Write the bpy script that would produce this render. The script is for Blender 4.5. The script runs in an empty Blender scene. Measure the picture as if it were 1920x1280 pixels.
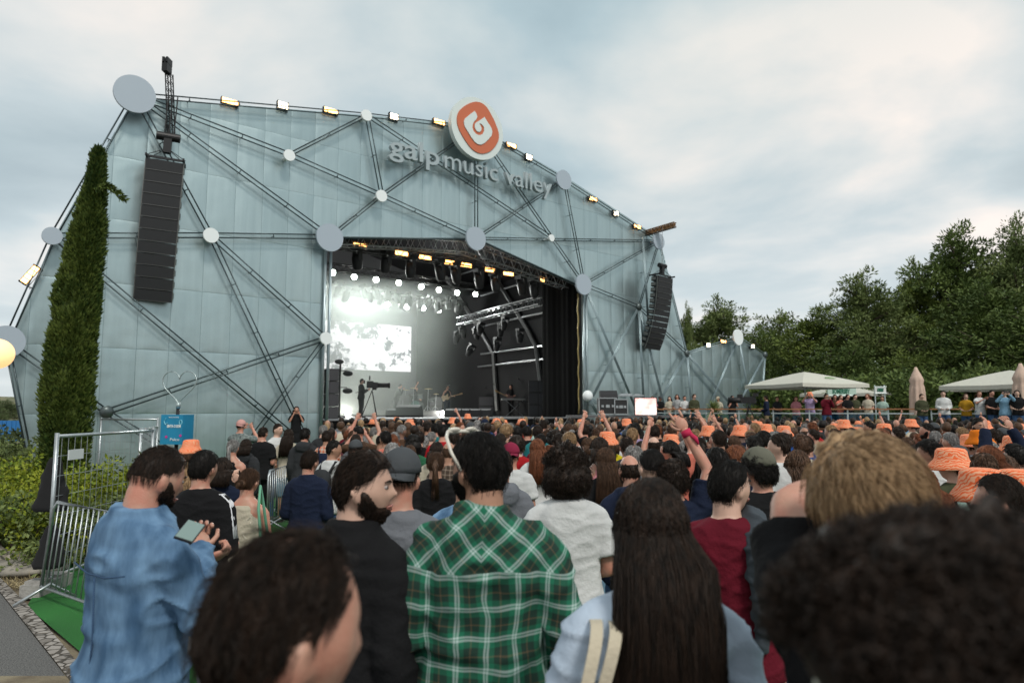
import bpy, bmesh, math, random
from mathutils import Vector, Matrix, noise as MN
from math import sin, cos, pi, radians as R
random.seed(7)
sc = bpy.context.scene
COL = sc.collection
# ------------------------------------------------------------ camera
H = 1.95
PITCH = math.atan(0.1)
cd = bpy.data.cameras.new('camera'); cam = bpy.data.objects.new('camera', cd); COL.objects.link(cam)
cam.location = (0, 0, H); cam.rotation_euler = (pi/2 + PITCH, 0, 0)
cd.sensor_width = 36; cd.lens = 24; cd.clip_start = 0.05; cd.clip_end = 1500
cd.dof.use_dof = True; cd.dof.focus_distance = 6.0; cd.dof.aperture_fstop = 2.8
sc.camera = cam
# ------------------------------------------------------------ exposure
sc.view_settings.view_transform = 'Standard'; sc.view_settings.look = 'None'
sc.view_settings.exposure = 0.5; sc.view_settings.gamma = 1.0; sc.view_settings.use_curve_mapping = False
try:
    sc.cycles.volume_step_rate = 3.0; sc.cycles.volume_max_steps = 48; sc.cycles.max_bounces = 6
    sc.cycles.volume_bounces = 0; sc.cycles.transparent_max_bounces = 12
    sc.cycles.sample_clamp_indirect = 4.0
except Exception: pass
# ------------------------------------------------------------ sky
SUN_EL, SUN_AZ = R(48), R(150)
w = bpy.data.worlds.new("World"); sc.world = w; w.use_nodes = True
nt = w.node_tree; nt.nodes.clear()
def N(nt, t, **k):
    n = nt.nodes.new(t)
    for a, b in k.items():
        if a == 'i':
            for s, v in b.items(): n.inputs[s].default_value = v
        else: setattr(n, a, b)
    return n
L = lambda nt, a, b: nt.links.new(a, b)
def ramp(nt, fac, stops, interp='LINEAR'):
    r = N(nt, 'ShaderNodeValToRGB'); r.color_ramp.interpolation = interp
    e = r.color_ramp.elements
    while len(e) < len(stops): e.new(0.5)
    for el, (p, c) in zip(e, stops): el.position = p; el.color = (*c, 1)
    L(nt, fac, r.inputs[0]); return r
tc = N(nt, 'ShaderNodeTexCoord')
sky = N(nt, 'ShaderNodeTexSky', sky_type='NISHITA', sun_disc=False, sun_elevation=SUN_EL, sun_rotation=SUN_AZ)
bg1 = N(nt, 'ShaderNodeBackground', i={'Strength': 0.08}); L(nt, sky.outputs[0], bg1.inputs[0])
# cloud layer: project the view direction on a flat cloud deck so that clouds flatten toward the horizon
sx = N(nt, 'ShaderNodeSeparateXYZ'); L(nt, tc.outputs['Generated'], sx.inputs[0])
az = N(nt, 'ShaderNodeMath', operation='ADD', i={1: 0.16}); L(nt, sx.outputs[2], az.inputs[0])
mx = N(nt, 'ShaderNodeMath', operation='MAXIMUM', i={1: 0.05}); L(nt, az.outputs[0], mx.inputs[0])
dx = N(nt, 'ShaderNodeMath', operation='DIVIDE'); L(nt, sx.outputs[0], dx.inputs[0]); L(nt, mx.outputs[0], dx.inputs[1])
dy = N(nt, 'ShaderNodeMath', operation='DIVIDE'); L(nt, sx.outputs[1], dy.inputs[0]); L(nt, mx.outputs[0], dy.inputs[1])
cx = N(nt, 'ShaderNodeCombineXYZ', i={2: 3.3}); L(nt, dx.outputs[0], cx.inputs[0]); L(nt, dy.outputs[0], cx.inputs[1])
n1 = N(nt, 'ShaderNodeTexNoise', i={'Scale': 1.15, 'Detail': 7.0, 'Roughness': 0.5, 'Distortion': 0.25}); L(nt, cx.outputs[0], n1.inputs['Vector'])
n2 = N(nt, 'ShaderNodeTexNoise', i={'Scale': 0.55, 'Detail': 3.0, 'Roughness': 0.45}); L(nt, cx.outputs[0], n2.inputs['Vector'])
r1 = ramp(nt, n1.outputs[0], [(0.34, (0.34, 0.41, 0.44)), (0.46, (0.43, 0.50, 0.525)), (0.56, (0.57, 0.595, 0.59)), (0.67, (0.76, 0.70, 0.65))])
r2 = ramp(nt, n2.outputs[0], [(0.38, (0.80, 0.87, 0.89)), (0.60, (1.06, 1.02, 1.0))])
mm = N(nt, 'ShaderNodeMix', data_type='RGBA', blend_type='MULTIPLY', i={0: 1.0}); L(nt, r1.outputs[0], mm.inputs[6]); L(nt, r2.outputs[0], mm.inputs[7])
# paler air just above the horizon
rz = ramp(nt, sx.outputs[2], [(0.0, (1, 1, 1)), (0.30, (0, 0, 0))])
hz = N(nt, 'ShaderNodeMix', data_type='RGBA', blend_type='MIX'); hf = N(nt, 'ShaderNodeMath', operation='MULTIPLY', i={1: 0.5})
L(nt, rz.outputs[0], hf.inputs[0]); L(nt, hf.outputs[0], hz.inputs[0]); L(nt, mm.outputs[2], hz.inputs[6]); hz.inputs[7].default_value = (0.66, 0.68, 0.69, 1)
bg2 = N(nt, 'ShaderNodeBackground', i={'Strength': 1.0}); L(nt, hz.outputs[2], bg2.inputs[0])
ms = N(nt, 'ShaderNodeMixShader', i={0: 0.93}); L(nt, bg1.outputs[0], ms.inputs[1]); L(nt, bg2.outputs[0], ms.inputs[2])
wo = N(nt, 'ShaderNodeOutputWorld'); L(nt, ms.outputs[0], wo.inputs[0])
w.cycles.sampling_method = 'MANUAL'; w.cycles.sample_map_resolution = 256
# ------------------------------------------------------------ sun
sd = bpy.data.lights.new('sun', 'SUN'); sd.energy = 1.5; sd.angle = R(12); sd.color = (1, 0.95, 0.88)
sun = bpy.data.objects.new('sun', sd); COL.objects.link(sun)
sv = Vector((sin(SUN_AZ)*cos(SUN_EL), cos(SUN_AZ)*cos(SUN_EL), sin(SUN_EL)))
sun.rotation_euler = sv.to_track_quat('Z', 'Y').to_euler(); sun.location = (20, -30, 40)

# ------------------------------------------------------------ helpers
def gz(y):
    t = min(1, max(0, (y-3)/2.5)); return -0.12*t*t*(3-2*t)
def ray(px, py):
    u = (px-960)/1280; v = (640-py)/1280
    return Vector((u, cos(PITCH) - v*sin(PITCH), sin(PITCH) + v*cos(PITCH)))
def at(px, py, Y):
    r = ray(px, py); return Vector((r.x*Y/r.y, Y, H + r.z*Y/r.y))
def proj(p):
    x, y, z = p.x, p.y, p.z-H
    d = y*cos(PITCH)+z*sin(PITCH); v = -y*sin(PITCH)+z*cos(PITCH)
    return 960+1280*x/d, 640-1280*v/d, d
def gnd(px, py, z=-0.12):
    r = ray(px, py); t = (z-H)/r.z; return Vector((r.x*t, r.y*t, z))

class MB:
    def __init__(s): s.v = []; s.f = []; s.m = []
    def add(s, vs, fs, m=0):
        o = len(s.v); s.v += [tuple(a) for a in vs]; s.f += [tuple(o+i for i in f) for f in fs]; s.m += [m]*len(fs); return s
    def box(s, c, d, M=None, m=0):
        c = Vector(c); vs = []
        for x in (-.5, .5):
            for y in (-.5, .5):
                for z in (-.5, .5):
                    p = Vector((x*d[0], y*d[1], z*d[2])); vs.append(c + (M @ p if M else p))
        return s.add(vs, [(0,1,3,2),(4,6,7,5),(0,4,5,1),(2,3,7,6),(0,2,6,4),(1,5,7,3)], m)
    def loft(s, rings, m=0, caps=True):
        n = len(rings[0]); vs = [p for r in rings for p in r]; fs = []
        for k in range(len(rings)-1):
            for i in range(n):
                j = (i+1) % n; fs.append((k*n+i, k*n+j, (k+1)*n+j, (k+1)*n+i))
        if caps: fs.append(tuple(range(n-1, -1, -1))); fs.append(tuple((len(rings)-1)*n+i for i in range(n)))
        return s.add(vs, fs, m)
    def tube(s, pts, rad, n=8, m=0):
        pts = [Vector(p) for p in pts]
        if not isinstance(rad, (list, tuple)): rad = [rad]*len(pts)
        rings = []; up = None
        for i, p in enumerate(pts):
            t = (pts[min(i+1, len(pts)-1)] - pts[max(i-1, 0)])
            if t.length < 1e-9: t = Vector((0, 0, 1))
            t.normalize()
            if up is None: up = Vector((0, 0, 1)) if abs(t.z) < .9 else Vector((1, 0, 0))
            a = t.cross(up)
            if a.length < 1e-6: a = t.orthogonal()
            a.normalize(); b = t.cross(a).normalized(); up = -b if False else up
            rings.append([p + (a*cos(2*pi*k/n) + b*sin(2*pi*k/n))*rad[i] for k in range(n)])
        return s.loft(rings, m)
    def ell(s, c, r, M=None, nu=14, nv=10, m=0):
        c = Vector(c); rings = []
        for j in range(1, nv):
            th = pi*j/nv - pi/2
            ring = []
            for i in range(nu):
                ph = 2*pi*i/nu
                p = Vector((cos(th)*cos(ph)*r[0], cos(th)*sin(ph)*r[1], sin(th)*r[2]))
                ring.append(c + (M @ p if M else p))
            rings.append(ring)
        b = Vector((0, 0, -r[2])); t = Vector((0, 0, r[2]))
        o = [c + (M @ b if M else b), c + (M @ t if M else t)]
        vs = [p for q in rings for p in q] + o; K = len(rings); fs = []
        for k in range(K-1):
            for i in range(nu):
                j = (i+1) % nu; fs.append((k*nu+i, k*nu+j, (k+1)*nu+j, (k+1)*nu+i))
        for i in range(nu):
            j = (i+1) % nu; fs.append((K*nu, j, i)); fs.append((K*nu+1, (K-1)*nu+i, (K-1)*nu+j))
        return s.add(vs, fs, m)
    def cyl(s, a, b, r, n=16, m=0, r2=None):
        return s.tube([a, b], [r, r if r2 is None else r2], n, m)
    def lathe(s, prof, c=(0,0,0), n=24, m=0):
        c = Vector(c); rings = [[c+Vector((r*cos(2*pi*k/n), r*sin(2*pi*k/n), z)) for k in range(n)] for r, z in prof]
        return s.loft(rings, m, caps=True)
    def xf(s, M):
        s.v = [tuple(M @ Vector(p)) for p in s.v]; return s
    def mesh(s, name, smooth=True):
        me = bpy.data.meshes.new(name); me.from_pydata(s.v, [], s.f)
        if any(s.m): me.polygons.foreach_set('material_index', s.m)
        me.polygons.foreach_set('use_smooth', [smooth]*len(s.f)); me.update(); return me
    def build(s, name, mats, parent=None, smooth=False, loc=None, rot=None):
        return mk(name, s.mesh(name, smooth), mats, parent, loc, rot)
def mk(name, me, mats, parent=None, loc=None, rot=None):
    if not isinstance(mats, (list, tuple)): mats = [mats]
    o = bpy.data.objects.new(name, me)
    if not me.materials:
        for m_ in mats: me.materials.append(m_)
    else:
        for i, m_ in enumerate(mats):
            o.material_slots[i].link = 'OBJECT'; o.material_slots[i].material = m_
    COL.objects.link(o)
    if parent: o.parent = parent
    if loc is not None: o.location = loc
    if rot is not None: o.rotation_euler = rot
    return o
def tag(o, label=None, cat=None, group=None, kind=None):
    if label: o['label'] = label
    if cat: o['category'] = cat
    if group: o['group'] = group
    if kind: o['kind'] = kind
    return o
def empty(name, loc, rz=0):
    o = bpy.data.objects.new(name, None); COL.objects.link(o); o.location = loc; o.rotation_euler = (0, 0, rz); o.empty_display_size = .2; return o
CHILD = {}
def copy_tree(o, parent=None, top=True):
    c = o.copy(); COL.objects.link(c); c.parent = parent
    for ch in [q for q in bpy.data.objects if q.parent == o] if o.name not in CHILD else CHILD[o.name]:
        copy_tree(ch, c, False)
    return c

_mats = {}
def mat(name, col=(.5,.5,.5), rough=.7, metal=0, var=0, vscale=8, bump=0, bscale=40, emit=None, es=0, spec=None, objvar=0, trans=0, vary_to=None, coord='Object', stretch=None):
    if name in _mats: return _mats[name]
    m = bpy.data.materials.new(name); m.use_nodes = True; nt = m.node_tree
    b = nt.nodes['Principled BSDF']; b.inputs['Base Color'].default_value = (*col, 1); b.inputs['Roughness'].default_value = rough; b.inputs['Metallic'].default_value = metal
    if spec is not None: b.inputs['Specular IOR Level'].default_value = spec
    if var or bump or vary_to:
        t = N(nt, 'ShaderNodeTexCoord'); vec = t.outputs[coord]
        if stretch:
            mp = N(nt, 'ShaderNodeMapping'); mp.inputs['Scale'].default_value = stretch; L(nt, vec, mp.inputs[0]); vec = mp.outputs[0]
    if var or vary_to:
        n = N(nt, 'ShaderNodeTexNoise', i={'Scale': vscale, 'Detail': 4.0}); L(nt, vec, n.inputs['Vector'])
        c2 = vary_to or tuple(min(1, c*(1+var)) for c in col); c1 = col if vary_to else tuple(c*(1-var) for c in col)
        r = ramp(nt, n.outputs[0], [(.35, c1), (.65, c2)]); out = r.outputs[0]
    else: out = None
    if objvar:
        oi = N(nt, 'ShaderNodeObjectInfo'); hs = N(nt, 'ShaderNodeHueSaturation')
        mr = N(nt, 'ShaderNodeMapRange', i={3: 1-objvar, 4: 1+objvar}); L(nt, oi.outputs['Random'], mr.inputs[0]); L(nt, mr.outputs[0], hs.inputs['Value'])
        if out: L(nt, out, hs.inputs['Color'])
        else: hs.inputs['Color'].default_value = (*col, 1)
        out = hs.outputs[0]
    if out: L(nt, out, b.inputs['Base Color'])
    if bump:
        n = N(nt, 'ShaderNodeTexNoise', i={'Scale': bscale, 'Detail': 5.0}); L(nt, vec, n.inputs['Vector'])
        bp = N(nt, 'ShaderNodeBump', i={'Strength': bump, 'Distance': .02}); L(nt, n.outputs[0], bp.inputs['Height']); L(nt, bp.outputs[0], b.inputs['Normal'])
    if emit: b.inputs['Emission Color'].default_value = (*emit, 1); b.inputs['Emission Strength'].default_value = es
    if trans: b.inputs['Transmission Weight'].default_value = trans
    _mats[name] = m; return m
GALV = mat('galvanised_steel', (.42,.45,.46), .38, .8, var=.12, vscale=20)
BLACKM = mat('black_metal', (.012,.012,.013), .45, .3)
BLACKP = mat('black_plastic', (.014,.014,.015), .6)
GRILLE = mat('speaker_grille', (.017,.018,.02), .75, bump=.3, bscale=300)
WHITE = mat('white_paint', (.72,.75,.76), .45, var=.03)
ORANGE = mat('sign_orange', (.52,.13,.055), .5)
WARM = mat('warm_lamp', (1,.7,.4), .5, emit=(1,.46,.13), es=5)
WARM2 = mat('warm_white_lamp', (1,.9,.8), .5, emit=(1,.85,.6), es=4.0)
COOL = mat('stage_lamp_white', (1,1,1), .5, emit=(.93,1,.93), es=26)
TRUSS = mat('aluminium_truss', (.35,.36,.37), .4, .8)

# ============================================================ THE GROUND
def grid_sheet(name, x0, x1, y0, y1, nx, ny, zf, m, kind='structure'):
    b = MB(); vs = []; fs = []
    for j in range(ny+1):
        for i in range(nx+1):
            x = x0+(x1-x0)*i/nx; y = y0+(y1-y0)*j/ny; vs.append((x, y, zf(x, y)))
    for j in range(ny):
        for i in range(nx): a = j*(nx+1)+i; fs.append((a, a+1, a+nx+2, a+nx+1))
    b.add(vs, fs); return tag(b.build(name, m, smooth=True), kind=kind)
M_SOIL = mat('dry_soil', (.13,.10,.065), .95, vary_to=(.24,.20,.13), vscale=3, bump=.8, bscale=30)
grid_sheet('ground', -400, 400, -30, 770, 60, 240, lambda x, y: gz(y)-.03, M_SOIL)
def poly_sheet(name, pts, dz, m, step=.5, kind='structure'):
    bm = bmesh.new(); vs = [bm.verts.new((p[0], p[1], 0)) for p in pts]; bm.faces.new(vs)
    for k in range(1, 14):
        y = 1.0+.5*k
        g = bm.verts[:]+bm.edges[:]+bm.faces[:]
        bmesh.ops.bisect_plane(bm, geom=g, plane_co=(0, y, 0), plane_no=(0, 1, 0))
    for v in bm.verts: v.co.z = gz(v.co.y)+dz
    bmesh.ops.recalc_face_normals(bm, faces=bm.faces)
    me = bpy.data.meshes.new(name); bm.to_mesh(me); bm.free()
    if me.polygons and me.polygons[0].normal.z < 0: me.flip_normals()
    return tag(mk(name, me, m), kind=kind)
# artificial turf
def turf_mat():
    m = bpy.data.materials.new('artificial_turf'); m.use_nodes = True; nt = m.node_tree; b = nt.nodes['Principled BSDF']
    t = N(nt, 'ShaderNodeTexCoord'); n = N(nt, 'ShaderNodeTexNoise', i={'Scale': 130.0, 'Detail': 3.0}); L(nt, t.outputs['Object'], n.inputs['Vector'])
    n2 = N(nt, 'ShaderNodeTexNoise', i={'Scale': 1.3, 'Detail': 5.0}); L(nt, t.outputs['Object'], n2.inputs['Vector'])
    r = ramp(nt, n.outputs[0], [(.3, (.006,.075,.012)), (.7, (.03,.24,.035))]); r2 = ramp(nt, n2.outputs[0], [(.3, (.7,.75,.7)), (.7, (1.1,1.1,1.0))])
    x = N(nt, 'ShaderNodeMix', data_type='RGBA', blend_type='MULTIPLY', i={0: 1.0}); L(nt, r.outputs[0], x.inputs[6]); L(nt, r2.outputs[0], x.inputs[7]); L(nt, x.outputs[2], b.inputs['Base Color'])
    b.inputs['Roughness'].default_value = .9
    bp = N(nt, 'ShaderNodeBump', i={'Strength': .8, 'Distance': .02}); L(nt, n.outputs[0], bp.inputs['Height']); L(nt, bp.outputs[0], b.inputs['Normal']); return m
tp = [gnd(50,1138), gnd(160,1232), gnd(240,1330,-.1)]
poly_sheet('artificial_turf_ground', [tp[0][:2], tp[1][:2], tp[2][:2], (-.6,1.6), (3,1.2), (30,1.2), (30,60), (-16,60), (-10.5,22), (-8.6,14)], .012, turf_mat())
M_ASPH = mat('asphalt', (.055,.055,.055), .9, vary_to=(.19,.185,.175), vscale=90, bump=.8, bscale=90)
e0, e1 = gnd(0,1112), gnd(140,1290)
dd = (e1-e0); 
poly_sheet('asphalt_path', [(e0+dd*-6)[:2], (e0)[:2], e1[:2], (-1.35,3.0), (-.5,1.8), (2.9,.9), (30,.9), (30,-25), (-60,-25), (-60, (e0+dd*-6).y)], .008, M_ASPH)
def cobble_mat():
    m = bpy.data.materials.new('cobble_stone'); m.use_nodes = True; nt = m.node_tree; b = nt.nodes['Principled BSDF']
    t = N(nt, 'ShaderNodeTexCoord'); v = N(nt, 'ShaderNodeTexVoronoi', i={'Scale': 10.0, 'Randomness': .8}); L(nt, t.outputs['Object'], v.inputs['Vector'])
    v2 = N(nt, 'ShaderNodeTexVoronoi', feature='DISTANCE_TO_EDGE', i={'Scale': 10.0, 'Randomness': .8}); L(nt, t.outputs['Object'], v2.inputs['Vector'])
    r = ramp(nt, v.outputs['Color'], [(.2, (.18,.16,.14)), (.8, (.34,.31,.28))]); r2 = ramp(nt, v2.outputs['Distance'], [(.02, (.25,.22,.18)), (.09, (1,1,1))])
    x = N(nt, 'ShaderNodeMix', data_type='RGBA', blend_type='MULTIPLY', i={0: 1.0}); L(nt, r.outputs[0], x.inputs[6]); L(nt, r2.outputs[0], x.inputs[7]); L(nt, x.outputs[2], b.inputs['Base Color'])
    bp = N(nt, 'ShaderNodeBump', i={'Strength': 1.0, 'Distance': .03}); L(nt, r2.outputs[0], bp.inputs['Height']); L(nt, bp.outputs[0], b.inputs['Normal']); b.inputs['Roughness'].default_value = .85; return m
c0, c1 = gnd(0,1085), gnd(168,1275)
poly_sheet('cobble_edging', [(e0+dd*-6+(c0-e0))[:2], c0[:2], gnd(55,1140)[:2], gnd(118,1212)[:2], c1[:2], (-1.1,3.2), (-.3,1.95), (-.5,1.8), (-1.35,3.0), e1[:2], e0[:2], (e0+dd*-6)[:2]], .020, cobble_mat())
# far landscape
def hill_z(x, y): return -.2 + max(0, (y-60))*.035*(1+.5*MN.noise(Vector((x*.02, y*.02, 0)))) * (1 if x < -20 else max(0, 1-(x+20)/30))
M_HILL = mat('hill_scrub', (.05,.075,.03), .95, vary_to=(.22,.19,.10), vscale=.25, bump=.6, bscale=2)
grid_sheet('hill', -300, 20, 62, 330, 60, 50, hill_z, M_HILL)
# ============================================================ THE STAGE BUILDING (facade frame: x along the front, y into the stage, z up)
O = Vector((-1.48, 28.4, -.12)); PHI = math.atan2(.616, .788)
DX = Vector((cos(PHI), sin(PHI), 0)); DN = Vector((-sin(PHI), cos(PHI), 0))
def F(px, py, off=0):
    r = ray(px, py); C0 = Vector((0, 0, H)); t = ((O-C0).dot(DN)+off)/r.dot(DN); p = C0+r*t-O
    return Vector((p.dot(DX), off, p.z))
def FY(px, py, s0):      # point on the side wall plane s = s0
    r = ray(px, py); C0 = Vector((0, 0, H)); t = ((O-C0).dot(DX)+s0)/r.dot(DX); p = C0+r*t-O
    return Vector((s0, p.dot(DN), p.z))
def toW(v): return O + DX*v.x + DN*v.y + Vector((0, 0, v.z))
def panel_mat():
    m = bpy.data.materials.new('galvanised_panels'); m.use_nodes = True; nt = m.node_tree; b = nt.nodes['Principled BSDF']
    t = N(nt, 'ShaderNodeTexCoord'); s = N(nt, 'ShaderNodeSeparateXYZ'); L(nt, t.outputs['Object'], s.inputs[0])
    c = N(nt, 'ShaderNodeCombineXYZ'); L(nt, s.outputs[0], c.inputs[0]); L(nt, s.outputs[2], c.inputs[1])
    br = N(nt, 'ShaderNodeTexBrick', offset=0.0, squash=1.0, i={'Scale': 1.0, 'Mortar Size': .009, 'Mortar Smooth': .3, 'Brick Width': .9, 'Row Height': 1.95, 'Color1': (.385,.48,.49,1), 'Color2': (.445,.54,.545,1), 'Mortar': (.25,.33,.34,1)})
    L(nt, c.outputs[0], br.inputs['Vector'])
    mp = N(nt, 'ShaderNodeMapping'); mp.inputs['Scale'].default_value = (5, 5, .35); L(nt, t.outputs['Object'], mp.inputs[0])
    n = N(nt, 'ShaderNodeTexNoise', i={'Scale': 1.0, 'Detail': 6.0, 'Roughness': .6}); L(nt, mp.outputs[0], n.inputs['Vector'])
    r = ramp(nt, n.outputs[0], [(.3, (.91,.92,.93)), (.7, (1.05,1.04,1.04))])
    n3 = N(nt, 'ShaderNodeTexNoise', i={'Scale': 26.0, 'Detail': 4.0, 'Roughness': .7}); L(nt, t.outputs['Object'], n3.inputs['Vector'])
    r3 = ramp(nt, n3.outputs[0], [(.30, (.85,.87,.87)), (.46, (1,1,1))])
    x = N(nt, 'ShaderNodeMix', data_type='RGBA', blend_type='MULTIPLY', i={0: 1.0}); L(nt, br.outputs['Color'], x.inputs[6]); L(nt, r.outputs[0], x.inputs[7])
    x2 = N(nt, 'ShaderNodeMix', data_type='RGBA', blend_type='MULTIPLY', i={0: 1.0}); L(nt, x.outputs[2], x2.inputs[6]); L(nt, r3.outputs[0], x2.inputs[7])
    L(nt, x2.outputs[2], b.inputs['Base Color'])
    b.inputs['Metallic'].default_value = .8; b.inputs['Roughness'].default_value = .36
    # pillowed sheets: height rises toward the middle of each sheet
    mh = []
    for sock, wd in ((s.outputs[0], .9), (s.outputs[2], 1.95)):
        a = N(nt, 'ShaderNodeMath', operation='MULTIPLY', i={1: pi/wd}); L(nt, sock, a.inputs[0])
        q = N(nt, 'ShaderNodeMath', operation='SINE'); L(nt, a.outputs[0], q.inputs[0])
        q2 = N(nt, 'ShaderNodeMath', operation='ABSOLUTE'); L(nt, q.outputs[0], q2.inputs[0]); q3 = N(nt, 'ShaderNodeMath', operation='POWER', i={1: .45}); L(nt, q2.outputs[0], q3.inputs[0]); mh.append(q3)
    pr = N(nt, 'ShaderNodeMath', operation='MULTIPLY'); L(nt, mh[0].outputs[0], pr.inputs[0]); L(nt, mh[1].outputs[0], pr.inputs[1])
    n2 = N(nt, 'ShaderNodeTexNoise', i={'Scale': .9, 'Detail': 2.0}); L(nt, t.outputs['Object'], n2.inputs['Vector'])
    ad = N(nt, 'ShaderNodeMath', operation='MULTIPLY_ADD', i={1: 1.5}); L(nt, n2.outputs[0], ad.inputs[0]); L(nt, pr.outputs[0], ad.inputs[2])
    bp = N(nt, 'ShaderNodeBump', i={'Strength': .35, 'Distance': .06}); L(nt, ad.outputs[0], bp.inputs['Height']); L(nt, bp.outputs[0], b.inputs['Normal']); return m
M_PANEL = panel_mat()
PIPE = mat('painted_pipe', (.05,.07,.075), .35, .6)
PIPEL = mat('pale_pipe', (.26,.33,.35), .4, .6)
DISC = mat('pale_disc', (.36,.42,.48), .5)
DISCW = mat('white_disc', (.78,.82,.82), .5)
M_BLACKC = mat('black_drape', (.005,.005,.005), .95, bump=.5, bscale=3, spec=.1)
stage = tag(empty('concert_stage', O, PHI), 'large faceted stage building clad in galvanised sheets with a pipe network and round discs', 'stage building')
nodes = dict(A=(253,178), B=(543,290), C=(688,216), D=(716,366), E=(395,441), FF=(619,444), G=(893,447), HH=(1058,337), I=(1035,446), J=(1095,533), K=(1236,452), LL=(611,634),
             M=(100,442), NN=(12,640), OO=(1198,575), P=(1288,662), Q=(1385,632), RR=(1435,665), S=(1102,742), T=(200,772), U=(893,240))
def ground_at(px, py):  # F clipped to the ground
    v = F(px, py); return v
out = [F(253,182), F(688,216), F(893,236), F(1058,330), F(1236,446), F(1288,660)]
wing = [F(1385,636), F(1435,665)]
g = lambda s: Vector((s, 0, 0))
lt, mt, rt = F(614,446), F(893,449), F(1093,540)
leftfoot = F(58,870); 
outline = out + wing + [g(F(1430,760).x)] + [g(rt.x), rt, mt, lt, g(lt.x)] + [g(leftfoot.x+.1), F(12,650), F(100,446)]
from mathutils.geometry import tessellate_polygon
def plate(b, pts, y0, y1, m=0):
    tri = tessellate_polygon([[Vector((p.x, p.z, 0)) for p in pts]]); n = len(pts)
    vs = [Vector((p.x, y0, p.z)) for p in pts]+[Vector((p.x, y1, p.z)) for p in pts]
    fs = [t for t in tri]+[tuple(n+i for i in reversed(t)) for t in tri]+[(i, (i+1) % n, n+(i+1) % n, n+i) for i in range(n)]
    b.add(vs, fs, m)
def fixn(o):
    bm = bmesh.new(); bm.from_mesh(o.data); bmesh.ops.recalc_face_normals(bm, faces=bm.faces); bm.to_mesh(o.data); bm.free()
b = MB(); plate(b, outline, 0, .12); fw = b.build('facade_wall', M_PANEL, stage); fixn(fw)
# roof and outer side walls behind the facade
DEPTH = 19
prof = [Vector((-13.4,0,0)), Vector((-12.6,0,6.2)), Vector((-10.6,0,11.0)), Vector((out[2].x,0,out[2].z-.35)), Vector((out[4].x-.5,0,out[4].z-.4)), Vector((out[5].x-1.0,0,2.8)), Vector((out[5].x-.6,0,0))]
b = MB()
for i in range(len(prof)-1):
    p, q = prof[i], prof[i+1]; t = (q-p).normalized(); nn = Vector((t.z, 0, -t.x))*.12
    vs = []
    for yy in (.14, DEPTH):
        vs += [Vector((p.x, yy, p.z)), Vector((q.x, yy, q.z)), Vector((q.x, yy, q.z))+nn, Vector((p.x, yy, p.z))+nn]
    b.add(vs, [(0,1,2,3),(7,6,5,4),(0,4,5,1),(1,5,6,2),(2,6,7,3),(3,7,4,0)])
o = b.build('roof', mat('dark_roof_membrane', (.02,.02,.022), .8), stage); fixn(o)
b = MB(); plate(b, prof, DEPTH-.1, DEPTH+.1); o = b.build('back_wall', mat('back_cloth', (.20,.20,.21), .9), stage); fixn(o)
# stage floor and front skirt
b = MB(); b.box((lt.x/2+rt.x/2, 10.0, 1.0), (rt.x-lt.x+8, 19.4, 1.42)); o = b.build('stage_floor', mat('stage_deck', (.10,.10,.105), .45), stage); 
b = MB(); b.box(((lt.x+rt.x)/2, .20, .82), (rt.x-lt.x-.02, .1, 1.7))
b.build('stage_skirt', M_BLACKC, stage)
b = MB(); b.box(((lt.x+rt.x)/2, .16, 1.72), (rt.x-lt.x-.02, .12, .05)); b.build('deck_edge', TRUSS, stage)
# black side drape inside on the right, folded
b = MB(); n = 90; vs = []; fs = []
for i in range(n+1):
    u = i/n; y = .2+u*2.35; x = rt.x-.15-.25*u+.010*sin(u*44)+.02*sin(u*13+1)
    zt = rt.z+.25+u*1.3
    vs += [Vector((x, y, 1.7)), Vector((x+.01*sin(u*40), y, 3.5)), Vector((x, y, zt))]
for i in range(n):
    a = i*3; fs += [(a, a+3, a+4, a+1), (a+1, a+4, a+5, a+2)]
b.add(vs, fs); b.build('side_drape', M_BLACKC, stage, smooth=True)
# header: black fabric above the opening inside + lattice truss following the edge
def lattice(b, p, q, hgt, dep, nseg, r=.03, up=Vector((0,0,1)), side=None):
    p, q = Vector(p), Vector(q); t = (q-p); side = side or Vector((0, 1, 0))
    cor = [up*a*hgt/2+side*c*dep/2 for a in (-1, 1) for c in (-1, 1)]
    for k in cor: b.tube([p+k, q+k], r, 6)
    for i in range(nseg):
        a, c = p+t*(i/nseg), p+t*((i+1)/nseg); mid = (a+c)/2
        for sg in (-1, 1):
            k = side*sg*dep/2
            b.tube([a+k-up*hgt/2, mid+k+up*hgt/2, c+k-up*hgt/2], r*.6, 4)
            k = up*sg*hgt/2
            b.tube([a+k-side*dep/2, mid+k+side*dep/2, c+k-side*dep/2], r*.6, 4)
b = MB()
hl = lt+Vector((0,1.0,-.05)); hm = mt+Vector((0,1.0,-.28)); hr = rt+Vector((0,1.0,0.02))
lattice(b, hl+Vector((0,0,.3)), hm+Vector((0,0,.18)), .55, .5, 12); lattice(b, hm+Vector((0,0,.18)), hr+Vector((0,0,.3)), .55, .5, 12)
b.build('header_truss', TRUSS, stage)
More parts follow.
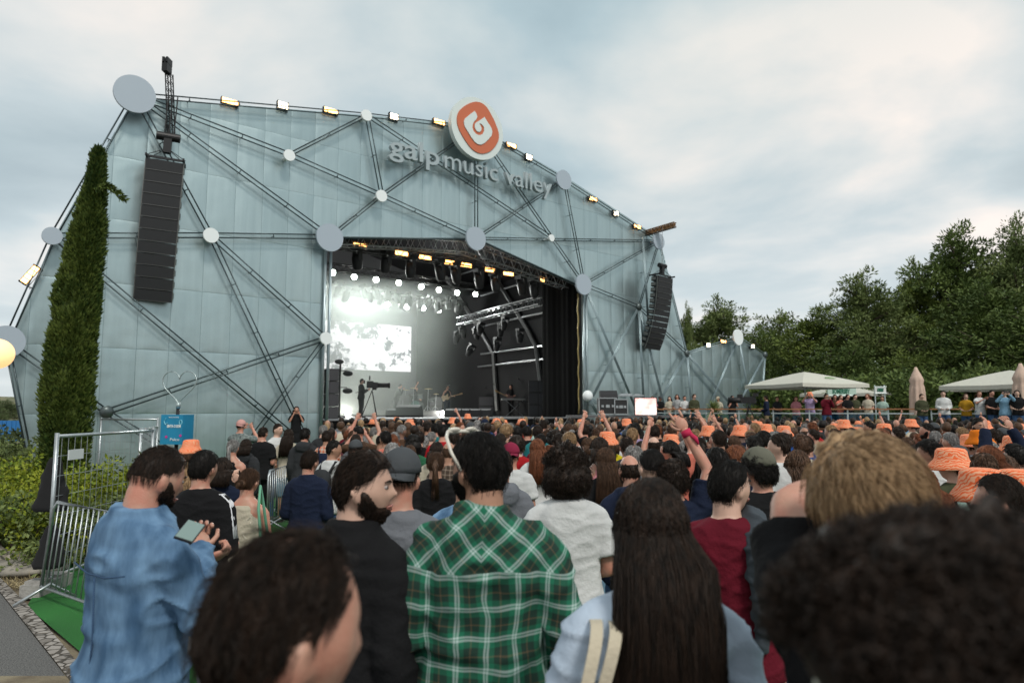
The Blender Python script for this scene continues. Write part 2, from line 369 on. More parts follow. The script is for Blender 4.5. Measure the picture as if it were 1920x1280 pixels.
# right hand inner wall with portal ribs and purlins
S0 = 7.9
b = MB(); b.box((S0+.15, 9.6, 4.6), (.1, 18.4, 9.4)); b.build('inner_side_wall', mat('inner_black_cloth', (.010,.010,.011), .95, bump=.4, bscale=3), stage)
for pts in (((934,528),(980,603),(990,620),(1005,650),(1014,721),(1017,770)), ((872,576),(899,617),(925,663),(929,728),(932,770))):
    b = MB(); P_ = [FY(x, y, S0-.05) for x, y in pts]
    P_.insert(0, P_[0]+Vector((-1.5,0,1.8)))
    b.tube(P_, .13, 6); b.build('portal_rib', mat('rib_aluminium', (.22,.22,.22), .4, .7), stage)
for a, c in (((905,345),(1110,280)), ((1150,460),(1425,375)), ((1180,665),(1600,572)), ((1150,862),(1600,803)), ((1130,950),(1600,895))):
    b = MB(); p = FY(590+a[0]/3.69, 430+a[1]/3.69, S0-.05); q = FY(590+c[0]/3.69, 430+c[1]/3.69, S0-.05); b.tube([p, q], .055, 6); b.build('purlin', TRUSS, stage)
b = MB(); p = FY(861,603,6.2); q = FY(1015,563,6.2); b_ = MB(); lattice(b_, p, q, .4, .4, 16, .035, side=Vector((1,0,0))); side_truss = (p, q)
o = b_.build('side_lighting_truss', TRUSS); o.matrix_world = stage.matrix_basis if False else Matrix.Translation(O) @ Matrix.Rotation(PHI, 4, 'Z')
tag(o, 'aluminium lattice truss carrying lamps along the dark right side of the stage', 'truss')
# pipes: pairs of tubes joined by spacers; pipe stand off the wall
def ppair(a, c, nm='pipe', off=-.28, gap=.075, r=.023, m=PIPE, single=False):
    p, q = F(*a, off), F(*c, off); t = (q-p).normalized(); s_ = Vector((-t.z, 0, t.x))*gap
    if p.z < .05: p = p+(q-p)*((.05-p.z)/(q.z-p.z))
    if q.z < .05: q = q+(p-q)*((.05-q.z)/(p.z-q.z))
    b = MB()
    if single: b.tube([p, q], r*1.2, 8)
    else:
        for k in (-.5, .5): b.tube([p+s_*k*2, q+s_*k*2], r, 8)
        n = max(2, int((q-p).length/1.5))
        for i in range(1, n):
            c_ = p+(q-p)*(i/n); b.tube([c_-s_, c_+s_], r*.7, 6); b.tube([c_, c_+Vector((0,-off,0))], r*.5, 6)
    return b.build(nm, m, stage, smooth=True)
nd = nodes
for a, c in (('A','B'),('B','D'),('D','G'),('A','FF'),('A','E'),('E','LL'),('E','FF'),('C','I'),('U','I'),('U','G'),('I','J'),('HH','J'),('J','OO'),('OO','P'),('C','D')):
    ppair(nd[a], nd[c])
for a, c in (('B','C'),('D','FF'),('D','U'),('HH','G'),('G','K'),('J','K'),('OO','K')): ppair(nd[a], nd[c], gap=.05, r=.022)
ppair(nd['A'], nd['C'], 'roof_edge_pipe', gap=.07); ppair(nd['C'], nd['U'], 'roof_edge_pipe', gap=.07); ppair(nd['U'], nd['HH'], 'roof_edge_pipe', gap=.07); ppair(nd['HH'], nd['K'], 'roof_edge_pipe', gap=.07)
ppair(nd['A'], nd['M'], 'roof_edge_pipe', gap=.07); ppair(nd['M'], nd['NN'], 'roof_edge_pipe', gap=.07); ppair(nd['NN'], (60,880), 'roof_edge_pipe', gap=.05)
ppair(nd['M'], nd['E']); ppair(nd['M'], (545,812)); ppair(nd['E'], (600,880)); ppair(nd['LL'], nd['T'], gap=.07); ppair(nd['LL'], (440,865), gap=.07)
ppair(nd['NN'], nd['T'], gap=.07); ppair(nd['T'], (330,852), gap=.07)
for a, c in ((nd['K'],nd['P']),(nd['P'],nd['Q']),(nd['Q'],nd['RR'])): ppair(a, c, 'roof_edge_pipe', gap=.06, m=PIPEL)
for a, c in ((nd['OO'],(1112,742)),(nd['OO'],(1208,775)),(nd['OO'],(1253,790)),(nd['J'],(1196,775)),(nd['P'],(1232,760)),(nd['P'],(1299,790)),(nd['P'],(1385,775)),(nd['Q'],(1325,775)),(nd['Q'],(1412,785)),(nd['RR'],(1378,770)),(nd['RR'],(1425,790)),(nd['S'],(1140,770)),(nd['S'],(1120,775)),((1205,445),(1218,640))):
    ppair(a, c, gap=.04, r=.03, m=PIPEL)
# opening frame columns (round tubes) and top edge trim
for a in (lt, rt):
    for k in (-.10, .10):
        b = MB(); b.tube([Vector((a.x+k, -.12, 0)), Vector((a.x+k, -.12, a.z))], .055, 10); b.build('opening_column', mat('column_steel', (.30,.36,.38), .35, .7), stage, smooth=True)
b = MB(); b.tube([lt+Vector((0,-.05,0)), mt+Vector((0,-.05,0)), rt+Vector((0,-.05,0))], .05, 8); b.build('opening_lintel', PIPE, stage, smooth=True)
# vertical cable line on the right part of the opening (gold rope lights)
b = MB(); b.tube([Vector((rt.x-.32+.03*sin(i*1.7), .02, rt.z-.3-i*.27)) for i in range(22)], .035, 6); b.build('cable_run', mat('cable_gold', (.25,.19,.07), .4, .5), stage, smooth=True)
# discs
def disc(px, py, rad, m=DISC, off=-.55, th=.09, name='disc', dark=False):
    c = F(px, py, off); b = MB(); b.cyl(c, c+Vector((0, th, 0)), rad, 40); b.cyl(c+Vector((0, th, 0)), Vector((c.x, -.02, c.z)), min(.09, rad*.4), 10)
    o = b.build(name, m, stage); return o
for px, py, rad, m in ((253,176,.58,DISC),(619,445,.50,DISC),(893,447,.49,DISC),(1058,337,.46,DISC),(1095,533,.49,DISC),(1236,452,.43,DISC),(12,640,.43,DISC),(98,442,.25,DISC),(1385,632,.46,DISCW),
                      (543,291,.20,DISCW),(688,216,.215,DISCW),(716,367,.225,DISCW),(396,441,.24,DISCW),(1035,446,.16,DISCW),(612,634,.215,DISCW)): disc(px, py, rad, m)
for px, py in ((1198,575),(1288,662),(200,772),(1435,665)):
    c = F(px, py, -.3); b = MB(); b.ell(c, (.19,.12,.19), nu=14); b.build('hub', mat('dark_hub', (.10,.12,.12), .4, .7), stage, smooth=True)
c = F(1102,742,-.3); b = MB(); b.ell(c, (.28,.2,.26)); b.build('hub', DISCW, stage, smooth=True)
# ---- round logo sign
lc = F(896,241,-.75); RL = 1.32
logo = empty('logo_sign', (0,0,0)); logo.parent = stage
b = MB(); b.cyl(lc, lc+Vector((0,.22,0)), RL, 64); o = b.build('logo_disc', mat('sign_white', (.62,.68,.66), .5), stage, smooth=False)
bpy.data.objects.remove(logo)
logo = o
b = MB(); b.cyl(lc+Vector((0,.20,0)), Vector((lc.x,0,lc.z)), .16, 12); b.build('sign_bracket', BLACKM, logo)
# outlines read off the sign, in sign pixels -> disc plane, then flattened to metres
def zpx(x, y, off): return F(820+x/5.817, 170+y/5.817, off)
def spl(pts, closed=True, n=8):
    res = []; K = len(pts)
    for i in range(K if closed else K-1):
        p0, p1, p2, p3 = (Vector(pts[(i+k-1) % K]) if closed else Vector(pts[min(max(i+k-1, 0), K-1)]) for k in range(4))
        for j in range(n):
            t = j/n; res.append(.5*((2*p1)+(-p0+p2)*t+(2*p0-5*p1+4*p2-p3)*t*t+(-p0+3*p1-3*p2+p3)*t**3))
    if not closed: res.append(Vector(pts[-1]))
    return res
ring_o = spl([(425,122),(320,155),(240,225),(216,310),(235,410),(300,530),(385,640),(480,686),(580,660),(655,570),(672,480),(640,370),(590,265),(520,160)])
def flat(name, pts, off, th, m, par):
    P2 = [zpx(p[0], p[1], off) for p in pts]
    b = MB(); plate(b, P2, off, off+th); o = b.build(name, m, par); fixn(o); return o
flat('emblem', ring_o, -.79, .038, ORANGE, logo)
# white G shape: body outline with two horns, curl in orange
body = [(408,222),(425,250),(437,285),(425,315),(398,340),(385,372),(384,405),(398,445),(425,475),(462,488),(495,474),(512,440),(510,400),(492,372),(468,356),(460,362),(470,380),(482,405),(480,435),(462,452),(440,447),(420,425),(408,395),(412,362),(435,340),(475,318),(515,288),
        (540,330),(570,375),(592,412),(601,450),(592,490),(560,530),(515,572),(478,590),(445,585),(410,560),(370,505),(330,440),(300,390),(290,340),(303,305),(350,265)]
flat('emblem_letter', body, -.825, .033, mat('sign_white', (.62,.68,.66)), logo)
# ---- raised lettering
def text_mesh(s, size, ext, bold=0.0, sx=1):
    cu = bpy.data.curves.new('t', 'FONT'); cu.body = s; cu.size = size; cu.extrude = ext; cu.offset = bold; cu.resolution_u = 3
    o = bpy.data.objects.new('t', cu); COL.objects.link(o); dg = bpy.context.evaluated_depsgraph_get()
    me = bpy.data.meshes.new_from_object(o.evaluated_get(dg)); bpy.data.objects.remove(o); return me
def lettering(s, p0, width, size, par, m, ext=.05, bold=0, name='lettering', rot=(pi/2,0,0)):
    me = text_mesh(s, size, ext, bold); xs = [v.co.x for v in me.vertices]; x0, x1 = min(xs), max(xs)
    for v in me.vertices: v.co.x = (v.co.x-x0)/(x1-x0)*width
    me.materials.clear(); o = mk(name, me, m, par, p0, rot); return o
a_ = F(728,289,-.5); e_ = F(1033,366,-.5)
LM = mat('lettering_white', (.34,.40,.42), .5)
wg = (F(822,310,-.5)-a_).x
lettering('galp', (a_.x, -.5, a_.z), wg, 1.12, stage, LM, .09, .012)
m0 = F(832,314,-.5)
lettering('music valley', (m0.x, -.5, a_.z), e_.x-m0.x, 1.12, stage, LM, .09, 0)

# ---------------------------------------------- roof floodlights
def flood_master(name, m, wd=.62, hd=.22):
    r = empty(name, (0,0,0))
    b = MB(); b.box((0,.06,0), (wd, .12, hd)); 
    for s in (-1, 1): b.box((s*wd/2*1.04, .02, 0), (.02, .2, hd*1.1))
    b.build('housing', BLACKM, r)
    b = MB()
    for i in range(4): b.box((-wd*.375+wd*.25*i, -.03, 0), (wd*.21, .05, hd*.8))
    b.build('lamp', m, r)
    b = MB(); b.tube([(-wd/2*1.08,.05,0),(-wd/2*1.08,.05,-hd*.8),(wd/2*1.08,.05,-hd*.8),(wd/2*1.08,.05,0)], .015, 6); b.build('bracket', BLACKM, r); return r
def kids(o): return [q for q in COL.objects if q.parent == o]
KC = {}
def clone(o, loc, rot, label, cat, group, scale=None):
    if o.name not in KC: KC[o.name] = ([(k, kids(k)) for k in kids(o)], False)
    ks, used = KC[o.name]
    if not used:
        KC[o.name] = (ks, True); c = o
    else:
        c = o.copy(); COL.objects.link(c)
        for k, gs in ks:
            d = k.copy(); COL.objects.link(d); d.parent = c
            for g_ in gs: e = g_.copy(); COL.objects.link(e); e.parent = d
    c.location = loc; c.rotation_euler = rot
    if scale: c.scale = (scale,)*3
    return tag(c, label, cat, group)
fl_w = flood_master('floodlight', WARM); fl_n = flood_master('floodlight', WARM2, .42, .3)
W_POS = [('warm', 431,188,'warm floodlight on the roof edge, nearest the big disc on the left'), ('cool',530,195,'whitish floodlight on the roof edge right of the first warm one'), ('warm',620,205,'warm floodlight on the roof edge just left of the small top disc'),
 ('cool',738,216,'whitish floodlight on the roof edge right of the small top disc'), ('warm',823,226,'warm floodlight on the roof edge just left of the round logo'), ('warm',958,270,'warm floodlight on the roof edge just right of the round logo'),
 ('cool',991,292,'whitish floodlight on the roof slope above the word valley'), ('warm',1111,370,'warm floodlight on the roof slope right of the medium disc'), ('cool',1154,397,'whitish floodlight on the roof slope midway to the right corner'),
 ('warm',1194,422,'warm floodlight on the roof slope nearest the right corner crane arm'), ('cool',1327,644,'bright white floodlight on the low right wing'), ('warm',1355,637,'small warm floodlight left of the right wing disc'), ('cool',1410,646,'bright white floodlight right of the right wing disc')]
for k, px, py, lb in W_POS:
    p = F(px, py+3, -.1); clone(fl_w if k == 'warm' else fl_n, toW(p), (0,0,PHI), lb, 'floodlight', 'floodlights along the roof edge', .85)
p = F(182,287,-.2); clone(fl_n, toW(p), (0,R(-55),PHI), 'white floodlight tilted on the left slope behind the cypress tip', 'floodlight', 'floodlights along the roof edge')
p = F(56,515,-.25); clone(fl_w, toW(p), (0,R(-58),PHI), 'glowing warm floodlight on the steep left edge beside the cypress', 'floodlight', 'floodlights along the roof edge', .9)

# ---------------------------------------------- line arrays
def line_array(name, top, bot, n, label, cwy, bw=1.28, t0=1.0, t1=13):
    root = tag(empty(name, (0,0,0)), label, 'speaker array', 'hanging speaker arrays')
    T = at(*top); B_ = at(*bot); T2 = T; hh = T.z-B_.z
    root.location = (B_.x, T.y, B_.z); root.rotation_euler = (0,R(2.6),cwy)
    bd, bh = .5, hh/n*1.0; z = hh; y = 0; tilt = R(-2)
    for i in range(n):
        tilt = R(t0 + t1*(i/(n-1))**1.6)
        M = Matrix.Rotation(tilt, 3, 'X')
        c = Vector((0, y, z)) + M @ Vector((0, 0, -bh/2))
        b = MB(); vs = []
        for x, yy, zz in ((-1,-1,-1),(1,-1,-1),(1,-1,1),(-1,-1,1),(-.93,1,-.8),(.93,1,-.8),(.93,1,.8),(-.93,1,.8)): vs.append(c+M@Vector((x*bw/2, yy*bd/2, zz*(bh/2-.012))))
        b.add(vs, [(0,1,2,3),(7,6,5,4),(0,4,5,1),(1,5,6,2),(2,6,7,3),(3,7,4,0)])
        o = b.build('cabinet', GRILLE, root)
        b = MB()
        for s in (-1, 1):
            b.box(c+M@Vector((s*(bw/2+.012), .05, 0)), (.02, .28, bh*.5), M); b.box(c+M@Vector((s*(bw/2+.01), -.2, 0)), (.03, .05, bh*.98), M)
        b.box(c+M@Vector((0,-bd/2-.004,-bh/2+.012)), (bw*.97,.012,.012), M)
        b.build('rigging', mat('rig_steel', (.16,.16,.15), .4, .6), o)
        z = (c+M@Vector((0,0,-bh/2))).z; y = (c+M@Vector((0,0,-bh/2))).y
    b = MB()
    for yy in (-.2, .2): b.box((0, yy, hh+.06), (bw*1.04, .05, .07))
    for s in (-1, 1): b.box((s*bw*.5, 0, hh+.06), (.05, .75, .07))
    for s in (-1, 1):
        for yy in (-.2, .2): b.tube([(s*.55,yy,hh+.08),(0,0,hh+.45)], .012, 5)
    b.build('flying_frame', BLACKM, root); return root, T, hh
laroot, LT, lh = line_array('speaker_array', (303,303,20.3), (284,561,20.3), 12, 'large black hanging speaker array in front of the left wall beside the cypress', R(22), 1.02, 3.0, 12)
def hoist(root, hh, up, lean=0):
    b = MB(); b.cyl((-.33,0,hh+.82),(.33,0,hh+.82), .13, 14); b.box((0,0,hh+.55),(.22,.2,.5)); b.build('chain_hoist', BLACKM, root)
    b = MB()
    for s in (-.12, .0, .14): b.tube([(s,0,hh+.9),(s+lean,.02,up)], .02, 5)
    b.build('hoist_chain', BLACKM, root)
top_l = at(313,125,20.3); hoist(laroot, lh, top_l.z-at(284,561,20.3).z-.9)
raroot, RT, rh = line_array('speaker_array', (1259,519,34.0), (1240,654,34.0), 13, 'large black hanging speaker array in front of the right corner, seen against the trees', R(38), 1.2, 3.0, 24)
for o in kids(raroot): pass
raroot.scale = (.92,1,1)
b = MB(); b.cyl((-.25,0,rh+.6),(.3,0,rh+.6), .12, 12); b.box((0,0,rh+.35),(.2,.2,.45)); b.build('chain_hoist', BLACKM, raroot)
top_r = at(1262,425,34); b = MB(); b.tube([(0,0,rh+.6),(0,0,top_r.z-at(1240,654,34).z)], .014, 5); b.build('hoist_chain', mat('steel_wire', (.25,.25,.25), .4, .6), raroot)
# outrigger mast on the left and crane beam on the right
b = MB(); p0 = top_l+Vector((0,.5,-2.2)); p1 = top_l
lattice(b, p0, p1+Vector((0,.15,-.15)), .16, .16, 9, .018, up=Vector((1,0,0)), side=Vector((0,1,0))); b.box(p1+Vector((0,0,-.05)), (.17,.3,.3)); b.box(p1+Vector((-.05,0,.15)), (.07,.3,.2)); b.box(p1+Vector((.06,0,.15)), (.06,.3,.2))
b.tube([p0+Vector((0,.0,0)), toW(Vector((F(313,230).x, .0, F(313,235).z)))], .06, 6)
tag(b.build('hoist_mast', BLACKM), 'black lattice hoist mast rising above the left roof edge', 'mast')
b = MB(); q0 = toW(F(1212,437,0)); q1 = at(1266,421,34.0); t_ = (q1-q0)
lattice(b, q0, q1, .22, .22, 8, .03, side=t_.cross(Vector((0,0,1))).normalized()); b.tube([q0, q1], .08, 6)
tag(b.build('crane_beam', mat('rusty_beam', (.20,.11,.05), .6, .4, var=.3)), 'rusty crane beam jutting out from the right roof corner', 'beam')

# ---------------------------------------------- stage lights
def mover():
    r = empty('stage_light', (0,0,0))
    b = MB(); b.box((0,0,-.06),(.34,.3,.12)); b.build('base', BLACKP, r)
    b = MB(); b.box((-.19,0,-.24),(.04,.12,.3)); b.box((.19,0,-.24),(.04,.12,.3)); b.box((0,0,-.11),(.4,.12,.04)); b.build('yoke', BLACKP, r)
    b = MB(); b.lathe([(.05,.12),(.14,.08),(.165,-.02),(.15,-.18),(.13,-.3),(.09,-.36),(.02,-.37)], (0,0,-.33), 14); b.build('head', BLACKP, r, smooth=True); return r
mv = mover(); blob = flood_master('blinder_light', WARM, .62, .2)
amber = [(675,461),(752,475),(796,483),(841,492),(873,497),(917,506),(952,513),(1011,524)]
afac = ['first from the left column','left of the central disc, second along','left of the central disc, third along','just below left of the central disc','just below the central disc','right of the central disc','on the right, second last','on the right beside the black drape']
for (x, y), s in zip(amber, afac):
    p = F(x, y, 2.0); clone(blob, toW(p), (0,0,PHI), 'amber strip light on the front stage truss, '+s, 'stage light', 'amber strip lights on the front truss', 1.0)
movs = [(670,470),(727,478),(771,488),(822,494),(852,500),(897,510),(928,518),(977,524),(1001,530)]
ms_ = ['left of all the others','second from the left','third from the left','below left of the central disc','below the central disc','right of the central disc','between two right hand amber lights','third last on the right','beside the black drape']
for (x, y), s in zip(movs, ms_):
    p = F(x, y-8, 2.1); clone(mv, toW(p), (R(random.uniform(-12,12)),R(random.uniform(-8,8)),PHI+R(90)), 'black moving head lamp hanging from the front truss, '+s, 'moving light', 'moving head lamps on the front truss', 1.4)
# front truss itself
b = MB(); lattice(b, F(612,455,2.0), F(1030,515,2.0), .35, .35, 22, .03)
o = b.build('front_lighting_truss', mat('dark_truss', (.04,.04,.04), .5, .5)); o.matrix_world = Matrix.Translation(O) @ Matrix.Rotation(PHI, 4, 'Z'); tag(o, 'dark lattice truss with amber lights across the top of the stage mouth', 'truss')
row1 = [(622,513),(662,521),(703,526),(745,532),(787,539),(820,545),(854,550),(888,553)]; row2 = [(645,562),(688,569),(724,572),(760,577),(791,579),(820,583)]
def lamp_master():
    r = empty('spotlight', (0,0,0))
    b = MB(); b.cyl((0,.15,0),(0,-.30,0), .155, 18); b.build('housing', BLACKP, r)
    b = MB(); b.ell((0,-.30,0), (.145,.08,.145), nu=20); b.build('lens', COOL, r); return r
lm = lamp_master()
def rows(lst, off, nm):
    for i, (x, y) in enumerate(lst):
        p = F(x, y, off); W_ = toW(p)
        w_ = ['at the left column','second from the left','third from the left','fourth from the left','in the middle of the row','just right of the middle','second last on the right','last on the right'][i] if len(lst) == 8 else ['leftmost','second from the left','third from the left','third from the right','second from the right','rightmost'][i]
        c = clone(lm, W_, (0,0,PHI-.25), 'blazing white spotlight in the %s row over the stage, %s' % (nm, w_), 'spotlight', 'white spotlights over the stage')
        ld = bpy.data.lights.new('spot', 'SPOT'); ld.energy = 380 if off < 11 else 450; ld.spot_size = R(105); ld.spot_blend = .9; ld.color = (.96,1,.96); ld.shadow_soft_size = .2
        lo = bpy.data.objects.new('spotlight_beam', ld); COL.objects.link(lo); lo.parent = c; lo.location = (0,-.5,0); lo.rotation_euler = (R(-58),0,0)
        if off > 11 and i % 2 == 0:
            pd = bpy.data.lights.new('glow', 'POINT'); pd.energy = 170; pd.color = (.97,1,.98); pd.shadow_soft_size = .25; po = bpy.data.objects.new('lamp_glow', pd); COL.objects.link(po); po.parent = c; po.location = (0,-.45,0)
rows(row1, 9.5, 'upper'); rows(row2, 12.5, 'lower')
for (off, a, c) in ((9.5,(612,508),(900,548)),(12.5,(612,552),(840,575))):
    b = MB(); lattice(b, F(*a, off)+Vector((-1,0,.25)), F(*c, off)+Vector((0,0,.25)), .35, .35, 18, .03)
    o = b.build('rear_lighting_truss', mat('dark_truss', (.04,.04,.04))); o.matrix_world = Matrix.Translation(O) @ Matrix.Rotation(PHI, 4, 'Z'); tag(o, 'dark lattice truss carrying the %s row of white spotlights' % ('upper' if off < 10 else 'lower'), 'truss')
mid = [(622,535),(640,536),(655,546),(678,541),(690,549),(702,543),(714,552),(729,545),(738,551),(757,560),(765,556),(787,561),(808,560),(817,567),(841,563),(862,570),(870,575)]
for i, (x, y) in enumerate(mid):
    p = F(x, y-8, 10.8); clone(mv, toW(p), (R(random.uniform(-25,25)),R(random.uniform(-15,15)),PHI+R(60)), 'small dark moving head lamp hanging in the smoke between the two rows of white spotlights', 'moving light', 'moving head lamps in the smoke', 1.2)
for i, (x, y, s) in enumerate([(858,622,'far end'),(866,612,'next to the far end'),(892,615,'middle left, hanging low'),(903,604,'middle'),(940,606,'right of the middle'),(948,594,'nearer the drape, high'),(975,616,'nearest the drape'),(887,646,'lowest left cluster'),(933,633,'lowest middle cluster')]):
    p = FY(x, y, 6.2); clone(mv, toW(p), (R(random.uniform(-25,25)),R(random.uniform(-25,25)),PHI), 'grey moving head lamp below the right side truss, '+s, 'moving light', 'lamps under the side truss', 1.1)
# ---- LED screen on the back wall
def screen_mat():
    m = bpy.data.materials.new('led_screen_image'); m.use_nodes = True; nt = m.node_tree; b = nt.nodes['Principled BSDF']
    t = N(nt, 'ShaderNodeTexCoord'); n = N(nt, 'ShaderNodeTexNoise', i={'Scale': .8, 'Detail': 9.0, 'Roughness': .72, 'Distortion': .4}); L(nt, t.outputs['Object'], n.inputs['Vector'])
    r = ramp(nt, n.outputs[0], [(.42, (.05,.05,.07)), (.45, (.16,.16,.21)), (.465, (1.0,.98,1.0))]); L(nt, r.outputs[0], b.inputs['Emission Color']); b.inputs['Emission Strength'].default_value = .75; b.inputs['Base Color'].default_value = (.02,.02,.02,1); return m
so = 15.6; s1 = F(772,612,so); s2 = F(772,698,so); sl = F(612,598,so).x-2.2
b = MB(); b.box(((s1.x+sl)/2, so+.1, (s1.z+s2.z)/2), (s1.x-sl, .15, s1.z-s2.z)); scr = b.build('video_screen', BLACKP, None)
scr.matrix_world = Matrix.Translation(O) @ Matrix.Rotation(PHI, 4, 'Z'); tag(scr, 'big glowing white video screen at the back of the stage showing grey speckled foliage', 'video screen')
b = MB(); b.box(((s1.x+sl)/2, so+.01, (s1.z+s2.z)/2), (s1.x-sl-.06, .02, s1.z-s2.z-.06)); b.build('display', screen_mat(), scr)
# pale backdrop cloth behind/below the screen on the left
b = MB(); b.box((-5.4, 17.2, 4.6), (9.5, .05, 6.2)); o = b.build('backdrop_cloth', mat('pale_cloth', (.75,.75,.77), .9, bump=.3, bscale=2), stage)
# ---- smoke
def smoke_mat():
    m = bpy.data.materials.new('stage_smoke'); m.use_nodes = True; nt = m.node_tree; nt.nodes.clear()
    o = N(nt, 'ShaderNodeOutputMaterial'); v = N(nt, 'ShaderNodeVolumePrincipled', i={'Color': (.92,1,.95,1), 'Anisotropy': .3}); L(nt, v.outputs[0], o.inputs['Volume'])
    t = N(nt, 'ShaderNodeTexCoord'); n = N(nt, 'ShaderNodeTexNoise', i={'Scale': .35, 'Detail': 3.0}); L(nt, t.outputs['Object'], n.inputs['Vector'])
    s = N(nt, 'ShaderNodeSeparateXYZ'); L(nt, t.outputs['Object'], s.inputs[0])
    # thins out toward the right side of the stage
    mr = N(nt, 'ShaderNodeMapRange', i={1: 3.5, 2: -2.0, 3: 0.0, 4: 1.0}); L(nt, s.outputs[0], mr.inputs[0])
    r = N(nt, 'ShaderNodeMapRange', i={1: .3, 2: .75, 3: .025, 4: .12}); L(nt, n.outputs[0], r.inputs[0])
    x = N(nt, 'ShaderNodeMath', operation='MULTIPLY'); L(nt, mr.outputs[0], x.inputs[0]); L(nt, r.outputs[0], x.inputs[1]); L(nt, x.outputs[0], v.inputs['Density']); return m
b = MB(); b.box((-2.0, 10.9, 5.0), (13.2, 12.0, 6.4)); o = b.build('stage_smoke', smoke_mat()); o.matrix_world = Matrix.Translation(O) @ Matrix.Rotation(PHI, 4, 'Z'); tag(o, 'pale smoke drifting over the left and middle of the stage under the white spotlights', 'smoke', kind='stuff')
# ============================================================ PEOPLE
def sm(a, b, x):
    t = min(1, max(0, (x-a)/(b-a))); return t*t*(3-2*t)
HC = Vector((0, .015, 1.635))      # head centre
def head_disp(d):
    x, y, z = d
    X, Y, Z = .073*x, .094*y, .116*z
    j = sm(.05, .95, -z)
    X *= 1-.34*j
    if y < 0: Y *= 1-.40*sm(.15, .95, -z)
    if y > 0:
        fx = math.exp(-(x/.55)**2)
        Y += .004*fx*math.exp(-((z-.22)/.12)**2)                          # brow
        ex = math.exp(-((abs(x)-.36)/.15)**2)*math.exp(-((z-.08)/.11)**2); Y -= .011*ex
        nz = sm(.20, -.17, z) if z > -.17 else max(0, 1-((-.17-z)/.10))
        nw = .10+.07*sm(.1, -.2, z); Y += .030*max(0, nz)*math.exp(-(x/nw)**2)
        Y += .007*math.exp(-(x/.25)**2)*(math.exp(-((z+.43)/.055)**2)+math.exp(-((z+.57)/.06)**2))
        Y -= .004*math.exp(-(x/.25)**2)*math.exp(-((z+.50)/.03)**2)
        Y += .014*math.exp(-(x/.35)**2)*math.exp(-((z+.86)/.16)**2)
        X *= 1+.05*math.exp(-((z+.05)/.2)**2)
    return Vector((X, Y, Z))
def head_surface(b, M, off=None, nu=44, nv=34, m=0):
    rings = []
    for k in range(1, nv):
        th = pi*k/nv-pi/2; ring = []
        for i in range(nu):
            ph = 2*pi*i/nu; d = Vector((cos(th)*cos(ph), cos(th)*sin(ph), sin(th)))
            p = head_disp(d)
            if off:
                p = p*(1+off(d)/p.length)
            ring.append(M @ p)
        rings.append(ring)
    lo, hi = [M @ (head_disp(Vector((0,0,s)))*(1+(off(Vector((0,0,s))) if off else 0)/.118)) for s in (-1, 1)]
    vs = [p for r in rings for p in r]+[lo, hi]; K = len(rings); fs = []
    for k in range(K-1):
        for i in range(nu):
            j = (i+1) % nu; fs.append((k*nu+i, k*nu+j, (k+1)*nu+j, (k+1)*nu+i))
    for i in range(nu):
        j = (i+1) % nu; fs.append((K*nu, j, i)); fs.append((K*nu+1, (K-1)*nu+i, (K-1)*nu+j))
    b.add(vs, fs, m)
def headM(yaw=0, pitch=0, roll=0):
    piv = Vector((0, -.01, 1.555))
    return Matrix.Translation(piv) @ Matrix.Rotation(yaw, 4, 'Z') @ Matrix.Rotation(-pitch, 4, 'X') @ Matrix.Rotation(roll, 4, 'Y') @ Matrix.Translation(HC-piv)
def remesh(b, voxel, smooth=3, wr=0, ws=9, seed=0, zfade=None, tris=False):
    me = b.mesh('tmp'); o = bpy.data.objects.new('tmp', me); COL.objects.link(o)
    r = o.modifiers.new('r', 'REMESH'); r.mode = 'VOXEL'; r.voxel_size = voxel; r.use_smooth_shade = True
    if smooth: s_ = o.modifiers.new('s', 'SMOOTH'); s_.factor = .5; s_.iterations = smooth
    dg = bpy.context.evaluated_depsgraph_get(); me2 = bpy.data.meshes.new_from_object(o.evaluated_get(dg)); bpy.data.objects.remove(o); bpy.data.meshes.remove(me)
    if wr:
        sv_ = Vector((seed*3.1, seed*1.7, seed)); nrm = [v.normal.copy() for v in me2.vertices]
        for v, n in zip(me2.vertices, nrm):
            c = v.co; q = Vector((c.x*ws*.7, c.y*ws*.7, c.z*ws*1.5))+sv_
            a = MN.noise(q); a2 = MN.noise(q*2.3)
            f = max(0, 1-abs(a)*3.2)**2*1.15+a2*.35+MN.noise(q*.5)*.4
            v.co += n*(f*wr)
    me2.polygons.foreach_set('use_smooth', [True]*len(me2.polygons)); me2.materials.clear(); me2.update(); return me2
TORSO = [(.80,.150,.105,-.005),(.88,.176,.128,-.015),(.97,.168,.118,-.005),(1.08,.150,.103,0),(1.20,.160,.110,0),(1.30,.166,.116,0),(1.38,.166,.106,-.008),(1.445,.136,.088,-.014),(1.50,.080,.070,-.016)]
def ering(z, a, c, y0=0, n=20, e=2.4, x0=0):
    r = []
    for k in range(n):
        t = 2*pi*k/n; cx_, sy = cos(t), sin(t)
        r.append(Vector((x0+a*math.copysign(abs(cx_)**(2/e), cx_), y0+c*math.copysign(abs(sy)**(2/e), sy), z)))
    return r
SH = .161
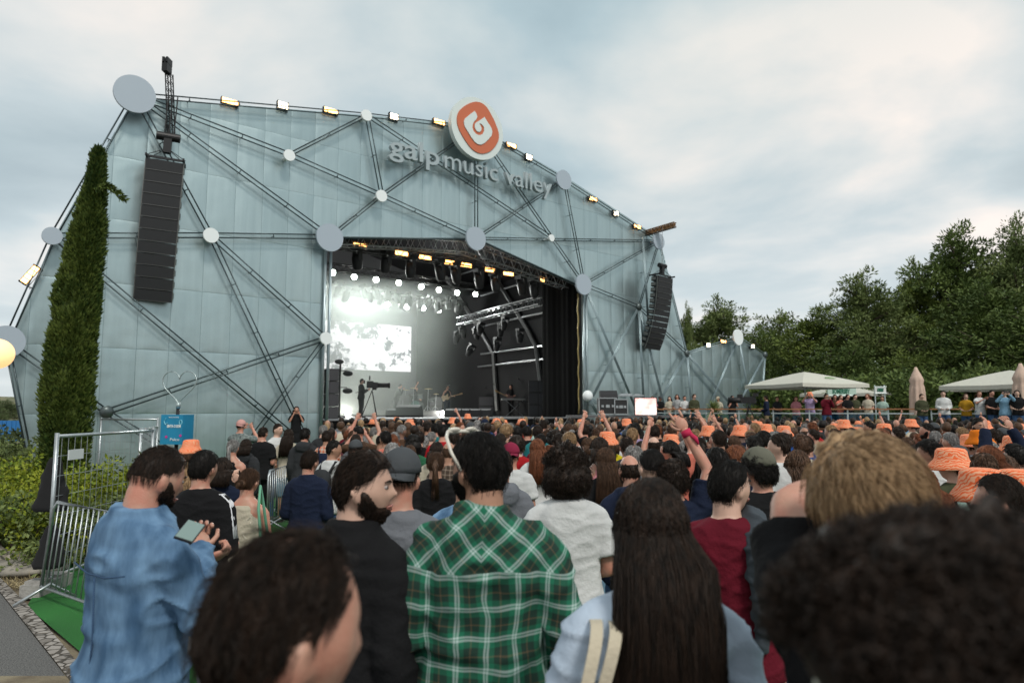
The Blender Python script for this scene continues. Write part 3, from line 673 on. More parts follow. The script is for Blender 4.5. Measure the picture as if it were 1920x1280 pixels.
POSES = {
 'down': (((.212,-.04,1.13),(.222,.06,.89)), ((.212,-.04,1.13),(.222,.06,.89))),
 'hands': (((.215,-.02,1.13),(.10,.22,1.06)), ((.215,-.02,1.13),(.10,.22,1.06))),
 'phone': (((.22,.08,1.16),(.09,.30,1.27)), ((.235,.05,1.14),(.06,.28,1.24))),
 'photo': (((.27,.20,1.36),(.10,.30,1.60)), ((.27,.20,1.36),(.10,.30,1.60))),
 'raiseR': (((.23,-.03,1.14),(.20,.16,1.0)), ((.25,.06,1.69),(.13,.13,1.94))),
 'upboth': (((.26,.10,1.66),(.17,.16,1.90)), ((.26,.10,1.66),(.17,.16,1.90))),
 'clap': (((.25,.16,1.28),(.06,.34,1.45)), ((.25,.16,1.28),(.06,.34,1.45))),
 'onheadL': (((.40,.12,1.50),(.17,.10,1.70)), ((.235,-.04,1.13),(.245,.06,.89))),
 'guitar': (((.27,-.04,1.15),(.30,.24,1.14)), ((.26,-.02,1.15),(.05,.22,1.05))),
 'handsface': (((.22,.14,1.22),(.09,.20,1.50)), ((.22,.14,1.22),(.09,.20,1.50))),
}
def arm_pts(pose, side):   # side -1 left, +1 right
    e, w_ = POSES[pose][0 if side < 0 else 1]
    s = Vector((side*SH, -.008, 1.405)); e = Vector((side*e[0], e[1], e[2])); w_ = Vector((side*w_[0], w_[1], w_[2])); return s, e, w_
def hand(b, w_, d, side, curl=.5, point=False, sc_=1.0, palm=None):
    d = d.normalized(); lat = palm or Vector((0, 1, 0)); lat = (lat-d*lat.dot(d))
    if lat.length < .05: lat = d.orthogonal()
    lat.normalize(); nrm = d.cross(lat).normalized()*(-side)
    M = Matrix((lat, d, nrm)).transposed()
    pc = w_+d*.05*sc_; b.ell(pc, (.040*sc_, .052*sc_, .015*sc_), M, 12, 8)
    ln = (.066,.075,.070,.055)
    for i in range(4):
        r0 = pc+lat*(.029-.0195*i)*sc_+d*.038*sc_; c_ = curl
        if point and i in (1, 2): c_ = 1.5
        elif point: c_ = .05
        l = ln[i]*sc_; pts = [r0]; dirv = d+lat*(.10-.07*i); 
        for k in range(3):
            ang = c_*(k+.6)*.85; v = (d*cos(ang)+nrm*sin(ang)+lat*(.10-.07*i)*.6).normalized(); pts.append(pts[-1]+v*l/3*(1.15-.12*k))
        b.tube(pts, [.0095*sc_,.009*sc_,.008*sc_,.0062*sc_], 7)
    t0 = w_+d*.022*sc_+lat*.022*sc_; b.tube([t0, t0+(lat*.75+d*.5+nrm*.25)*.03*sc_, t0+(lat*1.0+d*1.1+nrm*.5)*.038*sc_, t0+(lat*.95+d*1.75+nrm*.7)*.040*sc_], [.013*sc_,.011*sc_,.0095*sc_,.007*sc_], 7)
def body_mesh(pose='down', yaw=0, pitch=0, roll=0, voxel=.018, width=1.0, fat=0, custom=None, curl=.6, point=False, headonly=False, fem=False, seat=False):
    b = MB(); Mh = headM(yaw, pitch, roll)
    head_surface(b, Mh, nu=40, nv=30)
    for s in (-1, 1):
        b.ell(Mh @ Vector((s*.075, -.004, -.012)), (.010,.021,.033), Mh.to_3x3() @ Matrix.Rotation(s*R(18), 3, 'Z') @ Matrix.Rotation(R(-10), 3, 'X'), 12, 8)
        b.ell(Mh @ Vector((s*.083, -.012, -.006)), (.006,.017,.025), Mh.to_3x3() @ Matrix.Rotation(s*R(30), 3, 'Z'), 10, 6)
    nb = Mh @ Vector((0, -.028, -.055))
    b.tube([Vector((0,-.02,1.40)), Vector((0,-.018,1.47)), (Vector((0,-.015,1.52))+nb)/2+Vector((0,0,-.005)), nb, Mh @ Vector((0,-.02,-.01))], [.085,.062+fat*.3,.057+fat*.3,.058,.05], 18)
    wf = .93 if fem else 1.0
    sk_ = 1.0 if pose in () else .95
    rings = [ering(z, (a*width*wf+fat*.6)*sk_, (c+fat)*sk_, y0) for z, a, c, y0 in TORSO]
    b.loft(rings)
    for s in (-1, 1):
        S, E, W_ = arm_pts(pose, s) if not custom else custom[0 if s < 0 else 1]
        S = Vector((S.x*width*wf, S.y, S.z))
        rr = 1.0 if not fem else .86
        b.tube([Vector((s*.045,-.014,1.462)), Vector((s*.10,-.012,1.425)), S+Vector((-s*.01,0,-.008)), S+(E-S)*.15, S+(E-S)*.45, E], [.018,.034,.048*rr,.054*rr,.047*rr,.037*rr], 12)
        b.ell(E, (.037*rr,)*3, nu=10, nv=8)
        b.tube([E, E+(W_-E)*.3, W_, W_+(W_-E).normalized()*.02], [.037*rr,.040*rr,.027*rr,.024*rr], 12)
    if not headonly:
        for s in (-1, 1):
            if seat:
                P_ = [(s*.09,0,.88),(s*.10,.2,.62),(s*.11,.45,.55),(s*.11,.47,.1),(s*.11,.47,.06)]
            else: P_ = [(s*.085,0,.90),(s*.098,.0,.72),(s*.10,.012,.48),(s*.105,-.015,.33),(s*.108,-.01,.08)]
            b.tube(P_, [.092,.084,.055,.053,.036], 12)
            b.ell(Vector(P_[-1])+Vector((0,.05,-.035)), (.042,.125,.04), nu=12, nv=8)
    me = remesh(b, voxel, 2 if voxel < .012 else 1)
    # fingers added to the same surface after the remesh keeps them separate
    hb = MB()
    for s in (-1, 1):
        S, E, W_ = arm_pts(pose, s) if not custom else custom[0 if s < 0 else 1]
        hand(hb, W_, (W_-E), s, curl, point and s > 0, .9 if fem else 1.0, palm=Vector((-s*1, .3, 0)) if W_.z > 1.4 else None)
    bm = bmesh.new(); bm.from_mesh(me); hm = hb.mesh('h'); bm.from_mesh(hm); bm.to_mesh(me); bm.free(); bpy.data.meshes.remove(hm)
    me.polygons.foreach_set('use_smooth', [True]*len(me.polygons)); return me
def shirt_mesh(pose='down', sleeve='short', voxel=.018, width=1.0, fat=0, infl=.014, hem=.84, custom=None, wr=.006, ws=9, collar=0, fem=False, seed=0, neck=.075, tank=False, hood=False, loose=0):
    b = MB(); wf = .93 if fem else 1.0; rings = []
    for z, a, c, y0 in TORSO[:-1]:
        if z < hem-.03: continue
        k = infl*(1.0+(.9+loose)*sm(1.25, .9, z)); a2 = a*width*wf+fat*.6+k; c2 = c+fat+k
        if tank and z > 1.35: a2 = a*.62; 
        rings.append(ering(z, a2, c2, y0))
    rings.insert(0, ering(hem, (.178+fat*.6)*width*wf+infl*(2.0+loose), .128+fat+infl*(2.0+loose), -.01)) if hem < .86 else rings.insert(0, ering(hem, .168*width*wf+infl*1.9+fat*.6, .12+fat+infl*1.7, -.005))
    if not tank: rings.append(ering(1.478, neck+.043+fat*.5, neck+.016+fat*.5, -.016)); rings.append(ering(1.505+collar*.2, neck+.004, neck+.002, -.016))
    b.loft(rings)
    if collar: b.loft([ering(1.45, neck+.020, neck+.012, -.014), ering(1.50+collar, neck, neck, -.022)])
    if hood:
        b.ell((0,-.115,1.46), (.120,.055,.09), nu=16); b.tube([(-.09,.03,1.49),(-.085,-.06,1.51),(0,-.09,1.52),(.085,-.06,1.51),(.09,.03,1.49)], .028, 8)
    if sleeve != 'none':
        for s in (-1, 1):
            S, E, W_ = arm_pts(pose, s) if not custom else custom[0 if s < 0 else 1]
            S = Vector((S.x*width*wf, S.y, S.z)); q = infl*1.15
            if sleeve == 'short':
                T = S+(E-S)*.72; b.tube([Vector((s*.055,-.014,1.475)), Vector((s*.11,-.012,1.438)), S+Vector((-s*.01,0,-.005)), S+(E-S)*.18, S+(E-S)*.45, T], [.024+q*.6,.042+q*.8,.053+q*.9,.056+q,.056+q*1.2,.059+q*1.5], 14)
            else:
                end = W_ if sleeve == 'long' else E+(W_-E)*.45
                b.tube([Vector((s*.055,-.014,1.475)), Vector((s*.11,-.012,1.438)), S+Vector((-s*.01,0,-.005)), S+(E-S)*.18, S+(E-S)*.45, E], [.024+q*.6,.042+q*.8,.053+q*.9,.056+q,.052+q*1.2,.046+q], 14); b.ell(E, (.045+q,)*3, nu=12, nv=8)
                b.tube([E, E+(end-E)*.3, end], [.045+q,.043+q,.031+q*.9], 14)
    return remesh(b, voxel, 3, wr, ws, seed)
def trousers_mesh(shorts=False, voxel=.02, skirt=False, width=1.0, fat=0, seat=False):
    b = MB(); k = .012
    if skirt:
        b.loft([ering(.50, .23, .19), ering(.7, .215, .17), ering(.88, .19+fat, .14+fat, -.015), ering(1.0, .16+fat, .115+fat)])
    else:
        b.loft([ering(z, a*width+k+fat*.6, c+k+fat, y0) for z, a, c, y0 in TORSO if z < 1.0]+[ering(1.01, .16*width+k+fat*.6, .114+k+fat, -.003)])
        for s in (-1, 1):
            if seat: P_ = [(s*.09,0,.88),(s*.10,.2,.62),(s*.11,.45,.55),(s*.11,.47,.12)]; r_ = [.105,.1,.075,.065]
            else: P_ = [(s*.085,0,.90),(s*.098,.0,.72),(s*.10,.012,.48)]+([] if shorts else [(s*.105,-.015,.33),(s*.108,-.01,.07)]); r_ = [.104,.098,.078]+([] if shorts else [.066,.058])
            b.tube(P_, r_, 14)
    return remesh(b, voxel, 2, .004, 10)
# --- hair
def hairline(d, style):
    x, y, z = d
    if style == 'receding' and (x*x+(y+.12)**2) < .16 and z > 0: return 1-.97*math.exp(-(x*x+(y+.12)**2)/.045)
    if style == 'bald': 
        f = sm(.60, .35, z)*sm(-.75, -.5, z)*sm(.35, .0, y); return f
    if style == 'fade' : lim = sm(-.25, .05, z)
    else: lim = 1
    # front hairline rises over the forehead, sides run above and behind the ear, back goes to the nape
    a = math.atan2(y, abs(x))         # pi/2 front, 0 side, -pi/2 back
    if a > .25: zl = .30+.32*sm(.25, .95, a)
    elif a > -.15: zl = -.02+.32*sm(-.15, .25, a)
    else: zl = -.02-.60*sm(-.15, -.8, a)
    zl += .07*MN.noise(Vector((x*3,y*3,z*3)))
    if style == 'receding': zl += .18*sm(.2, .9, a)
    return sm(zl-.07, zl+.05, z)*(.3+.7*lim)
def hair_mesh(style='short', yaw=0, pitch=0, roll=0, strands=250, seed=1, fine=False, thick=None, length=None):
    rnd = random.Random(seed); Mh = headM(yaw, pitch, roll); M3 = Mh.to_3x3(); b = MB()
    T = dict(short=.010, fade=.007, buzz=.005, bald=.005, receding=.007, curly=.024, bigcurly=.060, long=.012, bun=.008, pony=.008, quiff=.013, bob=.014, floppy=.022)[style]
    if thick: T = thick
    base = 'short' if style not in ('bald','receding','fade') else style
    def off(d):
        m_ = hairline(d, base); t = T*(.75+.5*MN.noise(Vector(d)*(3 if not fine else 5)+Vector((seed,0,0))))
        if style in ('quiff','floppy') : t *= 1+.9*sm(.2,.9,d.z)*sm(-.3,.5,d.y)
        if style == 'floppy': t *= .25+.75*sm(-.30,.10,d.z)
        if style in ('fade','quiff'): t *= .35+.65*sm(-.1,.5,d.z)
        if style in ('curly','bigcurly'): t *= (.8+.5*min(.6,abs(MN.noise(Vector(d)*5+Vector((seed,0,0))))))
        if style == 'bigcurly': t *= 1.0+.25*sm(.2,-.3,d.z)
        return -.012+(t+.012)*m_
    head_surface(b, Mh, off, nu=60 if fine else 34, nv=46 if fine else 26)
    def scalp():
        while 1:
            d = Vector((rnd.gauss(0,1), rnd.gauss(0,1), rnd.gauss(0,1))).normalized()
            if style == 'floppy' and d.z < .22: continue
            if hairline(d, base) > .6 or (style == 'receding' and d.z > .8 and rnd.random() < .22): return d
    wd = .0010 if fine else .004
    def strand(pts, w0=wd):
        b.tube(pts, [w0*(1-.75*(i/(len(pts)-1))) for i in range(len(pts))], 3)
    if style in ('short','quiff','fade','receding','bald','buzz','floppy','bun','pony'):
        ln = dict(short=.045, quiff=.06, fade=.03, receding=.04, bald=.02, buzz=.008, floppy=.09, bun=.07, pony=.07)[style]
        for _ in range(strands):
            d = scalp(); s0 = head_disp(d); s0 = s0*(1+(off(d)*.6)/s0.length)
            back = Vector((d.x*.35, -.6 if style in ('bun','pony','quiff') else (-.35-.3*d.y), -.7+.2*d.z)); nrm = d
            if style == 'floppy': back = Vector((.5+d.x*.4, -.1, -.55))
            tan = (back-nrm*back.dot(nrm)); tan = tan.normalized() if tan.length > .05 else Vector((0,-1,0))
            tan = (tan+Vector((rnd.gauss(0,.25), rnd.gauss(0,.25), rnd.gauss(0,.2)))).normalized(); l = ln*rnd.uniform(.6,1.1)*(.35 if style == 'floppy' and d.z < 0 else 1)
            fly = fine and rnd.random() < .07; lift = (1.5 if fly else .4) if style in ('short','quiff','receding','floppy') else .15
            pts = []
            for k in range(4):
                q = s0+tan*l*(k/3)+nrm*(T*.35+l*lift*.3*sin(k/3*pi*.7)); dq = q.normalized(); hs = head_disp(dq).length+T*.8
                if q.length < hs: q = dq*hs
                elif q.length > hs+(.016 if fly else .005): q = dq*(hs+(.016 if fly else .005))
                pts.append(Mh @ q)
            strand(pts)
        if style == 'bun':
            c = Mh @ Vector((0,-.115,-.005)); b.ell(c, (.042,.035,.038), nu=14)
            for _ in range(max(30, strands//6)):
                a = rnd.uniform(0,2*pi); r_ = rnd.uniform(.02,.04); strand([c+M3@Vector((r_*cos(a+t), -.02-.012*sin(t*2), r_*sin(a+t))) for t in (0,.6,1.2,1.8)])
        if style == 'pony':
            c = Mh @ Vector((0,-.10,.03)); b.ell(c, (.022,.02,.022))
            b.tube([c, c+Vector((0,-.045,-.03)), c+Vector((0,-.06,-.14)), c+Vector((.01,-.045,-.30))], [.02,.032,.032,.006], 10)
            for _ in range(strands//3):
                x = rnd.uniform(-.03,.03); y = rnd.uniform(-.02,.02); strand([c, c+Vector((x*.6,-.05+y,-.03)), c+Vector((x,-.065+y,-.15)), c+Vector((x*1.3,-.05+y,-.32-rnd.random()*.05))])
    elif style in ('curly','bigcurly'):
        for _ in range(strands):
            d = scalp() if rnd.random() < .8 or style == 'curly' else None
            if d is None:
                a = rnd.uniform(-pi, 0); d = Vector((cos(a), sin(a), rnd.uniform(-.9,-.2))).normalized()
            base_r = head_disp(d).length+max(off(d), 0)*rnd.uniform(.7, 1.05)
            if style == 'bigcurly' and d.z < 0: base_r = max(base_r, head_disp(d).length+T*.9)
            c = d*base_r; r_ = rnd.uniform(.004,.009)*(1.1 if style == 'bigcurly' else 1)
            u_ = d.orthogonal().normalized(); v_ = d.cross(u_); ph = rnd.uniform(0, 6.28); pts = []
            for k in range(7):
                t = k*.9; pts.append(Mh @ (c+(u_*cos(t+ph)+v_*sin(t+ph))*r_+d*(.003*k)+Vector((0,0,-.004*k))))
            strand(pts, .0022 if fine else .0045)
        if style == 'bigcurly':
            b.ell(Mh @ Vector((0,-.045,-.03)), (.125,.10,.125), M3, 24, 18); FE = (Vector((0,.008,.050)), (.106,.122,.082)); b.ell(Mh @ FE[0], FE[1], M3, 24, 18)
            for _ in range(strands//2):
                d = Vector((rnd.gauss(0,1), rnd.gauss(0,1), abs(rnd.gauss(0,1)))).normalized(); q_ = 1+.10*MN.noise(d*3)+rnd.uniform(-.03,.13); c = FE[0]+Vector((d.x*FE[1][0], d.y*FE[1][1], d.z*FE[1][2]))*q_; r_ = rnd.uniform(.004,.009); u_ = d.orthogonal().normalized(); v_ = d.cross(u_); ph = rnd.uniform(0,6.28)
                strand([Mh @ (c+(u_*cos(k*.9+ph)+v_*sin(k*.9+ph))*r_+d*.003*k) for k in range(7)], .0020 if fine else .0045)
    elif style in ('long','bob'):
        ln = length or (.42 if style == 'long' else .16)
        # bulk curtain behind the head
        rings = []
        for k in range(9):
            t = k/8; z = .05-t*(ln+.02); wv = .083+.035*sin(min(1,t*1.3)*pi*.6)-.02*t*t*(style == 'long'); y_ = -.045-.085*sm(.12,.45,t); wv *= .45+.55*sm(-.05,.3,t); dk = .5+.5*sm(0,.3,t)
            y_ -= .0
            rings.append([Mh.translation*1.0+Matrix.Rotation(yaw,3,'Z')@Vector((wv*cos(a)*(1+.05*sin(a*7)), y_+.045*dk*sin(a)*(1 if sin(a) < 0 else .6), z)) for a in [2*pi*i/22 for i in range(22)]])
        b.loft(rings)
        R3 = Matrix.Rotation(yaw,3,'Z'); C_ = Mh.translation
        for _ in range(strands):
            a = rnd.uniform(-pi*1.12, pi*.12); zr = rnd.uniform(.1, 1); d = Vector((cos(a)*math.sqrt(1-zr*zr), sin(a)*math.sqrt(1-zr*zr), zr))
            if hairline(d, base) < .3: continue
            pts = []; d2 = Vector((d.x, d.y, 0)); d2 = d2.normalized() if d2.length > .02 else Vector((rnd.choice((-1,1))*.7,-.7,0))
            L_ = ln*rnd.uniform(.85, 1.12); n_ = 9
            for k in range(n_+1):
                t = k/n_; z0 = d.z*(1-t*2.2)
                if z0 > 0:
                    h_ = (d2*math.sqrt(max(0,1-z0*z0))+Vector((0,0,z0))); p = head_disp(h_); p = p*(1+(T*rnd.uniform(.85,1.15))/p.length); p = Mh @ p; last = p
                else:
                    tt = (t-.4545)/.5455; flare = (.09+.03*sin(tt*2.2+d.x))+.012*MN.noise(Vector((d.x*9,tt*2,seed)))
                    q = Vector((d2.x*flare*1.05, min(.03, d2.y*.085-.02-.03*tt), .03-tt*L_)); p = C_+R3 @ q
                    p += R3 @ Vector((0,(-.02 if d2.y < -.1 else -.05)-.055*sm(0,.5,tt),0))
                pts.append(p+Vector((rnd.gauss(0,.0032), rnd.gauss(0,.0032), 0)))
            strand(pts, .0016 if fine else .006)
    return b.mesh('hair', True)
def beard_mesh(yaw=0, pitch=0, roll=0, th=.016, n=300, seed=3, fine=True):
    rnd = random.Random(seed); Mh = headM(yaw, pitch, roll); b = MB()
    def mask(d):
        x, y, z = d
        a = math.atan2(y, abs(x))
        zl = .10-.50*sm(.12,.85,a); m_ = sm(zl, zl-.16, z)*sm(-.16, .08, a)
        lip = math.exp(-(x/.2)**2)*math.exp(-((z+.5)/.055)**2)*(y > .3); return m_*(1-lip)
    def off(d): return -.010+(th*(1+.5*sm(-.6,-.95,d.z))+.010)*mask(d)
    head_surface(b, Mh, off, nu=60, nv=46)
    for _ in range(n):
        a = rnd.uniform(-.3, 1.57)*1; x_ = rnd.choice((-1,1)); z = rnd.uniform(-.98,-.2); c = math.sqrt(1-z*z); d = Vector((x_*cos(a)*c, sin(a)*c, z))
        if mask(d) < .5: continue
        s0 = head_disp(d); s0 = s0*(1+(th*.8)/s0.length); e_ = s0+(d*.4+Vector((0,.1,-.9))).normalized()*rnd.uniform(.006,.014)
        b.tube([Mh @ s0, Mh @ ((s0+e_)/2+d*.003), Mh @ e_], [.0016,.0012,.0004], 3)
    return b.mesh('beard', True)
def hat_mesh(kind, yaw=0, pitch=0, roll=0):
    Mh = headM(yaw, pitch, roll); b = MB(); n = 40
    if kind == 'bucket':
        pr = [(.001,.150),(.05,.151),(.090,.144),(.104,.125),(.112,.075),(.118,.055),(.150,.012),(.168,-.022),(.165,-.027),(.146,.005),(.110,.045),(.100,.06)]
        rings = [[Mh @ Vector((r_*cos(a)*.93, -.005+r_*sin(a)*1.07, z+.005*sin(a*3+r_*20)*(r_ > .13))) for a in [2*pi*i/n for i in range(n)]] for r_, z in pr]
        b.loft(rings)
    else:
        rings = []
        for k in range(9):
            t = k/8*pi/2; rings.append([Mh @ Vector((.091*cos(t)*cos(a), -.004+.111*cos(t)*sin(a), .035+.112*sin(t)**.9)) for a in [2*pi*i/n for i in range(n)]])
        b.loft(rings)
        fy = 1 if kind == 'cap' else -1
        vs = []; fs = []
        for j in range(5):
            for i in range(17):
                a = R(-62)+R(124)*i/16; r0 = .108+.075*(j/4)*cos(a*1.25)
                x = .090*sin(a)*(1-.03*j)+0; vs.append(Mh @ Vector((x, fy*(.108*cos(a)+.078*(j/4)*max(0,cos(a*1.4))), .045-.012*(j/4)-.028*abs(sin(a))*(j/4)-.004)))
        for j in range(4):
            for i in range(16): q = j*17+i; fs.append((q, q+1, q+18, q+17))
        k = len(vs); vs2 = [v+Vector((0,0,-.004)) for v in vs]; b.add(vs+vs2, fs+[tuple(k+i for i in reversed(f)) for f in fs])
        b.ell(Mh @ Vector((0,-.004,.148)), (.008,.008,.005), nu=8, nv=6)
        if fy < 0: # strap opening edge
            b.tube([Mh @ Vector((-.045,.098,.045)), Mh @ Vector((0,.108,.04)), Mh @ Vector((.045,.098,.045))], .006, 6)
    return b.mesh('hat', True)
# --- people materials
SKIN = [mat('skin_light', (.50,.28,.20), .5, vary_to=(.50,.21,.145), vscale=16, bump=.15, bscale=160), mat('skin_tan', (.38,.20,.13), .55, var=.10, vscale=14, bump=.1, bscale=90), mat('skin_brown', (.20,.10,.065), .55, var=.1, vscale=14), mat('skin_fair', (.58,.36,.27), .55, var=.1, vscale=14)]
def hair_mat(name, col, hi, st=(90,90,6)):
    if name in _mats: return _mats[name]
    m = bpy.data.materials.new(name); m.use_nodes = True; nt = m.node_tree; b = nt.nodes['Principled BSDF']
    t = N(nt, 'ShaderNodeTexCoord'); mp = N(nt, 'ShaderNodeMapping'); mp.inputs['Scale'].default_value = st; L(nt, t.outputs['Object'], mp.inputs[0])
    n = N(nt, 'ShaderNodeTexNoise', i={'Scale': 1.0, 'Detail': 4.0}); L(nt, mp.outputs[0], n.inputs['Vector'])
    r = ramp(nt, n.outputs[0], [(.35, col), (.62, hi)]); L(nt, r.outputs[0], b.inputs['Base Color']); b.inputs['Roughness'].default_value = .55; b.inputs['Specular IOR Level'].default_value = .22
    bp = N(nt, 'ShaderNodeBump', i={'Strength': .7, 'Distance': .004}); L(nt, n.outputs[0], bp.inputs['Height']); L(nt, bp.outputs[0], b.inputs['Normal'])
    _mats[name] = m; return m
HM = dict(black=hair_mat('hair_black', (.004,.0035,.003), (.013,.010,.008)), dark=hair_mat('hair_dark_brown', (.008,.005,.003), (.028,.016,.010)), brown=hair_mat('hair_brown', (.035,.018,.010), (.095,.050,.028)),
          red=hair_mat('hair_auburn', (.09,.028,.012), (.20,.07,.03)), blond=hair_mat('hair_blond', (.13,.075,.035), (.40,.26,.14)), grey=hair_mat('hair_grey', (.10,.095,.09), (.30,.29,.28)))
def cloth(name, col, var=.12, rough=.9, bump=.25, bs=60): return mat('cloth_'+name, tuple(c*.9 for c in col), rough, var=var, vscale=5, bump=bump, bscale=bs, spec=.15)
CL = dict(black=(.011,.011,.012), charcoal=(.035,.037,.04), navy=(.012,.018,.04), grey=(.17,.18,.20), lightgrey=(.36,.37,.37), white=(.62,.63,.62), cream=(.50,.45,.35), red=(.40,.015,.02), maroon=(.12,.008,.018), blue=(.02,.08,.28), skyblue=(.20,.36,.50), teal=(.02,.16,.17), green=(.03,.14,.07), olive=(.06,.065,.035), mustard=(.45,.24,.02), yellow=(.62,.50,.02), pink=(.55,.22,.25), lilac=(.36,.28,.45), khaki=(.25,.19,.11), brown=(.09,.05,.03), coral=(.60,.17,.12), mint=(.38,.52,.45), denim=(.05,.10,.20))
def cm(n): return cloth(n, CL[n])
def zebra():
    m = bpy.data.materials.new('orange_squiggle_print'); m.use_nodes = True; nt = m.node_tree; b = nt.nodes['Principled BSDF']
    t = N(nt, 'ShaderNodeTexCoord'); wv = N(nt, 'ShaderNodeTexWave', wave_type='BANDS', bands_direction='DIAGONAL', i={'Scale': 17.0, 'Distortion': 9.0, 'Detail': 2.0, 'Detail Scale': 1.4}); L(nt, t.outputs['Object'], wv.inputs['Vector'])
    r = ramp(nt, wv.outputs['Fac'], [(.42, (.80,.13,.03)), (.55, (.80,.38,.22))]); L(nt, r.outputs[0], b.inputs['Base Color']); b.inputs['Roughness'].default_value = .85; return m
ZEB = zebra(); ORH = cloth('plain_orange', (.80,.20,.015))
SHOE = mat('shoe_rubber', (.05,.05,.05), .7)
# --- shared crowd meshes
CB = {}
def cget(kind, *k, **kw):
    key = (kind,)+k+tuple(sorted(kw.items()))
    if key not in CB: CB[key] = dict(body=body_mesh, shirt=shirt_mesh, trousers=trousers_mesh, hair=hair_mesh, hat=hat_mesh, beard=beard_mesh)[kind](*k, **kw)
    return CB[key]
def shoes_mesh():
    b = MB()
    for s in (-1, 1):
        b.ell((s*.108,.045,.045), (.050,.142,.047), nu=14, nv=10); b.box((s*.108,.045,.012), (.095,.27,.024))
    return b.mesh('shoes', True)
SHOES = shoes_mesh()
YAWS = (-50, -20, 0, 20, 50)
PEOPLE = []; PHO = {}
def face_parts(o, yaw, pitch, hc='dark'):
    Mh = headM(yaw, pitch); M3 = Mh.to_3x3(); b = MB()
    for s in (-1, 1): b.ell(Mh @ Vector((s*.029,.0735,.012)), (.0125,.0125,.0080), M3, 12, 8)
    e = b.build('eyes', mat('eye_white', (.38,.33,.31), .7), o, smooth=True); b = MB()
    for s in (-1, 1): b.ell(Mh @ Vector((s*.029,.0850,.012)), (.006,.0025,.006), M3, 10, 6)
    b.build('iris', mat('iris_dark', (.03,.02,.015), .2), e, smooth=True); b = MB()
    for s in (-1, 1): b.tube([Mh @ Vector((s*.012,.0925,.028)), Mh @ Vector((s*.028,.0915,.034)), Mh @ Vector((s*.046,.078,.029))], [.003,.0038,.002], 6)
    b.build('eyebrows', HM[hc], o, smooth=True); b = MB()
    b.tube([Mh @ Vector((-.022,.083,-.055)), Mh @ Vector((-.008,.0965,-.052)), Mh @ Vector((.008,.0965,-.052)), Mh @ Vector((.022,.083,-.055))], [.002,.0045,.0045,.002], 6)
    b.tube([Mh @ Vector((-.020,.083,-.058)), Mh @ Vector((0,.094,-.063)), Mh @ Vector((.020,.083,-.058))], [.002,.0055,.002], 6)
    b.build('lips', mat('lip_skin', (.36,.14,.11), .45), o, smooth=True)
def crowd_person(loc, face, height, pose='down', yaw=0, pitch=0, skin=0, hair='short', hc='dark', top='black', sleeve='short', legs='denim', hat=None, hatm=None, fem=False, short_=False, beard=False, hood=False, label=None, group=None, fine=False, name='person', backpack=None, skirt=False, topm=None, seat=False, tank=False, curl=.6, width=1.0, fat=0, face_=False, point=False, hairkw=None, shirtkw=None, beardkw=None, roll=0):
    vx = .011 if fine else .019
    y_ = R(yaw); pt = R(pitch)
    bodym = cget('body', pose, y_, pt, voxel=vx, fem=fem, seat=seat, width=width, fat=fat, curl=curl, point=point)
    o = mk(name, bodym, SKIN[skin]); o.location = loc; o.rotation_euler = (0,0,face); o.scale = (height/1.755,)*3
    o.scale.x *= random.uniform(.98,1.04)
    kw = dict(voxel=vx, fem=fem, hood=hood, tank=tank, wr=.006, hem=.84 if not tank else .9, width=width, fat=fat); kw.update(shirtkw or {}); sh = cget('shirt', pose, sleeve, **kw)
    mk('top' if sleeve == 'none' else ('hoodie' if hood else ('shirt' if sleeve == 'long' else 't_shirt')), sh, topm or cm(top), o)
    mk('skirt' if skirt else ('shorts' if short_ else 'trousers'), cget('trousers', short_, skirt=skirt, seat=seat, width=width, fat=fat), cm(legs), o)
    if not seat: mk('shoes', SHOES, SHOE, o)
    if hair: mk('hair', cget('hair', hair, y_, pt, **{**dict(strands=1800 if fine else 260, fine=fine, seed=random.choice((1,2,3)) if not fine else 4), **(hairkw or {})}), HM[hc], o)
    if hat: mk('bucket_hat' if hat == 'bucket' else 'cap', cget('hat', hat, y_, pt), hatm or ZEB, o)
    if beard: mk('beard', cget('beard', y_, pt, **(beardkw or dict(n=200))), HM[hc], o)
    if face_: face_parts(o, y_, pt, hc)
    if label: tag(o, label, 'person', group)
    PEOPLE.append((o, loc[0], loc[1])); PHO[o.name] = pose; return o
# ============================================================ VEGETATION
def leaf_mat(name, c1, c2, tr=.25):
    m = bpy.data.materials.new(name); m.use_nodes = True; nt = m.node_tree; b = nt.nodes['Principled BSDF']
    t = N(nt, 'ShaderNodeTexCoord'); n = N(nt, 'ShaderNodeTexNoise', i={'Scale': .9, 'Detail': 3.0}); L(nt, t.outputs['Object'], n.inputs['Vector'])
    n2 = N(nt, 'ShaderNodeTexNoise', i={'Scale': 14.0, 'Detail': 2.0}); L(nt, t.outputs['Object'], n2.inputs['Vector'])
    ad = N(nt, 'ShaderNodeMath', operation='MULTIPLY_ADD', i={1: .6}); L(nt, n2.outputs[0], ad.inputs[0])
    h = N(nt, 'ShaderNodeMath', operation='MULTIPLY', i={1: .5}); L(nt, n.outputs[0], h.inputs[0]); L(nt, h.outputs[0], ad.inputs[2])
    r = ramp(nt, ad.outputs[0], [(.40, c1), (.68, c2)]); L(nt, r.outputs[0], b.inputs['Base Color']); b.inputs['Roughness'].default_value = .65; b.inputs['Specular IOR Level'].default_value = .25
    return m
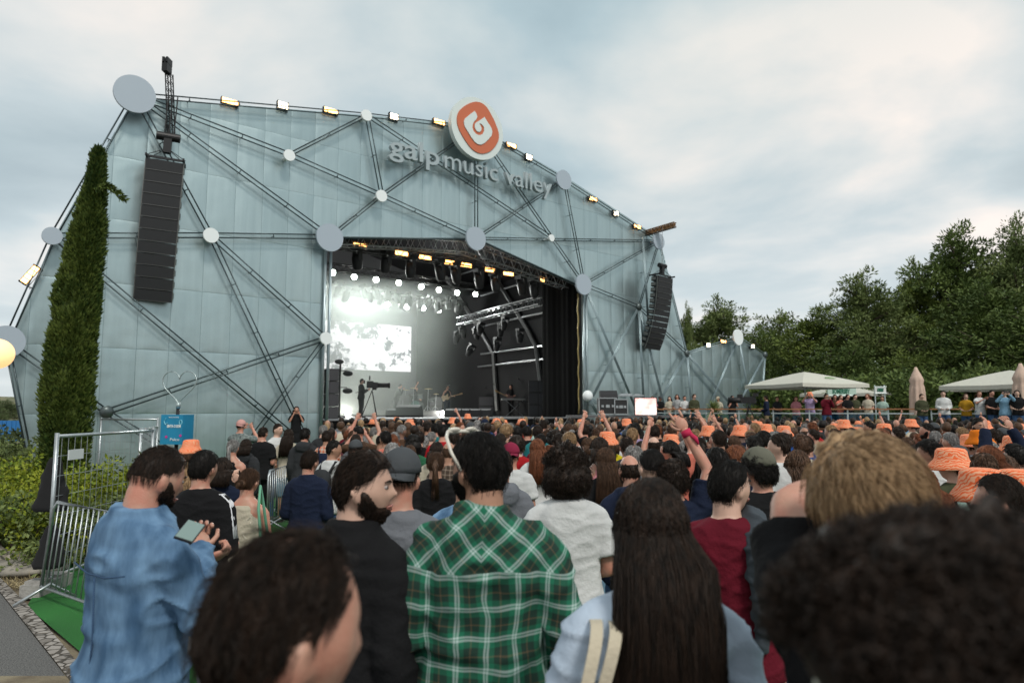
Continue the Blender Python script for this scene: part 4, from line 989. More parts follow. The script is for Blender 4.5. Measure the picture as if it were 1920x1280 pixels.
LF_PINE = leaf_mat('pine_needles', (.045,.080,.016), (.19,.235,.05)); LF_PINE2 = leaf_mat('dark_pine_needles', (.030,.058,.014), (.125,.17,.04)); LF_CYP = leaf_mat('cypress_scales', (.024,.052,.010), (.12,.155,.028)); LF_BUSH = leaf_mat('bush_leaves', (.07,.13,.015), (.34,.36,.03)); LF_FAR = leaf_mat('scrub_leaves', (.05,.08,.03), (.12,.15,.06)); LF_OLIVE = leaf_mat('tree_leaves', (.05,.08,.024), (.18,.22,.07))
BARK = mat('bark', (.06,.045,.032), .95, var=.3, vscale=10, bump=.6, bscale=12)
def leaf(vs, fs, p, d, up, l, w_):
    s = d.cross(up); s = s.normalized()*w_/2 if s.length > .01 else Vector((w_/2,0,0)); k = len(vs)
    vs += [p-s*.4, p+d*l*.5-s, p+d*l, p+d*l*.5+s]; fs.append((k, k+1, k+2, k+3))
def tuft(vs, fs, rnd, c, r, n, l, w_, out=None, bias=.5):
    for _ in range(n):
        d = Vector((rnd.gauss(0,1), rnd.gauss(0,1), rnd.gauss(0,1))).normalized()
        p = c+Vector((d.x*r[0], d.y*r[1], d.z*r[2]))*rnd.random()**.5
        e = (d+(out or Vector((0,0,.4)))*bias+Vector((rnd.gauss(0,.3), rnd.gauss(0,.3), rnd.gauss(0,.3)))).normalized()
        leaf(vs, fs, p, e, Vector((rnd.gauss(0,1), rnd.gauss(0,1), rnd.gauss(0,1))).normalized(), l*rnd.uniform(.7,1.3), w_*rnd.uniform(.7,1.3))
def tree_meshes(seed, h=10, rad=3.6, low=.22, nl=30, pine=True, leafl=.25, leafw=.085, dens=66):
    rnd = random.Random(seed); tb = MB(); vs = []; fs = []
    lean = Vector((rnd.uniform(-.4,.4), rnd.uniform(-.4,.4), 0))
    tp_ = [Vector((0,0,-.3)), Vector((0,0,h*.25))+lean*.3, Vector((0,0,h*.55))+lean*.8, Vector((0,0,h*.9))+lean]
    tb.tube(tp_, [h*.026, h*.021, h*.014, h*.004], 9)
    for i in range(nl):
        t = low+(1-low)*(i/(nl-1))**.85; z = h*t*.92; a = i*2.4+rnd.uniform(-.5,.5)
        wr_ = rad*(math.sin(min(1,(t-low)/(1-low)*.9+.22)*pi))**.5*rnd.uniform(.55,1.15) if t < .97 else rad*.35
        base = Vector((0,0,z*.85))+lean*t; end = base+Vector((cos(a)*wr_, sin(a)*wr_, h*.06+rnd.uniform(-.2,.7)))
        midp = (base+end)/2+Vector((0,0,-.1+rnd.uniform(0,.3)))
        tb.tube([base, midp, end], [h*.009, h*.006, h*.002], 5)
        for q in range(4):
            c = base.lerp(end, .45+.19*q)+Vector((rnd.gauss(0,.35), rnd.gauss(0,.35), rnd.gauss(0,.25)))
            tb.tube([base.lerp(end,.3+.15*q), c], [h*.003, h*.001], 4)
            for _ in range(6):
                cc = c+Vector((rnd.gauss(0,.46), rnd.gauss(0,.46), rnd.gauss(0,.30)))
                tuft(vs, fs, rnd, cc, (.34,.34,.22), dens//2, leafl, leafw, out=(cc-base).normalized(), bias=.7)
    for _ in range(9): tuft(vs, fs, rnd, Vector((rnd.gauss(0,.3), rnd.gauss(0,.3), h*.93+rnd.uniform(-.5,.5)))+lean, (.28,.28,.4), dens//2, leafl, leafw, out=Vector((0,0,1)))
    c = MB(); c.add(vs, fs); return tb.mesh('trunk', True), c.mesh('crown', False)
TREES = [tree_meshes(11, 11, 4.0), tree_meshes(12, 11, 3.6, low=.15), tree_meshes(13, 12, 4.4, low=.3), tree_meshes(14, 9, 3.8, low=.06, dens=46)]
def tree(px, top, Y, wpx, k, label, lm=LF_PINE, group='pine trees behind the terrace', name='pine_tree', gzv=-.12):
    P_ = at(px, top, Y); hh = P_.z-gzv; k_ = TREES[k]; nat = (11,11,12,9)[k]; rn = (4.0,3.6,4.4,3.8)[k]
    sc_ = hh/(nat*1.0); sx_ = (wpx*Y/1280/2)/(rn*.86)
    o = empty(name, (P_.x, Y, gzv), random.uniform(0,6.28)); o.scale = (sx_, sx_, sc_); tag(o, label, 'tree', group)
    mk('trunk', k_[0], BARK, o); mk('crown', k_[1], lm, o); return o
for ti_, a in enumerate([
 (1345,550,62,190,2,'rounded loose-leaved tree behind the right speaker array',LF_OLIVE),
 (1287,566,60,42,0,'thin spindly tree just right of the right speaker array',LF_OLIVE),
 (1455,582,60,150,3,'low green tree above the low right wing of the stage'),
 (1300,640,58,110,3,'low bushy tree between the right speaker array and the low wing',LF_OLIVE),
 (1530,572,52,190,1,'broad dark tree behind the big open parasol'),
 (1425,612,52,120,3,'dark bushy tree at the end of the low right wing'),
 (1620,503,50,200,0,'tall pine with a bushy top above the beer kiosk sign'),
 (1585,640,44,200,3,'low dark pine directly behind the beer kiosk'),
 (1712,480,52,200,2,'pine standing between the two tallest pines'),
 (1795,418,50,240,0,'very tall open-crowned pine above the closed parasol'),
 (1905,396,48,220,2,'tallest pine at the right edge of the picture'),
 (1850,520,44,230,1,'dense dark pine in front of the two tallest pines'),
 (1700,655,44,170,3,'low pine behind the closed parasol'),
 (1960,560,40,260,1,'dark pine cut by the right edge of the picture'),
 (1800,640,46,150,3,'dark low pine behind the right hand parasols'),
 (2040,430,50,260,0,'pine standing past the right edge of the terrace')]):
    tree(*a[:6], *(a[6:] if len(a) > 6 else ((LF_PINE, LF_PINE2, LF_OLIVE, LF_PINE2)[ti_ % 4],)))
# dark undergrowth behind the terrace
rnd = random.Random(5)
for i, (px, Y, w_, hh, lb) in enumerate([(1480,41,5,2.6,'dark shrub mass under the big open parasol'),(1590,42,5,3.0,'dark shrubs behind the beer kiosk sign'),(1690,40,5,2.8,'dark shrubs left of the closed parasol'),(1790,38,6,3.0,'dark shrubs between the closed parasol and the right parasols'),(1905,36,6,3.2,'dark shrubs behind the people at the right edge'),(1400,46,4,2.6,'shrub beside the end of the low wing')]):
    vs = []; fs = []
    for _ in range(150):
        c = Vector((rnd.gauss(0,w_*.33), rnd.gauss(0,.7), rnd.uniform(.2,hh))); tuft(vs, fs, rnd, c, (.5,.4,.35), 36, .3, .14)
    p = at(px, 768, Y); c = MB(); c.add(vs, fs); o = c.build('shrub', LF_PINE2); o.location = (p.x, Y, .9 if Y < 45 else -.1); tag(o, lb, 'shrub', 'shrubs behind the terrace')
# cypress
def cypress():
    rnd = random.Random(3); P_ = at(165,283,15.2); g0 = -.12; hh = P_.z-g0; X0 = at(137,600,15.2).x
    r = tag(empty('cypress_tree', (X0,15.2,g0)), 'tall narrow dark green cypress standing before the left wall', 'tree')
    b = MB(); b.tube([(0,0,-.2),(0,0,hh*.5),(.2,0,hh*.9)], [.16,.1,.03], 8); b.build('trunk', BARK, r, smooth=True)
    def cx_(t): return .36*sm(.35,1,t)-.02
    def rad(t): return (.47-.06*t)*sm(1.01,.50,t)**.62*(.9+.10*sm(0,.12,t)) + .02
    core = MB(); rings = []
    for k in range(20):
        t = k/19*.97; rings.append([Vector((cx_(t)+rad(t)*.74*cos(a), rad(t)*.74*sin(a), .15+t*hh)) for a in [2*pi*i/14 for i in range(14)]])
    core.loft(rings); vs, fs = core.v, core.f; vs = [Vector(v) for v in vs]
    for _ in range(3600):
        t = rnd.random()**.9*.985; a = rnd.uniform(0,2*pi); R_ = rad(t)*(.84+.22*MN.noise(Vector((cos(a)*1.6,sin(a)*1.6,t*9)))+rnd.uniform(-.05,.07))
        c = Vector((cx_(t)+R_*cos(a), R_*sin(a), .1+t*hh))
        tuft(vs, fs, rnd, c, (.07,.07,.10), 15, .11, .035, out=Vector((cos(a)*.7, sin(a)*.7, 1.3)), bias=1.6)
    # one drooping side shoot near the top
    for k in range(26):
        t = k/25; c = Vector((.45+.62*t, -.2, hh*.885-.02+.10*sin(t*3)-.28*t*t)); tuft(vs, fs, rnd, c, (.05,.04,.05*(1.3-t)), 14, .12, .035, out=Vector((1,0,-.5)), bias=1.4)
    c = MB(); c.add(vs, fs); c.build('crown', LF_CYP, r)
cypress()
def bush(px, top, Y, w_, label, lm=LF_BUSH, n=150, name='bush', ll=.07, base=None, dpt=.4, sprig=0):
    P_ = at(px, top, Y); g0 = gz(Y) if base is None else base; hh = P_.z-g0; rr = random.Random(int(px)); vs = []; fs = []
    for _ in range(n):
        u = rr.uniform(-1,1); z = rr.random()**.8; v = rr.gauss(0,dpt)
        c = Vector((u*w_/2, v, hh*z*math.sqrt(max(.1,1-(u*.85)**2))*rr.uniform(.85,1.05)))
        tuft(vs, fs, rr, c, (.12,.11,.09), 26, ll, ll*.5)
    c = MB(); c.add(vs, fs); o = empty(name, (P_.x, Y, g0)); c.build('foliage', lm, o)
    b = MB()
    for k in range(7): a = k*.9; b.tube([(a*.05-.15,0,-.02),(w_*.35*cos(a),.2*sin(a),hh*.7)], [.02,.006], 5)
    b.build('stems', BARK, o); return tag(o, label, 'bush', 'bushes beside the fence')
bush(20,862,10.6,1.7,'yellow-green bush at the left edge above the rocks', n=260)
bush(75,878,9.9,1.2,'yellow-green bush beside the cypress foot', n=160)
bush(205,862,10.2,1.5,'bright yellow-green bush behind the mesh fence', n=260)
bush(150,905,9.8,1.0,'lower green bush below the cypress', n=160)
bush(40,930,9.4,1.8,'dark leafy bush just above the left rocks', LF_OLIVE, n=170)
bush(210,930,9.6,1.4,'dark green bush foot behind the leaning barrier', LF_OLIVE, n=150)
bush(15,800,22,2.2,'olive-green scrub at the left edge below the hill', LF_FAR, n=150, ll=.12)
bush(30,822,16,2.2,'dull green bush left of the stage foot', LF_OLIVE, n=200, ll=.09)
bush(262,850,11.5,.5,'slender young shrub behind the denim shirt man', LF_FAR, n=50)
for i, (px, top, Y, lb) in enumerate([(-14,742,70,'scrubby tree on the left hillside'),(12,748,80,'dull green hillside tree left of the stage'),(30,756,90,'small far tree beside the stage corner')]):
    tree(px, top, Y, 46, 3, lb, LF_FAR, 'hillside trees on the left', 'hillside_tree', hill_z(at(px,768,Y).x, Y)-.3)
# rocks
ROCK = mat('rock', (.16,.15,.13), .9, vary_to=(.34,.31,.26), vscale=4, bump=.9, bscale=9)
def rock(px, py, Y, s, label, seed):
    b = MB(); b.ell((0,0,0), s, nu=26, nv=18); b.v = [tuple(Vector(v)*(1+.30*MN.noise(Vector(v)*3.2+Vector((seed,0,0)))+.08*MN.noise(Vector(v)*11))) for v in b.v]
    p = at(px, py, Y); o = b.build('rock', ROCK, smooth=True); o.location = (p.x, Y, gz(Y)+s[2]*.55); tag(o, label, 'rock', 'rocks edging the flower bed')
rock(28,995,9.3,(.30,.25,.17),'rounded pale rock at the left edge under the bushes',1); rock(78,1000,9.4,(.22,.2,.14),'darker rock beside the black cloth under the bushes',5); rock(-22,1010,9.2,(.3,.25,.2),'rock cut by the left edge',9); rock(38,1035,9.0,(.55,.3,.10),'low flat stone ledge in front of the rounded rocks',13); rock(128,1008,9.6,(.3,.2,.15),'rock behind the leaning barrier',17)
# dry straw tufts
vs = []; fs = []; rr = random.Random(8)
for _ in range(5200):
    p = gnd(rr.uniform(-60,125), rr.uniform(1028,1102)); 
    if p.x > -4.9: continue
    leaf(vs, fs, Vector((p.x,p.y,-.145)), Vector((rr.gauss(0,1),rr.gauss(0,1),.35)).normalized(), Vector((0,0,1)), rr.uniform(.05,.13), .008)
c = MB(); c.add(vs, fs); tag(c.build('dry_grass', mat('straw', (.30,.24,.13), .9, var=.3, vscale=2)), 'dry straw scattered over the soil by the rocks', 'dry grass', kind='stuff')

# ============================================================ FENCES, BARRIERS, SIGN
def barrier(p, q, label, tilt=0, hh=1.05, step=.12, feet=True):
    p, q = Vector(p), Vector(q); d = q-p; ln = d.length; a = math.atan2(d.y, d.x)
    r = tag(empty('crowd_barrier', p, a), label, 'barrier', 'steel crowd barriers'); r.rotation_euler = (tilt, 0, a)
    b = MB(); b.tube([(0,0,.14),(0,0,hh-.08),(.08,0,hh),(ln-.08,0,hh),(ln,0,hh-.08),(ln,0,.14),(0,0,.14)], .019, 8); b.build('frame', GALV, r, smooth=True)
    b = MB(); x = step
    while x < ln-.05: b.tube([(x,0,.14),(x,0,hh)], .008, 6); x += step
    b.build('bars', GALV, r, smooth=True)
    for x in (.22, ln-.22):
        b = MB(); b.tube([(x,-.32,.01),(x,0,.2),(x,.32,.01)], .017, 6); b.build('foot', GALV, r, smooth=True)
def mesh_fence(p, q, label, hh=1.8, dark=False, name='mesh_fence'):
    p, q = Vector(p), Vector(q); d = q-p; ln = d.length; a = math.atan2(d.y, d.x)
    r = tag(empty(name, p, a), label, 'fence', 'temporary mesh fence panels')
    b = MB(); b.tube([(0,0,.02),(0,0,hh)], .024, 10); b.build('post', GALV, r, smooth=True)
    b = MB(); b.tube([(ln,0,.02),(ln,0,hh)], .024, 10); b.build('post', GALV, r, smooth=True)
    b = MB(); b.tube([(0,0,hh-.04),(ln,0,hh-.04)], .022, 8); b.build('rail', GALV, r, smooth=True); b = MB(); b.tube([(0,0,.14),(ln,0,.14)], .018, 8); b.build('rail', GALV, r, smooth=True)
    b = MB(); x = .1
    while x < ln: b.tube([(x,0,.14),(x,0,hh-.04)], .0035, 4); x += .13
    for k in range(1,7): b.tube([(0,0,.14+(hh-.18)*k/7),(ln,0,.14+(hh-.18)*k/7)], .0035, 4)
    b.build('wire_mesh', GALV, r)
    b = MB(); b.box((0,0,.07),(.62,.22,.14)); b.box((-.16,0,.15),(.18,.2,.04)); b.box((.16,0,.15),(.18,.2,.04)); b.build('concrete_foot', mat('concrete', (.30,.29,.27), .9, var=.15, bump=.5), r); return r
f0 = gnd(88,1108); f1 = at(287,816,10.4); f1.z = -.12
fe = mesh_fence(f0, f1, 'near mesh fence panel with a blank white plate, left of the denim shirt man')
b = MB(); b.box((.36,-.02,1.53),(.30,.012,.12)); b.build('blank_plate', mat('plate_white', (.6,.63,.63), .5), fe)
mesh_fence(at(190,785,15.4).xy.to_3d()+Vector((0,0,-.12)), at(296,788,15.0).xy.to_3d()+Vector((0,0,-.12)), 'far mesh fence panel beside the cypress', 1.9)
mesh_fence(at(296,788,15.0).xy.to_3d()+Vector((0,0,-.12)), at(262,842,12.2).xy.to_3d()+Vector((0,0,-.12)), 'mesh fence panel running from the cypress side toward the crowd', 1.75)
# barriers
b0 = gnd(62,1136); 
barrier(Vector((f0.x+.15,f0.y-.35,-.12)), Vector((f0.x+1.9,f0.y-1.6,-.12)), 'steel crowd barrier leaning at the left, beside the denim shirt man', tilt=R(-5))
bl = [((262,0,10.6),(330,0,11.6),'behind the orange hat woman'),((332,0,11.7),(415,0,12.6),'behind the track jacket man'),((418,0,12.7),(505,0,13.2),'in front of the backpack woman'),((508,0,13.0),(548,0,14.8),'right of the man in the black tee'),((508,0,11.6),(548,0,13.0),'standing on the turf, right of the tee man and nearer'),((545,0,14.9),(585,0,16.2),'beside the long haired woman at the barrier')]
for (a, _, ya), (c, _, yc), lb in bl:
    p = at(a,768,ya); q = at(c,768,yc); p.z = q.z = -.12; barrier(p, q, 'steel crowd barrier '+lb)
# black cloth and bag on the fence post
def cloth_hang(px, top, bot, Y, w_, label, name='black_cloth', cat='cloth', th=.10):
    p = at(px, top, Y); q = at(px, bot, Y); hh = p.z-q.z; b = MB(); rings = []
    for k in range(12):
        t = k/11; a = w_*(.25+.75*t**.7)/2*(1+.08*sin(k*2.1)); rings.append([Vector((a*cos(u)*(1+.10*sin(3*u+k)), th*(.4+.8*t)*sin(u)*(1+.15*sin(5*u)), hh*(1-t))) for u in [2*pi*i/24 for i in range(24)]])
    b.loft(rings); o = b.build(name, mat('black_textile', (.009,.009,.010), .95, bump=.5, bscale=9), smooth=True); o.location = (q.x, Y, q.z); tag(o, label, cat)
cloth_hang(96,858,957,8.3,.42,'black cloth draped over the near mesh fence')
cloth_hang(92,985,1062,7.9,.34,'black bag hanging low on the near mesh fence','black_bag','bag',.12)
# sign box with wire heart
sp = at(331,828,11.2); sg = tag(empty('info_sign', (sp.x,11.2,-.12), R(-8)), 'blue festival sign box on a post topped by a wire heart', 'sign')
zt = at(331,777,11.2).z+.12; zb = at(331,832,11.2).z+.12
b = MB(); b.tube([(0,0,0),(0,0,zt+.12)], .03, 8); b.build('post', BLACKM, sg, smooth=True)
SB = mat('sign_blue', (.006,.20,.36), .5, var=.12, vscale=3); b = MB(); b.box((0,0,(zt+zb)/2),(.38,.30,zt-zb)); o_ = b.build('sign_box', SB, sg)
LW = mat('print_white', (.75,.80,.80), .5)
lettering('SINTA O SOM', (-.075,-.156,zb+.27), .24, .062, o_, LW, .002, .002)
lettering('Palco', (-.01,-.156,zb+.06), .16, .06, o_, LW, .002, 0)
lettering('MUSIC FESTIVAL', (-.05,-.156,zt-.05), .18, .025, o_, LW, .001, 0)
b = MB(); b.tube([(-.10,-.156,zt-.06),(-.13,-.156,zt-.11),(-.10,-.156,zt-.16),(-.07,-.156,zt-.13)], .007, 5); b.tube([(.16+.025*cos(a),-.156,zt-.12+.035*sin(a)) for a in [i*.7 for i in range(10)]], .006, 5); b.build('swirl_print', mat('print_cyan', (.25,.60,.70), .5), o_)
b = MB(); b.cyl((-.08,-.153,zb+.12),(-.08,-.156,zb+.12), .022, 14); b.cyl((.165,-.153,zb+.14),(.165,-.156,zb+.14), .022, 14); b.build('pink_print', mat('print_magenta', (.5,.03,.25), .5), o_)
hp = []
for i in range(41):
    t = -pi+2*pi*i/40*1.0; x = .30*sin(t)**3; z = .018*(13*cos(t)-5*cos(2*t)-2*cos(3*t)-cos(4*t)); hp.append(Vector((x*1.0, 0, zt+.48+z*1.05)))
b = MB(); b.tube(hp, .009, 6); b.tube([(0,0,zt+.10),(0,0,zt+.20)], .035, 10); b.build('wire_heart', mat('wire_grey', (.35,.42,.42), .4, .6), sg, smooth=True)
# globe lamp at the left edge
gp = at(-6,663,9.5); lp = tag(empty('globe_lamp', (gp.x,9.5,gz(9.5))), 'warm glowing globe lamp cut by the left edge', 'lamp')
zz = gp.z-gz(9.5); b = MB(); b.tube([(0,0,0),(0,0,zz-.15)], .03, 8); b.build('pole', BLACKM, lp, smooth=True)
b = MB(); b.ell((0,0,zz), (.21,.21,.21), nu=28, nv=20); b.build('globe', mat('globe_glow', (.9,.7,.4), .5, emit=(1,.52,.22), es=.85), lp, smooth=True)
# blue hoarding far left
hp_ = at(24,812,30); b = MB(); 
for k in range(12): b.box((k*.42-2.6,0,.45),(.40,.05,.9)); b.box((k*.42-2.6,-.04,.45),(.06,.03,.88))
o = b.build('blue_hoarding', mat('hoarding_blue', (.02,.16,.42), .6)); o.location = (hp_.x,30,hp_.z-.35); tag(o, 'blue hoarding at the foot of the hill, left of the stage', 'hoarding')
b = MB()
for k in (-2.4,0,2.2): b.tube([(k,0.05,-1.4),(k,0.05,.85)], .04, 6)
b.build('support_post', GALV, o)

# ============================================================ TERRACE
TF = .92
TA, TB_ = Vector((6.6,33.8,0)), Vector((20.5,24.5,0)); tdir = (TB_-TA).normalized(); tn = Vector((-tdir.y, tdir.x, 0)); tn = tn if tn.y > 0 else -tn
b = MB(); c_ = [TA, TA+tdir*40, TA+tdir*40+tn*40, TA+tn*30+tdir*0]
plv = [(p.x,p.y,z) for z in (-.3, TF) for p in c_]; b.add(plv, [(3,2,1,0),(4,5,6,7),(0,1,5,4),(1,2,6,5),(2,3,7,6),(3,0,4,7)])
tag(b.build('terrace', mat('terrace_concrete', (.20,.20,.19), .85, var=.15, bump=.2)), kind='structure')
rl = tag(empty('terrace_railing', (TA.x,TA.y,TF), math.atan2(tdir.y, tdir.x)), 'long terrace railing with wooden handrail and glass panels above the crowd', 'railing')
LN = 24
b = MB(); b.box((LN/2,.0,1.06),(LN,.08,.05)); b.build('handrail', mat('rail_wood', (.38,.17,.07), .5, var=.15), rl)
b = MB()
for x0 in [0,5.9,12.0,18.0]: b.box((x0+2.75,.03,.88),(5.5,.03,.05)); 
b.build('lower_rail', mat('rail_white', (.55,.62,.62), .4, .3), rl)
GLASS = bpy.data.materials.new('rail_glass'); GLASS.use_nodes = True; nt_ = GLASS.node_tree; nt_.nodes.clear()
o1 = N(nt_, 'ShaderNodeOutputMaterial'); g1 = N(nt_, 'ShaderNodeBsdfGlossy', i={'Roughness': .05, 'Color': (.7,.85,.8,1)}); t1_ = N(nt_, 'ShaderNodeBsdfTransparent', i={'Color': (.62,.80,.74,1)}); m1 = N(nt_, 'ShaderNodeMixShader', i={0: .12}); L(nt_, t1_.outputs[0], m1.inputs[1]); L(nt_, g1.outputs[0], m1.inputs[2]); L(nt_, m1.outputs[0], o1.inputs[0])
for k in range(16):
    x = k*1.5
    b = MB(); b.box((x,.03,.44),(.05,.05,1.2)); b.build('post', mat('rail_white'), rl)
    b = MB(); b.box((x+.75,.03,.42),(1.4,.012,.80)); b.build('glass_panel', GLASS, rl)
# parasols
CANV = mat('canvas_cream', (.52,.51,.44), .85, var=.04, bump=.1); CANV2 = mat('canvas_blush', (.55,.40,.32), .85, var=.06, bump=.3, bscale=10)
def parasol(px, top, Y, span, drop, label, rot=.3, gz_=TF):
    P_ = at(px, top, Y); zz = P_.z-gz_; r = tag(empty('open_parasol', (P_.x,Y,gz_), rot), label, 'parasol', 'open cream parasols on the terrace')
    b = MB(); b.tube([(0,0,0),(0,0,zz-.03)], .035, 8); b.build('pole', mat('rail_white'), r, smooth=True); b = MB(); b.box((0,0,.05),(.7,.7,.1)); b.build('base', mat('concrete'), r)
    b = MB(); vs = [Vector((0,0,zz))]; n = 4; K = 6; m = 8; h_ = span/2
    bord = []
    for s in range(4):
        a0 = Vector([(1,-1),(1,1),(-1,1),(-1,-1)][s]+(0,)); a1 = Vector([(1,1),(-1,1),(-1,-1),(1,-1)][s]+(0,))
        for j in range(m): bord.append((a0.lerp(a1, j/m), abs(j/m-.5)*2))
    for k in range(1, K+1):
        for p, e in bord: vs.append(Vector((p.x*h_*k/K, p.y*h_*k/K, zz-drop*(k/K)**1.15-.05*(1-e)*(k/K)*.6)))
    B = len(bord); fs = [(0, 1+i, 1+(i+1) % B) for i in range(B)]
    for k in range(K-1):
        for i in range(B): a = 1+k*B+i; c = 1+k*B+(i+1) % B; fs.append((a, a+B, c+B, c))
    o0 = 1+(K-1)*B; q = len(vs)
    for p, e in bord: vs.append(Vector((p.x*h_*1.005, p.y*h_*1.005, zz-drop-.05*(1-e)*.6-.17)))
    for i in range(B): fs.append((o0+i, q+i, q+(i+1) % B, o0+(i+1) % B))
    b.add(vs, fs); b.build('canopy', CANV, r, smooth=False)
    b = MB()
    for k in range(8):
        a = k*pi/4+pi/4; L_ = h_*(1.38 if k % 2 == 0 else .98); b.tube([(0,0,zz-.12),(cos(a)*L_,sin(a)*L_,zz-drop-.05)], .012, 5); b.tube([(0,0,zz-drop-.25),(cos(a)*L_*.5,sin(a)*L_*.5,zz-drop*.55-.05)], .01, 5)
    b.build('ribs', mat('rail_white'), r); 
    # small green leaf print on the near panels
    b = MB(); 
    for (x, z) in ((-.25,0),(0,.05),(.25,0)):
        for ang in (-rot-.0,):
            pass
    return r
def leaf_print(par, x, y, z, sx_, tilt, rz):
    b = MB()
    for i in range(5):
        a = -.9+i*.45; b.ell((sin(a)*.22*sx_, cos(a)*.10*sx_-.05, 0), (.13*sx_,.045*sx_,.004), Matrix.Rotation(-a*.7,3,'Z'), 10, 6)
    b.box((0,-.14*sx_,0),(.62*sx_,.03*sx_,.006)); b.box((0,-.20*sx_,0),(.5*sx_,.025*sx_,.006))
    b.build('leaf_print', mat('print_green', (.12,.30,.05), .7), par, loc=(x,y,z), rot=(tilt,0,rz))
p1 = parasol(1508,697,33,3.9,.62,'largest open cream parasol left of the beer sign', R(20)); leaf_print(p1, .35,-1.15,at(1508,697,33).z-TF-.31, .95, R(17.5), 0)
p2 = parasol(1590,722,40,3.9,.5,'smaller open parasol behind the beer sign', R(40))
p3 = parasol(1893,694,28,3.6,.62,'open cream parasol at the right edge', R(25)); leaf_print(p3, .0,-1.15,at(1893,694,28).z-TF-.33, .85, R(19), 0)
p4 = parasol(1850,712,36,3.6,.45,'open cream parasol half hidden behind the right edge parasol', R(50))
def closed_parasol(px, top, bot, Y, label):
    P_ = at(px, top, Y); zz = P_.z-TF; r = tag(empty('closed_parasol', (P_.x,Y,TF)), label, 'parasol', 'folded blush parasols on the terrace')
    b = MB(); b.tube([(0,0,0),(0,0,zz)], .035, 8); b.build('pole', mat('rail_white'), r, smooth=True); b = MB(); b.box((0,0,.05),(.7,.7,.1)); b.build('base', mat('concrete'), r)
    b = MB(); rings = []; n = 48
    for k in range(18):
        t = k/17; R_ = .04+.19*sm(-.02,.22,t)+.10*t+.025*math.exp(-((t-.24)/.03)**2)-.03*math.exp(-((t-.30)/.03)**2)
        rings.append([Vector((R_*(1+.16*sin(a*8+t*2)*sm(.1,.5,t))*cos(a), R_*(1+.16*sin(a*8+t*2)*sm(.1,.5,t))*sin(a), zz*(1-t*.86))) for a in [2*pi*i/n for i in range(n)]])
    b.loft(rings); b.build('folded_canopy', CANV2, r, smooth=True)
closed_parasol(1717,688,765,30,'folded blush parasol in the middle of the terrace'); closed_parasol(1913,681,765,25,'folded blush parasol at the right edge')
# kiosk with signs
def board_sign(px0, px1, t, bt, Y, txt, label, bm_=None):
    a = at(px0,t,Y); c = at(px1,bt,Y); w_ = c.x-a.x; hh = a.z-c.z; r = tag(empty('kiosk_sign', (a.x,Y,TF)), label, 'sign')
    b = MB(); b.box((w_/2,0,c.z-TF+hh/2),(w_,.08,hh)); bo = b.build('board', bm_ or mat('sign_mint', (.42,.55,.47), .6), r)
    b = MB()
    for x in (.03, w_-.03): b.tube([(x,.06,0),(x,.06,a.z-TF+.1)], .03, 6)
    b.tube([(-.02,-.05,a.z-TF),(w_+.02,-.05,a.z-TF)], .02, 6); b.tube([(-.02,-.05,c.z-TF),(w_+.02,-.05,c.z-TF)], .02, 6)
    b.build('frame', mat('rail_white'), r); lettering(txt, (w_*.16,-.05,c.z-TF+hh*.26), w_*.62, hh*.75, bo, mat('print_dark_green', (.01,.13,.07), .6), .006, .012)
    return r
board_sign(1551,1605,726,741,36,'SOMERSBY','pale green sign board lettered SOMERSBY beside the large parasol'); board_sign(1640,1661,725,737,37,'SOMERSBY','small white sign board on posts right of the big beer sign', mat('board_white', (.66,.67,.64), .6))
kp = at(1600,768,40); kz = tag(empty('beer_kiosk', (kp.x,40,TF)), 'low beer kiosk counter behind the rail under the beer sign', 'kiosk')
b = MB(); b.box((0,0,.5),(4.2,.6,1.0)); b.build('counter_body', mat('kiosk_wood', (.26,.27,.22), .8, var=.2), kz); b = MB(); b.box((0,-.03,1.03),(4.5,.75,.06)); b.build('counter_top', mat('rail_white'), kz); b = MB(); b.box((0,2.2,1.2),(4.4,.1,2.4)); b.build('back_wall', mat('kiosk_wood'), kz)
wp = at(1690,768,42); b = MB(); b.box((0,0,.75),(7,.2,1.5)); b.box((0,-.02,1.54),(7.1,.3,.08)); o = b.build('low_wall', mat('pale_render', (.42,.38,.28), .85, var=.12)); o.location = (wp.x,42,TF); tag(o, 'low sandy wall glimpsed behind the kiosk', 'wall')
# yucca
yp = at(1335,775,32.5); vs = []; fs = []; rr = random.Random(4)
for _ in range(150):
    a = rr.uniform(0,6.28); el = rr.uniform(-.2,1.4); d = Vector((cos(a)*cos(el), sin(a)*cos(el), sin(el))); l = rr.uniform(.5,.8); p = Vector((0,0,.85)); k = len(vs); s_ = Vector((-sin(a),cos(a),0))*.03
    tip = p+d*l+Vector((0,0,-.12*(1.4-el))); mid_ = p+d*l*.55; vs += [p-s_*.5,p+s_*.5,mid_+s_,mid_-s_,tip]; fs += [(k,k+1,k+2,k+3),(k+3,k+2,k+4)]
r = tag(empty('spiky_plant', (yp.x,32.2,TF)), 'spiky yucca plant standing by the terrace railing', 'plant'); c = MB(); c.add(vs, fs); c.build('leaves', leaf_mat('yucca_leaves', (.06,.10,.03), (.28,.33,.12)), r); b = MB(); b.tube([(0,0,-.3),(0,0,.9)], [.09,.06], 8); b.build('stem', BARK, r, smooth=True)
for px, Y, lb in ((1680,27.5,'leafy shrub growing below the terrace glass left of the closed parasol'),(1755,26.5,'leafy shrub growing below the terrace glass right of the closed parasol'),(1620,28.8,'leafy shrub below the terrace glass under the kiosk'),(1850,24.6,'leafy shrub below the terrace glass at the right')):
    bush(px, 790, Y, 2.6, lb, LF_OLIVE, n=170, ll=.12, dpt=.2)
